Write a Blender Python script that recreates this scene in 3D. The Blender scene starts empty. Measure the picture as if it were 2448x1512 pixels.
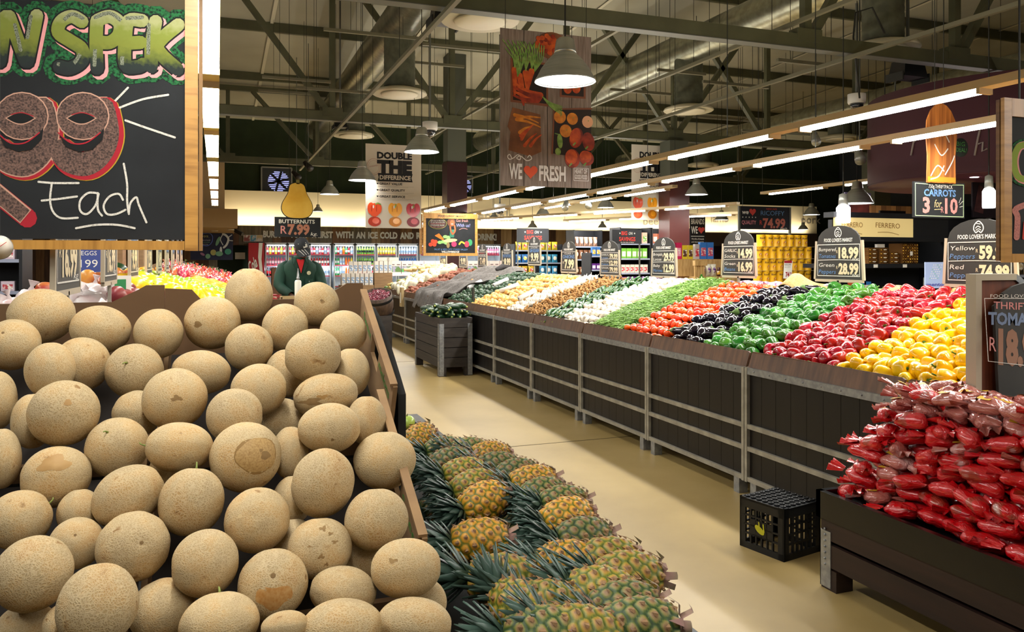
import bpy, math, random
from mathutils import Vector as V, Matrix, Euler
R = math.radians
S = bpy.context.scene
COL = S.collection
random.seed(7)
# ------------------------------------------------------------------ camera, world, exposure
FPX, HV, EYE = 1900.0, 620.0, 1.6
YAW = math.atan(704 / FPX)
cd = bpy.data.cameras.new('camera'); cam = bpy.data.objects.new('camera', cd); COL.objects.link(cam)
cam.location = (0, 0, EYE); cam.rotation_euler = (R(90), 0, -YAW)
cd.sensor_width = 36; cd.lens = FPX / 2448 * 36; cd.shift_y = -(756 - HV) / 2448
cd.clip_start = .05; cd.clip_end = 200
S.camera = cam
S.view_settings.view_transform = 'Standard'; S.view_settings.look = 'None'
S.view_settings.gamma = 1; S.view_settings.use_curve_mapping = False
S.view_settings.exposure = 0.12
w = bpy.data.worlds.new('world'); S.world = w; w.use_nodes = True
w.node_tree.nodes['Background'].inputs[0].default_value = (.9, .85, .75, 1)
w.node_tree.nodes['Background'].inputs[1].default_value = .05
P_RIGHT, P_LEFT, P_FAR, P_LAMP = 28.0, 15.0, 34.0, 12.0     # powers of the fluorescent rails and pendant lamps
LIGHTCOL = (1, .97, .90)
# ------------------------------------------------------------------ design helpers: a pixel of the photo -> a point of the place
CY, SY = math.cos(YAW), math.sin(YAW)
def ray(u, v):
    xc, yc = (u - 1224) / FPX, (HV - v) / FPX
    return V((xc * CY + SY, CY - xc * SY, yc))
def at(u, v, d): return V((0, 0, EYE)) + ray(u, v) * d
def onp(u, v, p, n):
    r = ray(u, v); n = V(n); o = V((0, 0, EYE))
    return o + r * ((V(p) - o).dot(n) / r.dot(n))
def onX(u, v, X): return onp(u, v, (X, 0, 0), (1, 0, 0))
def onY(u, v, Y): return onp(u, v, (0, Y, 0), (0, 1, 0))
def onZ(u, v, z): return onp(u, v, (0, 0, z), (0, 0, 1))
# ------------------------------------------------------------------ materials
MATS = {}
def M(name, col=None, rough=.5, metal=0, col2=None, ns=8, nd=4, sharp=None, stretch=None, bump=0, bs=40, emit=0, trans=0, alpha=1, coat=0, rnd=0, hue=0, spec=.5, sss=0, vor=None, ior=1.45):
    if name in MATS: return MATS[name]
    m = bpy.data.materials.new(name); m.use_nodes = True; MATS[name] = m
    nt = m.node_tree; b = nt.nodes['Principled BSDF']; L = nt.links.new
    def N(t, **k):
        n = nt.nodes.new(t)
        for a, v in k.items(): setattr(n, a, v)
        return n
    b.inputs['Roughness'].default_value = rough; b.inputs['Metallic'].default_value = metal
    b.inputs['Specular IOR Level'].default_value = spec; b.inputs['IOR'].default_value = ior
    b.inputs['Coat Weight'].default_value = coat; b.inputs['Coat Roughness'].default_value = .08
    b.inputs['Transmission Weight'].default_value = trans; b.inputs['Alpha'].default_value = alpha
    if sss: b.inputs['Subsurface Weight'].default_value = sss; b.inputs['Subsurface Scale'].default_value = .01
    c = (*col, 1)
    b.inputs['Base Color'].default_value = c
    out = None
    if col2 or bump:
        tc = N('ShaderNodeTexCoord'); mp = N('ShaderNodeMapping'); L(tc.outputs['Object'], mp.inputs[0])
        if stretch: mp.inputs['Scale'].default_value = stretch
        if rnd or hue:
            oi0 = N('ShaderNodeObjectInfo'); ml = N('ShaderNodeVectorMath', operation='SCALE')
            cb = N('ShaderNodeCombineXYZ')
            for i in range(3): L(oi0.outputs['Random'], cb.inputs[i])
            ml.inputs['Scale'].default_value = 7.3; L(cb.outputs[0], ml.inputs[0]); L(ml.outputs[0], mp.inputs['Location'])
    if col2:
        if vor:
            t = N('ShaderNodeTexVoronoi', feature='DISTANCE_TO_EDGE'); t.inputs['Scale'].default_value = vor; fo = t.outputs['Distance']
        else:
            t = N('ShaderNodeTexNoise'); t.inputs['Scale'].default_value = ns; t.inputs['Detail'].default_value = nd; fo = t.outputs['Fac']
        L(mp.outputs[0], t.inputs['Vector'])
        rp = N('ShaderNodeValToRGB'); lo, hi = sharp or (.35, .65)
        rp.color_ramp.elements[0].position = lo; rp.color_ramp.elements[1].position = hi
        rp.color_ramp.elements[0].color = c; rp.color_ramp.elements[1].color = (*col2, 1)
        L(fo, rp.inputs[0]); out = rp.outputs[0]
    if rnd or hue:
        oi = N('ShaderNodeObjectInfo'); hs = N('ShaderNodeHueSaturation')
        if out: L(out, hs.inputs['Color'])
        else: hs.inputs['Color'].default_value = c
        a = N('ShaderNodeMapRange'); a.inputs[3].default_value = 1 - rnd; a.inputs[4].default_value = 1 + rnd * .6
        L(oi.outputs['Random'], a.inputs[0]); L(a.outputs[0], hs.inputs['Value'])
        if hue:
            h = N('ShaderNodeMapRange'); h.inputs[3].default_value = .5 - hue; h.inputs[4].default_value = .5 + hue
            ma = N('ShaderNodeMath', operation='MULTIPLY'); ma.inputs[1].default_value = 17.3
            fr = N('ShaderNodeMath', operation='FRACT'); L(oi.outputs['Random'], ma.inputs[0]); L(ma.outputs[0], fr.inputs[0])
            L(fr.outputs[0], h.inputs[0]); L(h.outputs[0], hs.inputs['Hue'])
        out = hs.outputs[0]
    if out: L(out, b.inputs['Base Color'])
    if bump:
        t = N('ShaderNodeTexNoise'); t.inputs['Scale'].default_value = bs; t.inputs['Detail'].default_value = 3; L(mp.outputs[0], t.inputs['Vector'])
        bp = N('ShaderNodeBump'); bp.inputs['Strength'].default_value = bump; bp.inputs['Distance'].default_value = .01
        L(t.outputs['Fac'], bp.inputs['Height']); L(bp.outputs[0], b.inputs['Normal'])
    if emit:
        b.inputs['Emission Color'].default_value = c; b.inputs['Emission Strength'].default_value = emit
    return m
def hexc(h):
    h = h.lstrip('#'); o = []
    for i in (0, 2, 4):
        x = int(h[i:i+2], 16) / 255; o.append(x / 12.92 if x < .04045 else ((x + .055) / 1.055) ** 2.4)
    return tuple(o)
def H(name, h, **k):
    if isinstance(k.get('col2'), str): k['col2'] = hexc(k['col2'])
    return M(name, hexc(h), **k)
# ------------------------------------------------------------------ meshes
ORG = {}
class MB:
    def __init__(s): s.v = []; s.f = []; s.m = []; s.ms = []; s.cur = 0; s.sm = []
    def mat(s, m):
        if m not in s.ms: s.ms.append(m)
        s.cur = s.ms.index(m); return s
    def add(s, vs, fs, smooth=False):
        o = len(s.v); s.v += [V(p) for p in vs]
        for f in fs: s.f.append([i + o for i in f]); s.m.append(s.cur); s.sm.append(smooth)
        return s
    def box(s, a, b, rot=None, c=None):
        a, b = V(a), V(b); vs = [V((x, y, z)) for x in (a.x, b.x) for y in (a.y, b.y) for z in (a.z, b.z)]
        if rot is not None:
            c = V(c) if c is not None else (a + b) / 2; vs = [c + rot @ (p - c) for p in vs]
        return s.add(vs, [(0, 1, 3, 2), (4, 6, 7, 5), (0, 4, 5, 1), (2, 3, 7, 6), (0, 2, 6, 4), (1, 5, 7, 3)])
    def bar(s, p, q, w, h=None, up=(0, 0, 1)):
        p, q = V(p), V(q); h = h or w; d = (q - p).normalized(); up = V(up)
        if abs(d.dot(up)) > .98: up = V((1, 0, 0))
        x = d.cross(up).normalized(); y = x.cross(d)
        vs = [c + x * (w / 2 * a) + y * (h / 2 * b) for c in (p, q) for a, b in ((-1, -1), (1, -1), (1, 1), (-1, 1))]
        return s.add(vs, [(0, 3, 2, 1), (4, 5, 6, 7), (0, 1, 5, 4), (1, 2, 6, 5), (2, 3, 7, 6), (3, 0, 4, 7)])
    def tube(s, pts, r, n=8, smooth=True, cap=True, squash=1):
        pts = [V(p) for p in pts]; k = len(pts); rr = r if isinstance(r, (list, tuple)) else [r] * k
        t0 = (pts[1] - pts[0]).normalized(); ref = V((0, 0, 1)) if abs(t0.z) < .9 else V((1, 0, 0))
        x = t0.cross(ref).normalized(); vs = []
        for i, p in enumerate(pts):
            t = (pts[min(i + 1, k - 1)] - pts[max(i - 1, 0)]).normalized()
            x = (x - t * x.dot(t)).normalized(); y = t.cross(x)
            for j in range(n):
                a = 2 * math.pi * j / n; vs.append(p + (x * math.cos(a) + y * math.sin(a) * squash) * rr[i])
        fs = [(i * n + j, i * n + (j + 1) % n, (i + 1) * n + (j + 1) % n, (i + 1) * n + j) for i in range(k - 1) for j in range(n)]
        if cap: fs += [tuple(range(n))[::-1], tuple((k - 1) * n + j for j in range(n))]
        return s.add(vs, fs, smooth)
    def lathe(s, prof, n=24, c=(0, 0, 0), axis=None, smooth=True, fn=None, cap=True):
        c = V(c); vs = []; k = len(prof)
        q = V((0, 0, 1)).rotation_difference(V(axis)) if axis is not None else None
        for i, (r, z) in enumerate(prof):
            for j in range(n):
                a = 2 * math.pi * j / n; rr = r * (fn(a, i / (k - 1)) if fn else 1)
                p = V((rr * math.cos(a), rr * math.sin(a), z)); vs.append(c + (q @ p if q else p))
        fs = [(i * n + j, i * n + (j + 1) % n, (i + 1) * n + (j + 1) % n, (i + 1) * n + j) for i in range(k - 1) for j in range(n)]
        if cap and prof[0][0] > 1e-5: fs.append(tuple(range(n))[::-1])
        if cap and prof[-1][0] > 1e-5: fs.append(tuple((k - 1) * n + j for j in range(n)))
        return s.add(vs, fs, smooth)
    def ball(s, c, r, n=12, m=8, smooth=True, fn=None):
        r = V(r) if not isinstance(r, (int, float)) else V((r, r, r)); c = V(c); vs = []; fs = []
        for i in range(m + 1):
            t = math.pi * i / m
            for j in range(n):
                a = 2 * math.pi * j / n; d = V((math.sin(t) * math.cos(a), math.sin(t) * math.sin(a), -math.cos(t)))
                k = fn(d) if fn else 1; vs.append(c + V((d.x * r.x, d.y * r.y, d.z * r.z)) * k)
        fs = [(i * n + j, i * n + (j + 1) % n, (i + 1) * n + (j + 1) % n, (i + 1) * n + j) for i in range(m) for j in range(n)]
        return s.add(vs, fs, smooth)
    def prism(s, pts, off):
        n = len(pts); off = V(off); a = [V(p) for p in pts]; b = [p + off for p in a]
        return s.add(a + b, [tuple(range(n))[::-1], tuple(n + i for i in range(n))] + [(i, (i + 1) % n, n + (i + 1) % n, n + i) for i in range(n)])
    def grid(s, fn, nu, nv, smooth=True):
        vs = [fn(i / nu, j / nv) for i in range(nu + 1) for j in range(nv + 1)]
        return s.add(vs, [(i * (nv + 1) + j, (i + 1) * (nv + 1) + j, (i + 1) * (nv + 1) + j + 1, i * (nv + 1) + j + 1) for i in range(nu) for j in range(nv)], smooth)
    def mesh(s, name, org=V((0, 0, 0))):
        me = bpy.data.meshes.new(name); me.from_pydata([p - org for p in s.v], [], s.f)
        for m in s.ms: me.materials.append(m)
        me.polygons.foreach_set('material_index', s.m); me.polygons.foreach_set('use_smooth', s.sm); me.validate(); me.update()
        return me
    def build(s, name, m=None, parent=None, org=None):
        if m is not None and not s.ms: s.ms.append(m)
        if org is None:
            if parent is not None: org = ORG[parent]
            elif s.v:
                xs = [p.x for p in s.v]; ys = [p.y for p in s.v]
                org = V(((min(xs) + max(xs)) / 2, (min(ys) + max(ys)) / 2, min(p.z for p in s.v)))
            else: org = V((0, 0, 0))
        o = bpy.data.objects.new(name, s.mesh(name, org)); COL.objects.link(o)
        if parent is not None: o.parent = parent
        else: o.location = org
        ORG[o] = V(org); return o
def mb(m=None):
    b = MB()
    return b.mat(m) if m is not None else b
def tag(o, label=None, cat=None, group=None, kind=None):
    if label: o['label'] = label
    if cat: o['category'] = cat
    if group: o['group'] = group
    if kind: o['kind'] = kind
    return o
def thing(name, label, cat, loc, group=None, kind=None):
    o = bpy.data.objects.new(name, None); COL.objects.link(o); o.location = loc; o.empty_display_size = .1
    ORG[o] = V(loc); return tag(o, label, cat, group, kind)
def struct(o): o['kind'] = 'structure'; return o
KIDS = {}
def kids(o):
    if o.name not in KIDS: KIDS[o.name] = list(o.children)
    return KIDS[o.name]
def dup(root, loc, rot=(0, 0, 0), scale=1, label=None, group=None, quat=None):
    r = root.copy(); COL.objects.link(r); r.location = loc
    if quat is not None: r.rotation_mode = 'QUATERNION'; r.rotation_quaternion = quat
    else: r.rotation_euler = rot
    r.scale = (scale,) * 3 if isinstance(scale, (int, float)) else scale
    if label: r['label'] = label
    if group: r['group'] = group
    for ch in kids(root):
        c = ch.copy(); COL.objects.link(c); c.parent = r
        for g in kids(ch):
            e = g.copy(); COL.objects.link(e); e.parent = c
    return r
def proto_done(*os):        # the prototype itself is never left lying in the scene
    for o in os:
        for c in list(o.children):
            for g in list(c.children): bpy.data.objects.remove(g)
            bpy.data.objects.remove(c)
        bpy.data.objects.remove(o)
def seen(p, margin=220):
    """repeats far outside the frame or sunk behind the back wall of the melon cartons are left out"""
    d = V(p) - V((0, 0, EYE)); dep = d.x * SY + d.y * CY
    if dep < .3: return False
    u = 1224 + FPX * (d.x * CY - d.y * SY) / dep; v = HV - FPX * d.z / dep
    if not (-margin < u < 2448 + margin and -margin < v < 1512 + margin): return False
    if p[1] > 2.7:
        t = 2.67 / p[1]; x = p[0] * t; z = (EYE + .12) + (p[2] + .08 - EYE - .12) * t
        if -1.37 < x < .42 and z < 1.46: return False
    return True
ORD = 'first second third fourth fifth sixth seventh eighth ninth tenth eleventh twelfth thirteenth fourteenth fifteenth sixteenth seventeenth eighteenth nineteenth twentieth'.split() + ['twenty-' + x for x in 'first second third fourth fifth sixth seventh eighth ninth'.split()] + ['thirtieth', 'thirty-first', 'thirty-second', 'thirty-third', 'thirty-fourth', 'thirty-fifth']
def roof(y): return 7.0 - .05 * (y - 5)
def hook(x, y):          # the lowest thing a wire at (x, y) can hang from: a duct or the roof
    for dx, z, r, y0 in ((2.85, 5.55, .31, 6), (8.2, 5.5, .33, 2), (13.4, 5.0, .28, 7)):
        if abs(x - dx) < r * .95 and y0 < y < 25: return z - math.sqrt(r * r - (x - dx) ** 2)
    return roof(y)
# ------------------------------------------------------------------ lettering
TC = {}
def text_geo(s, bold=0):
    k = (s, bold)
    if k not in TC:
        cu = bpy.data.curves.new('t', 'FONT'); cu.body = s; cu.size = 1; cu.offset = bold; cu.resolution_u = 2
        ob = bpy.data.objects.new('t', cu); me = bpy.data.meshes.new_from_object(ob)
        vs = [v.co.copy() for v in me.vertices]; fs = [list(p.vertices) for p in me.polygons]
        bpy.data.objects.remove(ob); bpy.data.curves.remove(cu); bpy.data.meshes.remove(me)
        x0 = min(v.x for v in vs); x1 = max(v.x for v in vs)
        TC[k] = ([((v.x - x0) / (x1 - x0), v.y / .7) for v in vs], fs, x1 - x0)
    return TC[k]
class Canvas:
    """flat drawing on a plane. pix=True: coordinates are photo pixels laid on that plane; else metres right/up of the origin"""
    def __init__(s, parent, o, n, right=None, up=(0, 0, 1), pix=False, gap=.0008):
        s.par = parent; s.o = V(o); s.n = V(n).normalized(); s.r = V(right) if right else None; s.up = V(up); s.pix = pix; s.gap = gap; s.parts = {}
        s.sg = -1 if pix else 1; s.k = 0
    def p(s, a, b, l):
        q = onp(a, b, s.o, s.n) if s.pix else s.o + s.r * a + s.up * b
        return q + s.n * (s.gap * l + 1.2e-5 * (s.k % 60))
    def part(s, nm, m):
        s.k += 1; b = s.parts.setdefault(nm, MB()); b.mat(m); return b
    def text(s, t, x0, y0, x1, h, m, l=2, y1=None, bold=.0, part='lettering', slant=0):
        g, fs, _ = text_geo(t, bold); y1 = y0 if y1 is None else y1
        vs = [s.p(x0 + (x1 - x0) * a + slant * h * b, y0 + (y1 - y0) * a + s.sg * h * b, l) for a, b in g]
        s.part(part, m).add(vs, fs); return s
    def poly(s, pts, m, l=1, part='artwork'):
        s.part(part, m).add([s.p(a, b, l) for a, b in pts], [tuple(range(len(pts)))]); return s
    def rect(s, a, b, c, d, m, l=1, part='artwork'): return s.poly([(a, b), (c, b), (c, d), (a, d)], m, l, part)
    def ell(s, cx, cy, rx, ry, m, l=1, part='artwork', n=20, rot=0):
        c, k = math.cos(rot), math.sin(rot)
        return s.poly([(cx + rx * math.cos(t) * c - ry * math.sin(t) * k, cy + rx * math.cos(t) * k + ry * math.sin(t) * c) for t in [2 * math.pi * i / n for i in range(n)]], m, l, part)
    def stroke(s, pts, w, m, l=2, part='lettering', cap=True, smooth=True, closed=False):
        pts = [V((*p, 0)) for p in pts]
        if smooth and len(pts) > 2:
            q = []
            P = ([pts[-1]] + pts + pts[:2]) if closed else ([pts[0]] + pts + [pts[-1]])
            for i in range(1, len(P) - 2):
                for k in range(5):
                    t = k / 5; a, b, c, d = P[i-1], P[i], P[i+1], P[i+2]
                    q.append(.5 * ((2 * b) + (c - a) * t + (2 * a - 5 * b + 4 * c - d) * t * t + (3 * b - a - 3 * c + d) * t ** 3))
            q.append(P[-2]); pts = q
        ws = w if isinstance(w, (list, tuple)) else None
        n = len(pts); B = s.part(part, m); vs = []
        for i, p in enumerate(pts):
            t = (pts[min(i + 1, n - 1)] - pts[max(i - 1, 0)]).normalized(); nn = V((-t.y, t.x, 0))
            ww = (ws[0] + (ws[1] - ws[0]) * i / (n - 1)) if ws else w
            for e in (-1, 1): vs.append(s.p(p.x + nn.x * e * ww / 2, p.y + nn.y * e * ww / 2, l + .6 * i / n))
        B.add(vs, [(2 * i, 2 * i + 1, 2 * i + 3, 2 * i + 2) for i in range(n - 1)])
        if cap:
            for p, ww in ((pts[0], ws[0] if ws else w), (pts[-1], ws[1] if ws else w)): s.ell(p.x, p.y, ww / 2, ww / 2, m, l, part, 10)
        return s
    def ring(s, cx, cy, rx, ry, w, m, l=2, part='artwork', a0=0, a1=360, n=18):
        return s.stroke([(cx + rx * math.cos(R(a0 + (a1 - a0) * i / n)), cy + ry * math.sin(R(a0 + (a1 - a0) * i / n))) for i in range(n + 1)], w, m, l, part, cap=False, smooth=False)
    def heart(s, cx, cy, w, m, l=2, part='artwork'):
        pts = []
        for i in range(28):
            t = 2 * math.pi * i / 28; x = 16 * math.sin(t) ** 3; y = 13 * math.cos(t) - 5 * math.cos(2 * t) - 2 * math.cos(3 * t) - math.cos(4 * t)
            pts.append((cx + x / 32 * w, cy + s.sg * y / 32 * w))
        return s.poly(pts, m, l, part)
    def done(s):
        for nm, b in s.parts.items(): b.build(nm, None, s.par)
# ------------------------------------------------------------------ shared materials
black = H('black_paint', '#15110f', rough=.45, col2='#1f1815', ns=6, stretch=(1, 1, .1))
steel = H('galvanised_steel', '#8d9093', rough=.42, metal=.7, col2='#a9abac', ns=30)
steel_dk = H('dull_steel', '#6c6d66', rough=.5, metal=.5)
alum = H('brushed_aluminium', '#b5b7b1', rough=.38, metal=.55, col2='#9fa29b', ns=3, stretch=(1, 1, 30))
chalkboard = H('chalkboard', '#15171a', rough=.8, col2='#1d2023', ns=5)
pine = H('varnished_pine', '#c08d43', rough=.38, col2='#8e5f24', ns=5, nd=6, sharp=(.45, .8), stretch=(1, 1, 9), bump=.05)
pine_h = H('varnished_pine_crosswise', '#c08d43', rough=.38, col2='#8e5f24', ns=5, nd=6, sharp=(.45, .8), stretch=(9, 1, 1), bump=.05)
white = H('white_paint', '#e6e4dc', rough=.5)
cardbd = H('brown_cardboard', '#86694a', rough=.8, col2='#977853', ns=4, stretch=(1, 1, 6))
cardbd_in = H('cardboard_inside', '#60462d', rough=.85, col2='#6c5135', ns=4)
green_steel = H('olive_painted_steel', '#55553c', rough=.5, col2='#4b4b35', ns=3)
ceil_m = H('roof_lining', '#a5a18c', rough=.8, col2='#918d7a', ns=.4)
chalk_w = H('white_chalk', '#dcd8cd', rough=.95, col2='#a09d95', ns=220, nd=2, sharp=(.5, .75))
chalk_b = H('blue_chalk', '#6f97c9', rough=.95, col2='#4f719c', ns=90, nd=2)
chalk_p = H('pink_chalk', '#c98680', rough=.95, col2='#9b635f', ns=220, nd=2, sharp=(.5, .75))
chalk_y = H('cream_chalk', '#dfc894', rough=.95, col2='#b89a6a', ns=80, nd=2)
chalk_g = H('green_chalk', '#4f8a45', rough=.95, col2='#2b5a30', ns=120, nd=2)
chalk_r = H('red_chalk', '#c5443c', rough=.95)
lamp_m = M('lit_diffuser', (1, .98, .94), emit=22)
wire_m = H('dark_wire', '#22221c', rough=.6)
# ================================================================== lamps and the room shell
def area(name, loc, sx, sy, power, parent=None, rot=(0, 0, 0), col=LIGHTCOL, spread=180):
    l = bpy.data.lights.new(name, 'AREA'); l.shape = 'RECTANGLE'; l.size = sx; l.size_y = sy; l.energy = power; l.color = col; l.spread = R(spread)
    o = bpy.data.objects.new(name, l); COL.objects.link(o); o.rotation_euler = rot
    if parent: o.parent = parent; o.location = V(loc) - ORG[parent]
    else: o.location = loc
    return o
UP = 4.6        # watts per metre of the ceiling fill added on top of the rails
rail_wood = H('cream_lamp_housing', '#c8b48e', rough=.55)
def light_rail(p, q, n, tube, gap, power, label, group, w=.10):
    """a housing hung on wires with n lit tubes end to end; every tube is a part with its own light"""
    p, q = V(p), V(q); d = (q - p).normalized(); t = thing('light_rail', label, 'light', (p + q) / 2, group)
    side = d.cross(V((0, 0, 1))).normalized()
    b = mb(rail_wood); b.bar(p + V((0, 0, .045)), q + V((0, 0, .045)), w + .01, .05); b.build('housing', None, t)
    L = (q - p).length; k = max(1, int(L / 3))
    for i in range(k + 1):
        c = p + d * (L * i / k); b = mb(wire_m); b.bar(c + V((0, 0, .06)), V((c.x, c.y, hook(c.x, c.y))), .006); b.build('hanging_wire', None, t)
    pitch = tube + gap
    area('uplight', (p + q) / 2 + V((0, 0, .09)), .06, L * .95, UP * L, t, rot=(math.pi, 0, -math.atan2(d.y, d.x) + math.pi / 2))  # fill lamp added to brighten the roof, not one of the tubes
    for i in range(n):
        c = p + d * (gap / 2 + tube / 2 + pitch * i)
        m = mb(lamp_m)
        prof = [(-w / 2, .02), (-w / 2 * .95, .004), (-w / 2 * .5, -.006), (0, -.009), (w / 2 * .5, -.006), (w / 2 * .95, .004), (w / 2, .02)]
        a = [c - d * tube / 2 + side * x + V((0, 0, z)) for x, z in prof]; e = [v + d * tube for v in a]; k2 = len(prof)
        m.add(a + e, [(j, j + 1, k2 + j + 1, k2 + j) for j in range(k2 - 1)] + [tuple(range(k2)), tuple(range(k2, 2 * k2))[::-1]])
        tb = m.build('lit_tube', None, t)
        m = mb(rail_wood)
        for e_ in (-1, 1): m = mb(rail_wood); q_ = c + d * (tube / 2 + .012) * e_; m.bar(q_ - d * .011 + V((0, 0, .004)), q_ + d * .011 + V((0, 0, .004)), w + .012, .034); m.build('end_cap', None, t)
        area('tube_light', c + V((0, 0, -.0105)), w * .9, tube * .98, power, t, rot=(0, 0, math.atan2(d.y, d.x) - math.pi / 2))
    return t
# rails over the vegetable bins, rail over the melons, further ones
light_rail((4.36, -.45, 2.6), (4.02, 22.05, 2.6), 12, 1.5, .375, P_RIGHT, 'long fluorescent rail above the front half of the vegetable bins', None)
light_rail((5.45, -.21, 2.6), (5.45, 22.29, 2.6), 12, 1.5, .375, P_RIGHT, 'long fluorescent rail above the back half of the vegetable bins', None)
light_rail((-.045, -.83, 2.6), (-.045, 15.82, 2.6), 9, 1.48, .37, P_LEFT, 'fluorescent rail beside the big chalkboard above the melons and fruit', None)
light_rail((-1.9, 1.0, 2.6), (-1.9, 17.8, 2.6), 9, 1.5, .365, P_LEFT, 'fluorescent rail behind the big chalkboard over the far side of the fruit', None)
pa, pb = at(1030, 535, 21.8), at(1765, 492, 15)
light_rail(pa, pb + (pb - pa).normalized() * 0, 5, (pb - pa).length / 5 - .5, .5, P_FAR, 'far fluorescent rail in front of the wall letters, the upper one', None)
pa, pb = at(1350, 531, 21), at(1775, 514, 16)
light_rail(pa, pb, 3, (pb - pa).length / 3 - .5, .5, P_FAR, 'far fluorescent rail in front of the wall letters, the lower one', None)
light_rail((7.6, 12.2, 2.85), (7.6, 18.4, 2.85), 3, 1.5, .55, 22, 'added fluorescent rail brightening the aisle before the grocery shelves', None)  # extra rail, added so the far shelves are not too dark
light_rail((10.4, 5.2, 2.9), (10.4, 13.4, 2.9), 4, 1.5, .55, P_FAR, 'fluorescent rail over the grocery aisle behind the coffee tins', None)
light_rail((7.2, -2, 2.75), (7.2, 4.0, 2.75), 3, 1.5, .5, P_FAR, 'fluorescent rail over the aisle beside the sweets shelf', None)
light_rail((2.2, -2.8, 2.75), (2.2, -.2, 2.75), 1, 2.2, .4, 14, 'fluorescent rail over the aisle near the camera', None)
# ------------------------------------------------------------------ shell
X0, X1, Y0, Y1 = -9.0, 24.0, -3.5, 26.0
fl = H('polished_concrete_floor', '#ae9661', rough=.4, col2='#9c8553', ns=1.3, nd=6)
b = mb(fl); b.box((X0, Y0, -.2), (X1, Y1, 0)); struct(b.build('floor'))
b = mb(H('floor_joint', '#4d4022', rough=.8))
for y in (6.35, 12.2, 18.0): b.box((X0, y, 0), (X1, y + .012, .0012))
b.box((1.9, Y0, 0), (1.91, 4.0, .0010)) if False else None
struct(b.build('trim_1'))
b = mb(ceil_m)
b.add([(X0, Y0, roof(Y0)), (X1, Y0, roof(Y0)), (X1, Y1, roof(Y1)), (X0, Y1, roof(Y1)), (X0, Y0, roof(Y0) + .2), (X1, Y0, roof(Y0) + .2), (X1, Y1, roof(Y1) + .2), (X0, Y1, roof(Y1) + .2)],
      [(0, 1, 2, 3), (4, 7, 6, 5), (0, 4, 5, 1), (2, 6, 7, 3), (0, 3, 7, 4), (1, 5, 6, 2)])
struct(b.build('ceiling'))
dkgreen = H('dark_green_wall', '#27361f', rough=.8, col2='#212e1b', ns=2)
b = mb(dkgreen); b.box((X0, Y1, 0), (X1, Y1 + .2, 7)); struct(b.build('wall_back'))
b = mb(H('dark_wall', '#2a2c26', rough=.85)); b.box((X0 - .2, Y0, 0), (X0, Y1, 7.5)); struct(b.build('wall_left'))
b = mb(H('dark_blue_wall', '#1c2026', rough=.85)); b.box((X1, Y0, 0), (X1 + .2, Y1, 7.5)); struct(b.build('wall_right'))
b = mb(H('grey_wall', '#77725f', rough=.85)); b.box((X0, Y0 - .2, 0), (X1, Y0, 7.5)); struct(b.build('wall_front'))
# purlins and sheet joints of the roof
b = mb(green_steel)
for y in (9.2, 12.6, 16.8, 20.6, 24.2): b.box((X0, y, roof(y) - .2), (X1, y + .08, roof(y) - .005))
struct(b.build('trim_2'))
b = mb(H('pale_strip', '#b9b39b', rough=.7))
for x in range(-8, 24, 3): b.add([(x, Y0, roof(Y0) - .03), (x + .07, Y0, roof(Y0) - .03), (x + .07, Y1, roof(Y1) - .03), (x, Y1, roof(Y1) - .03)], [(0, 1, 2, 3)])
struct(b.build('trim_3'))
# ------------------------------------------------------------------ roof trusses, one thing per frame
def truss(y, zb, xs, label):
    t = thing('roof_truss', label, 'roof truss', (4.2, y, zb), 'steel roof trusses')
    b = mb(green_steel); b.box((X0, y - .07, zb - .09), (X1, y + .07, zb + .07)); b.build('bottom_chord', None, t)
    zt = roof(y) - .12
    b = mb(green_steel); b.box((X0, y - .06, zt - .07), (X1, y + .06, zt + .06)); b.build('top_chord', None, t)
    b = mb(steel_dk); b.box((X0, y - .075, zb - .098), (X1, y + .075, zb - .09)); b.build('chord_flange', H('lit_flange', '#7d7a62', rough=.5), t)
    for x, kinds in xs:
        for k in kinds:
            dx = {'v': 0, 'l': -1.65, 'r': 1.65}[k]
            b = mb(green_steel); b.bar((x + dx * .04, y, zb + .05), (x + dx, y, zt - .05), .1, .1); b.build('web_member', None, t)
        b = mb(green_steel); b.box((x - .18, y - .08, zb - .02), (x + .18, y + .08, zb + .14)); b.build('gusset', None, t)
truss(7.7, 4.2, [(-5, 'vl'), (-2.6, 'vl'), (-.3, 'vl'), (1.9, 'vl'), (6.6, 'vr'), (9.0, 'vr'), (11.3, 'vlr'), (13.6, 'v')], 'nearest steel roof truss, cutting the top right of the view')
truss(14.65, 4.2, [(-5, 'vl'), (-2.6, 'vl'), (-.3, 'vl'), (1.95, 'vl'), (4.2, 'vlr'), (6.6, 'vr'), (9.1, 'vlr'), (11.5, 'vl'), (14, 'vr'), (16.5, 'v')], 'middle steel roof truss resting on the two dark columns')
truss(21.8, 4.2, [(-5, 'vl'), (-2.2, 'vl'), (.25, 'vl'), (2.5, 'vl'), (5.0, 'vlr'), (7.5, 'vr'), (10, 'vlr'), (12.5, 'vl'), (16, 'vr')], 'farthest steel roof truss, in front of the green wall')
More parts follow.
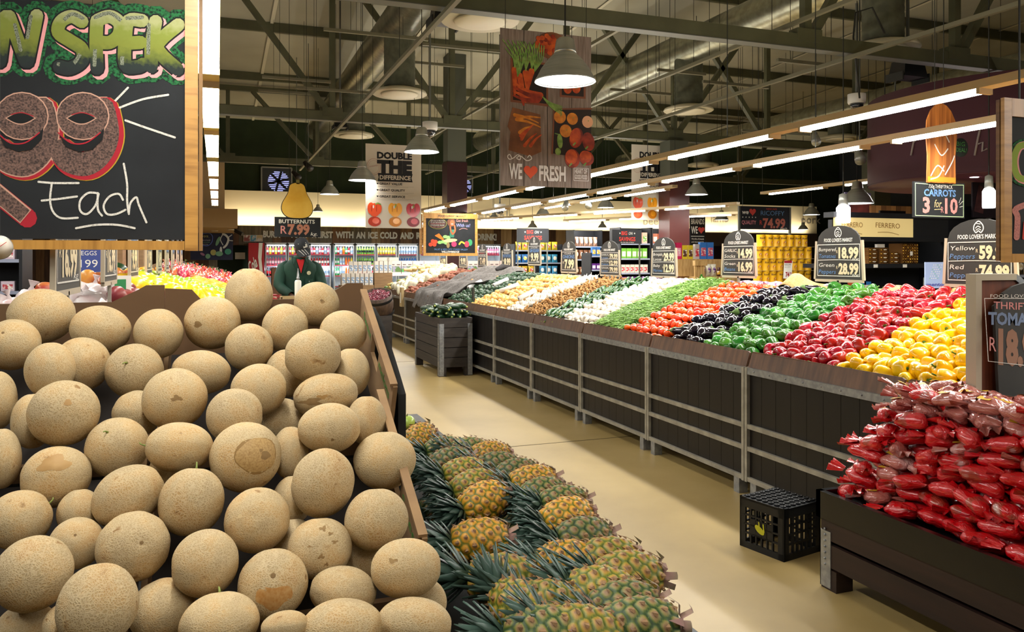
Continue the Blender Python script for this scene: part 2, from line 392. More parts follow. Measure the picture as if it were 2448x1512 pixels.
# columns
mar = H('maroon_cladding', '#34191a', rough=.3, col2='#2a1314', ns=5, stretch=(1, 1, .2)); mar2 = H('reddish_cladding', '#43201d', rough=.3)
colg = H('grey_green_column', '#4a4c3e', rough=.7)
for x, y, m, lab in ((5.2, 17.9, mar, 'dark maroon clad column behind the framed market chalkboard'), (9.1, 14.65, mar2, 'reddish clad column behind the second pepper banner'), (14.6, 14.65, colg, 'dark grey column far right behind the price lamps')):
    t = thing('column', lab, 'column', (x, y, 0), 'columns')
    b = mb(colg); b.box((x - .22, y - .2, 3.3 + .55 * (y > 15)), (x + .22, y + .2, roof(y) if y > 15 else 4.1)); b.build('shaft', None, t)
    b = mb(m); b.box((x - .24, y - .22, 0), (x + .24, y + .22, 3.3 + .55 * (y > 15))); b.build('cladding', None, t)
# ------------------------------------------------------------------ ducts
duct_m = H('spiral_duct', '#a6a58f', rough=.3, metal=.85, col2='#8d8c78', ns=8)
def duct(x, z, r, y0, y1, drops, lab):
    t = thing('ventilation_duct', lab, 'duct', (x, y0, z), None)
    b = mb(duct_m); n = int((y1 - y0) / .07); pts = []; rr = []
    for i in range(n):
        y = y0 + (y1 - y0) * i / (n - 1); pts.append((x, y, z)); rr.append(r * (1.012 if i % 2 else .99))
    b.tube(pts, rr, 20); b.build('duct_pipe', None, t)
    for i, y in enumerate(drops):
        b = mb(H('drop_pipe', '#5b5c48', rough=.55, col2='#494a3a', ns=9)); pr = []
        for k in range(24): pr.append((.26 * (1.01 if k % 2 else .99), z - .1 - (z - .1 - 4.45) * k / 23))
        b.lathe(pr[::-1], 20, (x, y, 0)); b.build('drop_pipe', None, t)
        d = mb(H('diffuser_cream', '#b5ad91', rough=.5)); d.lathe([(.0, 4.45), (.27, 4.45), (.44, 4.40), (.46, 4.36), (.44, 4.345), (.30, 4.37), (.285, 4.34)], 28, (x, y, 0))
        d.build('diffuser', None, t)
        d2 = mb(H('diffuser_disc', '#cdc6ad', rough=.5)); d2.lathe([(0, 4.325), (.29, 4.33), (.31, 4.35), (.26, 4.37), (0, 4.37)], 28, (x, y, 0)); d2.build('diffuser_plate', None, t)
duct(2.85, 5.55, .31, 6, 25, [8.75, 13.1, 17.9, 23.6], 'silver spiral ventilation duct with round diffusers, the left one')
duct(8.2, 5.5, .33, 2, 25, [3.6, 8.1, 12.7, 19.5], 'silver spiral ventilation duct with round diffusers, the right one')
duct(13.4, 5.0, .28, 7, 25, [14.5, 20], 'far spiral ventilation duct beyond the right-hand column')
# ------------------------------------------------------------------ hanging channels, wires
chan = H('strut_channel', '#716d57', rough=.5, metal=.3)
def channel(p, q, lab, w=.05):
    p, q = V(p), V(q); t = thing('strut_channel', lab, 'ceiling channel', (p + q) / 2, 'strut channels under the roof')
    b = mb(chan); b.bar(p, q, w, w * .9); b.build('channel', None, t)
    L = (q - p).length; n = max(2, int(L / 2.5))
    for i in range(n):
        c = p + (q - p) * ((i + .5) / n); b = mb(wire_m); b.bar(c, (c.x, c.y, hook(c.x, c.y)), .006); b.build('hanging_rod', None, t)
for x, z, ya, yb in ((2.12, 4.05, 5.5, 22.5), (6.3, 4.35, 4, 25), (7.2, 4.05, 4, 25), (9.7, 4.0, 3, 25), (11.2, 4.3, 3, 22), (12.6, 3.9, 3, 25), (4.9, 4.6, 9, 25)):
    channel((x, ya, z), (x, yb, z), 'long steel channel running down the shop under the roof')
for (u0, v0, u1, v1, d) in ((768, 70, 1035, 95, 12), (625, 183, 795, 197, 14), (616, 214, 765, 228, 16), (704, 209, 905, 224, 14), (920, 118, 1120, 140, 14), (1000, 70, 1240, 110, 13), (1445, 200, 1620, 240, 14), (1560, 160, 1700, 185, 13), (1750, 300, 1960, 335, 15), (1840, 130, 2000, 170, 11), (1660, 190, 1860, 215, 13), (2050, 240, 2330, 285, 13), (1480, 290, 1620, 300, 18)):
    a = at(u0, v0, d); e = at(u1, v1, d); y = (a.y + e.y) / 2; z = (a.z + e.z) / 2
    z = min(z, roof(y) - .3)
    if any(min(a.x, e.x) - .1 < dx + .35 and max(a.x, e.x) + .1 > dx - .35 and abs(z - dz) < .42 for dx, dz in ((2.85, 5.55), (8.2, 5.5))): z = 5.05
    channel((a.x, y, z), (e.x, y, z), 'short steel cross channel hung on rods under the roof', .05)
t = thing('electrical_cable', 'black cable looping from the nearest truss at the top right', 'cable', at(2040, 80, 9.8))
b = mb(wire_m); b.tube([at(2055, 235, 9.9), at(2040, 90, 9.9), at(2045, 30, 9.9), at(2085, 18, 9.9), at(2115, 80, 9.9)], .012, 6); b.build('cable', None, t)
bpy.data.objects.remove(t.children[0]) if False else None
# ------------------------------------------------------------------ black projectors / spotlights on the left track
def boxy(name, lab, cat, c, s, grp=None):
    t = thing(name, lab, cat, c, grp); x, y, z = s; c = V(c)
    b = mb(H('black_plastic', '#121214', rough=.4)); b.add([c + V(p) for p in ((-x, -y, -z), (x, -y, -z), (x, y, -z), (-x, y, -z), (-x * .8, -y * .8, z), (x * .8, -y * .8, z), (x * .8, y * .8, z), (-x * .8, y * .8, z))], [(3, 2, 1, 0), (4, 5, 6, 7), (0, 1, 5, 4), (1, 2, 6, 5), (2, 3, 7, 6), (3, 0, 4, 7)])
    b.build('body', None, t)
    b = mb(steel_dk); b.bar(c + V((0, 0, z)), (c.x, c.y, hook(c.x, c.y)), .03); b.bar(c + V((-x * .9, 0, z)), c + V((x * .9, 0, z)), .03); b.build('bracket', None, t)
    b = mb(wire_m); b.bar(c + V((-x * 1.12, -y, -z)), c + V((-x * 1.12, y, -z)), .02, z); b.bar(c + V((x * 1.12, -y, -z)), c + V((x * 1.12, y, -z)), .02, z); b.build('mounting_arm', None, t)
    return t
boxy('speaker', 'black wall-type loudspeaker hung on the ceiling track, the nearest of its row', 'speaker', at(1062, 35, 9.5), (.16, .14, .11), 'black speakers on the track')
boxy('speaker', 'small black loudspeaker on the ceiling track above the butternut sign', 'speaker', at(813, 297, 15), (.12, .12, .07), 'black speakers on the track')
boxy('speaker', 'black loudspeaker under the roof at the top right beside a diffuser', 'speaker', at(2170, 168, 10.5), (.2, .14, .11), 'black speakers on the track')
for i, (u, v, d, w_) in enumerate(((737, 398, 17.5, 0), (709, 420, 18.5, 0), (1352, 492, 17.5, 1), (1408, 488, 17.5, 1), (2055, 375, 11, 1), (2140, 378, 12, 1), (1950, 333, 13, 1))):
    c = at(u, v, d); t = thing('spotlight', ['spotlight', 'black track spotlight'][1] + ', ' + ['the right one of the pair above the butternut sign', 'the left one of the pair above the butternut sign', 'left one of the two in front of the pale letter wall', 'right one of the two in front of the pale letter wall', 'near the lamp under the second light rail', 'beside the maroon hanging drum', 'just above the light rail before the maroon drum'][i], 'light', c, 'track spotlights')
    ax = V((.35, -.5, -.5)).normalized() if i < 2 else V((-.4, -.6, -.6)).normalized()
    b = mb(black if i < 2 else alum); b.lathe([(0, .16), (.05, .15), (.06, .05), (.075, -.06), (.075, -.1)], 16, c, -ax); b.build('lamp_head', None, t)
    b = mb(lamp_m); b.lathe([(0, -.09), (.07, -.095)], 16, c, -ax); b.build('lit_lens', None, t)
    b = mb(steel_dk); b.bar(c, (c.x, c.y, hook(c.x, c.y)), .015); b.build('arm', None, t)
for i, (u, v, d) in enumerate(((1482, 860 - 425, 0), )): pass
# dome cameras
for u, v, d, lab in ((1028, 312, 12.5, 'white dome camera beside the large pendant lamp left of centre'), (1195, 503, 17, 'dome camera between the far light rails'), (2048, 248, 11, 'small dome camera under the roof at the upper right')):
    c = at(u, v, d); t = thing('dome_camera', lab, 'camera', c, 'ceiling dome cameras')
    b = mb(white); b.lathe([(.11, .0), (.12, .02), (.12, .13), (0, .14)], 20, c); b.build('housing', None, t)
    b = mb(H('smoked_dome', '#2a2d33', rough=.05, coat=1)); b.lathe([(0, -.09), (.05, -.08), (.08, -.05), (.095, 0)], 20, c); b.build('dome', None, t)
    b = mb(steel_dk); b.bar(c + V((0, 0, .14)), (c.x, c.y, hook(c.x, c.y) - .04), .025); b.build('drop_rod', None, t)
# ------------------------------------------------------------------ pendant lamps
def pendant(u, v, wpx, lab, D=.46):
    d = FPX * D / wpx
    if d > 20: d = 20 + (d - 20) * .15; D = d * wpx / FPX
    c = at(u, v, d); r = D / 2
    t = thing('pendant_lamp', lab, 'pendant lamp', c, 'aluminium cone pendant lamps')
    b = mb(alum); b.lathe([(r * .985, 0), (r, .0), (r * .985, .012), (r * .93, .13 * r), (r * .78, .42 * r), (r * .55, .72 * r), (r * .36, .9 * r), (r * .345, .93 * r)], 32, c, cap=False); b.build('lamp_shade', None, t)
    b = mb(H('matt_aluminium', '#b9bab2', rough=.35, metal=.8)); b.lathe([(r * .36, .93 * r), (r * .35, 1.0 * r), (r * .29, 1.35 * r), (r * .2, 1.42 * r), (0, 1.45 * r)], 24, c); b.build('shade_neck', None, t)
    b = mb(M('lamp_glow', (.95, .97, 1), emit=9)); b.lathe([(0, .035), (r * .5, .03), (r * .96, .014)], 28, c, cap=False); b.build('lit_disc', None, t)
    b = mb(wire_m); b.bar((c.x, c.y, c.z + 1.4 * r), (c.x, c.y, hook(c.x, c.y)), .009); b.build('cord', None, t)
    area('pendant_light', c + V((0, 0, .008)), r * 1.3, r * 1.3, P_LAMP, t, spread=150)
for a in ((1351, 196, 148, 'large aluminium cone pendant lamp hanging in front of the fresh-food banner'),
          (1008, 364, 84, 'aluminium cone pendant lamp in front of the right side of the first pepper banner'),
          (866, 432, 66, 'aluminium cone pendant lamp at the left edge of the first pepper banner'),
          (788, 465, 47, 'aluminium cone pendant lamp just right of the butternut cutout'),
          (760, 506, 24, 'small far pendant lamp behind the butternut cutout'),
          (1665, 466, 54, 'aluminium cone pendant lamp just right of the second pepper banner'),
          (1448, 497, 40, 'cone pendant lamp between the two pepper banners, the larger one'),
          (1298, 513, 32, 'cone pendant lamp just right of the pale wall letters'),
          (1181, 526, 28, 'cone pendant lamp in front of the pale wall letters'),
          (1273, 545, 24, 'cone pendant lamp just above the left savings sign'),
          (1440, 545, 22, 'cone pendant lamp between the two savings signs'),
          (1725, 526, 32, 'cone pendant lamp above the striped brands poster'),
          (2049, 487, 75, 'aluminium cone pendant lamp above the second arched price sign from the right'),
          (1940, 514, 39, 'cone pendant lamp above the pork letters'),
          (1920, 549, 24, 'small cone pendant lamp right below the pork letters')): pendant(*a)
for u, v, wpx, lab in ((2016, 512, 40, 'frosted white drum pendant lamp with a short tube beside the chocolate shelf'), (2364, 474, 28, 'frosted white cylinder lamp beside the hanging carrot board')):
    d = 9.0 if u < 2100 else 8.0; c = at(u, v, d); r = wpx / 2 / FPX * d * (.8 if u < 2100 else 1)
    t = thing('glass_lamp', lab, 'pendant lamp', c)
    b = mb(M('frosted_glow', (1, .98, 1), emit=6)); b.lathe([(0, -.1), (r * .95, -.1), (r, -.08), (r, .07), (r * .7, .1)], 20, c); b.build('glass_shade', None, t)
    b = mb(alum); b.lathe([(r * .7, .1), (r * .6, .22), (0, .24)], 20, c); b.build('cap', None, t)
    b = mb(wire_m); b.bar(c + V((0, 0, .22)), (c.x, c.y, hook(c.x, c.y)), .009); b.build('cord', None, t)
# ------------------------------------------------------------------ cream bulkhead on the back wall with its hidden cove light, and wall letters
cream = H('cream_plaster', '#dccfae', rough=.7)
b = mb(cream); b.box((-.3, 25.6, 2.62), (22.5, 25.98, 3.7)); struct(b.build('wall_band'))
wallwood = H('reclaimed_wood', '#4a3220', rough=.6, col2='#8a6a45', ns=2.2, nd=5, sharp=(.4, .75), stretch=(3.2, 1, .35), bump=.08)
planks = mb(wallwood); 
wood_cols = [H('reclaimed_plank_' + n, a, rough=.6, col2=c, ns=3, nd=6, sharp=(.35, .7), stretch=(6, 1, .5), bump=.1) for n, a, c in (('dark', '#46301f', '#644630'), ('brown', '#6a4a2c', '#8a663f'), ('pale', '#8f724c', '#b09468'), ('grey', '#5f5746', '#7d715b'))]
def plank_wall(x0, x1, y, z0, z1, th=.06, w=.2, seed=3, facing='y'):
    rn = random.Random(seed); b = MB(); x = x0
    while x < x1 - .01:
        ww = min(w * rn.uniform(.8, 1.3), x1 - x); b.mat(rn.choice(wood_cols))
        e = rn.uniform(0, .012)
        if facing == 'y': b.box((x + .003, y - th - e, z0), (x + ww - .003, y, z1))
        else: b.box((y - th - e, x + .003, z0), (y, x + ww - .003, z1))
        x += ww
    return b
b = plank_wall(.0, 11.9, 25.5, 2.02, 2.62, .1, .3); o = b.build('plank_fascia'); tag(o, 'band of reclaimed wood planks carrying white letters above the drink coolers', 'sign board')
c = Canvas(o, (0, 25.36, 0), (0, -1, 0), pix=True, gap=.012); ORG[o] = o.location.copy()
lw = H('white_letters', '#dcded8', rough=.5)
for s, u0, u1, v0, v1 in (('BURST', 629, 673, 567, 568), ('YOUR', 692, 734, 568, 568), ('THIRST', 742, 796, 568, 569), ('WITH', 802, 845, 569, 569), ('AN', 851, 873, 569.5, 570), ('ICE', 880, 903, 570, 570), ('COLD', 908, 950, 570, 570.5), ('AND', 956, 989, 571, 571), ('REFRESHING', 995, 1092, 571, 572), ('DRINK!', 1140, 1187, 574, 574.5)):
    c.text(s, u0, v0, u1, 14.5, lw, 1, y1=v1, bold=.05)
c.done()
b = plank_wall(-1.6, .0, 25.6, 0, 2.75, .06, .28, 5); struct(b.build('wall_planks'))
b = plank_wall(-9, -1.6, 25.6, 0, 2.6, .06, .28, 9); struct(b.build('wall_planks'))
b = mb(H('mauve_brown_band', '#5f4f47', rough=.7)); b.box((11.9, 25.55, 2.1), (22.5, 25.95, 2.62)); struct(b.build('wall_lower_band'))
b = mb(H('deep_maroon_wall', '#2c1a24', rough=.7)); b.box((11.0, 25.75, 0), (22.5, 25.95, 2.1)); struct(b.build('wall_base'))
for x in range(0, 22, 2): area('cove_light', (x + 1, 25.38, 2.66), .12, 1.9, 20, rot=(R(180 - 22), 0, R(90)) if False else (R(158), 0, 0), col=(1, .86, .60)).scale = (1, 1, 1)
for o in bpy.data.objects:
    if o.name.startswith('cove_light'): o.data.size, o.data.size_y = 1.9, .1
for s, u0, u1, v, hh, m in (('essentials', 1100, 1228, 529, 24, '#9d978c'), ('beef', 1538, 1582, 538, 19, '#8f877c'), ('lamb', 1700, 1742, 532, 19, '#b5ab98'), ('pork', 1916, 1962, 535, 18, '#8c8479')):
    a = onY(u0, v, 25.5); t = thing('wall_lettering', 'raised letters reading "%s" on the cream back wall' % s, 'lettering', a)
    lm = H('letter_' + s, m, rough=.5)
    g, fs, _ = text_geo(s, .01); B = MB(); B.mat(lm)
    for l in (25.5, 25.59):
        vs = [onY(u0 + (u1 - u0) * x, v - hh * y, l) for x, y in g]; B.add(vs, fs)
    B.build('letters', None, t)
# louvred fans high on the wall
for u0, v0, u1, v1, lab in ((625, 400, 697, 460, 'square louvred extractor fan high on the green wall behind the butternut sign'), (1085, 420, 1128, 462, 'dark louvred extractor fan high on the wall beside the maroon column')):
    a = onY(u0, v0, 25.9); e = onY(u1, v1, 25.9); t = thing('extractor_fan', lab, 'fan', (a + e) / 2, 'extractor fans')
    b = mb(H('fan_panel', '#3c4145', rough=.6)); b.box((a.x, 25.86, e.z), (e.x, 25.98, a.z)); b.build('panel', None, t)
    b = mb(H('fan_frame', '#9a9d99', rough=.5))
    for p, q in (((a.x, a.z), (e.x, a.z)), ((a.x, e.z), (a.x, a.z)), ((e.x, e.z), (e.x, a.z))): b.bar((p[0], 25.84, p[1]), (q[0], 25.84, q[1]), .04)
    b.build('frame', None, t)
    cx, cz, r = a.x + (e.x - a.x) * .56, (a.z + e.z) / 2 - .05, (a.z - e.z) * .42
    b = mb(M('louvre_daylight', (.45, .48, .95), emit=1.1))
    for k in range(11):
        z = cz - r + 2 * r * (k + .5) / 11; hw = math.sqrt(max(0, r * r - (z - cz) ** 2)); b.box((cx - hw, 25.845, z - r * .04), (cx + hw, 25.855, z + r * .04))
    b.build('louvre', None, t)
    b = mb(H('fan_blade', '#101215', rough=.5))
    for k in range(6):
        an = R(60 * k + 15); b.bar((cx, 25.82, cz), (cx + r * math.cos(an), 25.82, cz + r * math.sin(an)), .02, r * .22, up=(0, 0, 1))
    b.build('fan_blade', None, t)
# soffit block of the counter at far left
tan_ = H('tan_plaster', '#a8895f', rough=.7); tanlt = H('pale_tan_plaster', '#c9ac80', rough=.7)
a = onY(568, 500, 20); e = onY(568, 545, 20)
b = mb(tan_); b.box((-8.9, 20, 2.35), (a.x, 25.2, a.z)); tag(b.build('soffit'), 'tan dropped soffit with downlights over the far left counter', 'soffit')
p = onY(537, 387, 22); b = mb(tanlt); b.box((-8.9, 22, a.z + .0), (p.x, 25.2, p.z)); tag(b.build('bulkhead'), 'pale tan bulkhead block standing on the soffit at the far left', 'bulkhead')
for i, (u, v) in enumerate(((512, 545), (513, 552), (557, 536), (555, 541), (553, 549))):
    q = onZ(u, v, 2.34); t = thing('downlight', 'round downlight in the underside of the tan soffit, ' + ORD[i] + ' from the left', 'light', q, 'soffit downlights')
    if not (20.1 < q.y < 25.1): q.y = 20.5 + i * .8; q.x = -1.2 - i * .02; t.location = q; ORG[t] = q.copy()
    b = mb(lamp_m); b.lathe([(0, 0), (.06, .002)], 16, q - V((0, 0, .012))); b.build('lit_lens', None, t)
    b = mb(white); b.lathe([(.06, -.012), (.085, -.012), (.085, .0)], 16, q); b.build('trim_ring', None, t)
# mural on the left
t = thing('chalk_mural', 'chalk mural of a waving figure and seafood on a dark board at the far left', 'mural', onY(520, 600, 24.4))
a = onY(455, 557, 24.4); e = onY(557, 622, 24.4)
b = mb(H('mural_board', '#1d2038', rough=.7, col2='#262b48', ns=2)); b.box((a.x, 24.4, e.z), (e.x, 24.46, a.z)); b.build('board', None, t)
c = Canvas(t, (0, 24.39, 0), (0, -1, 0), pix=True, gap=.006)
mw, mg, mt, my = H('mural_white', '#c9ccd0'), H('mural_green', '#6f9f80'), H('mural_teal', '#3f8f78'), H('mural_yellow', '#a59e5c')
c.stroke([(533, 560), (540, 563), (546, 572), (542, 585), (535, 592)], 5, mw); c.stroke([(546, 568), (554, 562)], 2, mw); c.stroke([(546, 575), (556, 576)], 2, mw); c.stroke([(533, 560), (527, 573), (533, 586)], 2, mw)
c.ell(521, 577, 4, 12, mg, 2, rot=.4); c.ell(510, 604, 7, 7, my, 2); c.ell(524, 607, 9, 6, mg, 3); c.ell(545, 602, 8, 7, mt, 2); c.ell(528, 599, 3, 9, mw, 2); c.ell(497, 613, 6, 6, mg, 2); c.ell(484, 608, 6, 3, H('mural_pink', '#9c6c8a'), 2, rot=.5)
c.stroke([(480, 560), (500, 558), (508, 566), (506, 580), (496, 588), (480, 586)], 1.6, H('mural_blue', '#5b72c8')); c.text('999.', 481, 569, 500, 6, my); c.text('FOOD IS FILLED', 478, 576, 503, 2.5, mw); c.text('WITH GOODNESS', 478, 581, 502, 2.5, mg); c.text('AND IS FUN.', 480, 586, 498, 2.5, mw)
c.done()
a = onY(562, 604, 25.4); e = onY(586, 620, 25.4)
b = mb(white); b.box((a.x, 25.44, e.z), (e.x, 25.47, a.z)); tag(b.build('paper_notice'), 'blank white notice sheet on the plank wall left of the red cooler', 'notice')
b = mb(H('security_camera_dark', '#222022', rough=.4)); q = at(563, 551, 19.6); b.bar(q, q + V((.16, -.14, -.1)), .08); b.bar(q, q + V((-.05, .1, .12)), .03); tag(b.build('security_camera'), 'dark security camera below the right end of the tan soffit', 'camera')
# ================================================================== melon stand, its cartons and the cantaloupes
def zc(y, off=0): return .98 + .5 * (y - 1.6) - off          # height of the melon layer
TH = math.atan(.5)
stand = thing('melon_stand', 'black sloping stand that carries the cartons of cantaloupes', 'display stand', (-.55, 1.8, 0))
blk = H('black_board', '#141517', rough=.5, col2='#1c1d1f', ns=3)
b = mb(blk); b.prism([(-1.75, 2.76, 0), (-1.75, .72, 0), (-1.75, .72, .30), (-1.75, 2.68, 1.28), (-1.75, 2.76, 1.28)], (2.2, 0, 0)); b.build('body', None, stand)
b = mb(blk)
pr = [(2.92, .02), (2.2, .02), (2.2, 1.22)]; 
for k in range(9):
    a = k / 8; pr.append((2.2 + .62 * a, 1.22 + .235 * math.sin(a * math.pi / 2) - (.03 * max(0, a - .8) * 5)))
pr += [(2.9, 1.40)]
b.prism([(.475, y, z) for y, z in pr], (.022, 0, 0)); b.build('side_panel', None, stand)
def slant(x0, y0, x1, y1, lo, hi, b):
    """box lying on the slope between two y positions, lo..hi above the tray plane"""
    q = Matrix.Rotation(TH, 3, 'X')
    base = V((0, y0, zc(y0) - .19)); L = (y1 - y0) / math.cos(TH)
    vs = [base + q @ V((x, s_, h)) for x in (x0, x1) for s_ in (0, L) for h in (lo, hi)]
    b.add(vs, [(0, 1, 3, 2), (4, 6, 7, 5), (0, 4, 5, 1), (2, 3, 7, 6), (0, 2, 6, 4), (1, 5, 7, 3)])
def slot_wall(b, x, y0, y1, lo, hi):
    """side wall of a carton with a real hand hole"""
    m = (y0 + y1) / 2
    slant(x, y0, x + .012, m - .05, lo, hi, b); slant(x, m + .05, x + .012, y1, lo, hi, b)
    q = (m - .05, m + .05)
    slant(x, q[0], x + .012, q[1], lo, lo + (hi - lo) * .55, b); slant(x, q[0], x + .012, q[1], lo + (hi - lo) * .85, hi, b)
rows = [(2.18, 2.66, 'top'), (1.70, 2.17, 'second'), (1.22, 1.69, 'third'), (.76, 1.21, 'lowest')]
cols = [(-.145, .46, 'right'), (-.76, -.16, 'middle'), (-1.37, -.775, 'left')]
green_ink = H('green_marker', '#4f8f3c', rough=.7)
for yi, (ya, yb, rn) in enumerate(rows):
    for xa, xb, cn in cols:
        if cn == 'right': xb = (.45, .41, .40, .39)[yi]
        t = thing('carton', 'open brown cardboard fruit carton of cantaloupes, %s row, %s column' % (rn, cn), 'carton', (xa, ya, zc(ya) - .19), 'melon cartons')
        b = mb(H('carton_bottom', '#1d1611', rough=.9)); slant(xa, ya, xb, yb, -.03, -.018, b); b.build('carton_floor', None, t)  # floor coloured near-black: the shade in the gaps between melons is painted in
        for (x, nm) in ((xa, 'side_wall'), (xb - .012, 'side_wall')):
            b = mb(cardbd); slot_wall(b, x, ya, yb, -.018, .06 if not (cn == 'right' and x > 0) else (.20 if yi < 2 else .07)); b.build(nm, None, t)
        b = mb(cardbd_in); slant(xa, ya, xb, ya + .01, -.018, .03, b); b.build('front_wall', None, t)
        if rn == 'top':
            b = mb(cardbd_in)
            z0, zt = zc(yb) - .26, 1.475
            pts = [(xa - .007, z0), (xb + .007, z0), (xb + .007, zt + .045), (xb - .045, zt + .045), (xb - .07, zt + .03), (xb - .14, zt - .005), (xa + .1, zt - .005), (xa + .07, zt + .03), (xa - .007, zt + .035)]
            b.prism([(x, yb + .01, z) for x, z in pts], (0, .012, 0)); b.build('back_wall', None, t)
        if cn == 'right' and yi < 2:
            b = mb(cardbd); slant(xb - .02, ya + .004, xb, yb - .004, .20, .208, b); b.build('folded_rim', None, t)
            ct, st_ = math.cos(TH), math.sin(TH); c = Canvas(t, V((xb - .0125, yb, zc(yb) - .19)), (-1, 0, 0), (0, -ct, -st_), (0, -st_, ct), gap=.0006)
            c.text('Sweet' if yi == 0 else 'melons', .06, .135, .20, .03, green_ink, 1, slant=.2, part='marker_writing'); c.text('melons' if yi == 0 else 'Sweet', .34, .135, .50, .03, green_ink, 1, slant=.2, part='marker_writing'); c.done()
cv = MB(); 
# ------------------------------------------------------------------ melon meshes
def melon_material():
    m = bpy.data.materials.new('netted_melon_rind'); m.use_nodes = True; nt = m.node_tree; L = nt.links.new; bs = nt.nodes['Principled BSDF']
    N = nt.nodes.new
    tc = N('ShaderNodeTexCoord'); oi = N('ShaderNodeObjectInfo')
    ad = N('ShaderNodeVectorMath'); ad.operation = 'ADD'; cb = N('ShaderNodeCombineXYZ'); mu = N('ShaderNodeMath'); mu.operation = 'MULTIPLY'; mu.inputs[1].default_value = 9
    L(oi.outputs['Random'], mu.inputs[0])
    for i in range(3): L(mu.outputs[0], cb.inputs[i])
    L(tc.outputs['Object'], ad.inputs[0]); L(cb.outputs[0], ad.inputs[1])
    # netting
    wn = N('ShaderNodeTexNoise'); wn.inputs['Scale'].default_value = 2; wn.inputs['Detail'].default_value = 3; L(ad.outputs[0], wn.inputs['Vector'])
    mx = N('ShaderNodeVectorMath'); mx.operation = 'MULTIPLY_ADD'; mx.inputs[1].default_value = (.4,) * 3; L(wn.outputs['Color'], mx.inputs[0]); L(ad.outputs[0], mx.inputs[2])
    vo = N('ShaderNodeTexVoronoi'); vo.feature = 'DISTANCE_TO_EDGE'; vo.inputs['Scale'].default_value = 15; L(mx.outputs[0], vo.inputs['Vector'])
    rp = N('ShaderNodeValToRGB'); rp.color_ramp.elements[0].position = .04; rp.color_ramp.elements[1].position = .24; L(vo.outputs['Distance'], rp.inputs[0])
    rp.color_ramp.elements[0].color = (1, 1, 1, 1); rp.color_ramp.elements[1].color = (0, 0, 0, 1)
    # ground colour: sandy with ochre, green and grey patches
    n1 = N('ShaderNodeTexNoise'); n1.inputs['Scale'].default_value = 1.3; n1.inputs['Detail'].default_value = 4; L(ad.outputs[0], n1.inputs['Vector'])
    g = N('ShaderNodeValToRGB'); e = g.color_ramp.elements; e[0].position = .3; e[0].color = (*hexc('#a6906a'), 1); e[1].position = .72; e[1].color = (*hexc('#b08a55'), 1)
    k = e.new(.45); k.color = (*hexc('#b19a70'), 1); k = e.new(.58); k.color = (*hexc('#b89865'), 1); L(n1.outputs['Fac'], g.inputs[0])
    hv = N('ShaderNodeHueSaturation'); mr = N('ShaderNodeMapRange'); mr.inputs[3].default_value = .84; mr.inputs[4].default_value = 1.1; L(oi.outputs['Random'], mr.inputs[0]); L(mr.outputs[0], hv.inputs['Value']); L(g.outputs[0], hv.inputs['Color'])
    net = N('ShaderNodeMix'); net.data_type = 'RGBA'; net.inputs[7].default_value = (*hexc('#d3c09c'), 1); L(hv.outputs[0], net.inputs[6])
    fm = N('ShaderNodeMath'); fm.operation = 'MULTIPLY'; fm.inputs[1].default_value = .45; L(rp.outputs[0], fm.inputs[0]); L(fm.outputs[0], net.inputs[0])
    # brown bruises
    n2 = N('ShaderNodeTexNoise'); n2.inputs['Scale'].default_value = 2.6; n2.inputs['Detail'].default_value = 5; L(ad.outputs[0], n2.inputs['Vector'])
    r2 = N('ShaderNodeValToRGB'); r2.color_ramp.elements[0].position = .66; r2.color_ramp.elements[1].position = .74; L(n2.outputs['Fac'], r2.inputs[0])
    sp = N('ShaderNodeMix'); sp.data_type = 'RGBA'; sp.inputs[7].default_value = (*hexc('#8a6a41'), 1); L(net.outputs[2], sp.inputs[6]); L(r2.outputs[0], sp.inputs[0])
    L(sp.outputs[2], bs.inputs['Base Color']); bs.inputs['Roughness'].default_value = .72; bs.inputs['Specular IOR Level'].default_value = .25
    bp = N('ShaderNodeBump'); bp.inputs['Strength'].default_value = .4; bp.inputs['Distance'].default_value = .0015
    hh = N('ShaderNodeMath'); hh.operation = 'ADD'; L(rp.outputs[0], hh.inputs[0]); L(n2.outputs['Fac'], hh.inputs[1]); L(hh.outputs[0], bp.inputs['Height']); L(bp.outputs[0], bs.inputs['Normal'])
    return m
rind = melon_material()
scar = H('melon_scar', '#8b6f48', rough=.9, col2='#6a5436', ns=60, bump=.3, bs=60); stem_g = H('melon_stem', '#7d8a43', rough=.7)
bald = H('bald_ground_spot', '#b59560', rough=.6, col2='#94703e', ns=20, nd=5, sharp=(.4, .75))
def melon_mesh(seed):
    rn = random.Random(seed); a, bb, c = rn.uniform(0, 6.28), rn.uniform(0, 6.28), rn.uniform(0, 6.28); nr = rn.choice((8, 9, 10))
    amp = rn.uniform(.003, .010); ph = rn.uniform(.0, .012); k1 = rn.uniform(.01, .03)
    def fn(d):
        an = math.atan2(d.y, d.x); st = math.hypot(d.x, d.y)
        r = 1 - amp * st * (.5 + .5 * math.cos(nr * an + a)) ** 2 * 2 + ph * math.sin(2 * an + bb) * st + k1 * d.z * .5 + .006 * math.sin(5 * d.z + c)
        r -= .05 * math.exp(-((1 - d.z) / .012)) + .02 * math.exp(-((1 + d.z) / .01))
        return r
    b = mb(rind); b.ball((0, 0, 0), 1, 40, 26, fn=fn); b.fn = fn; return b
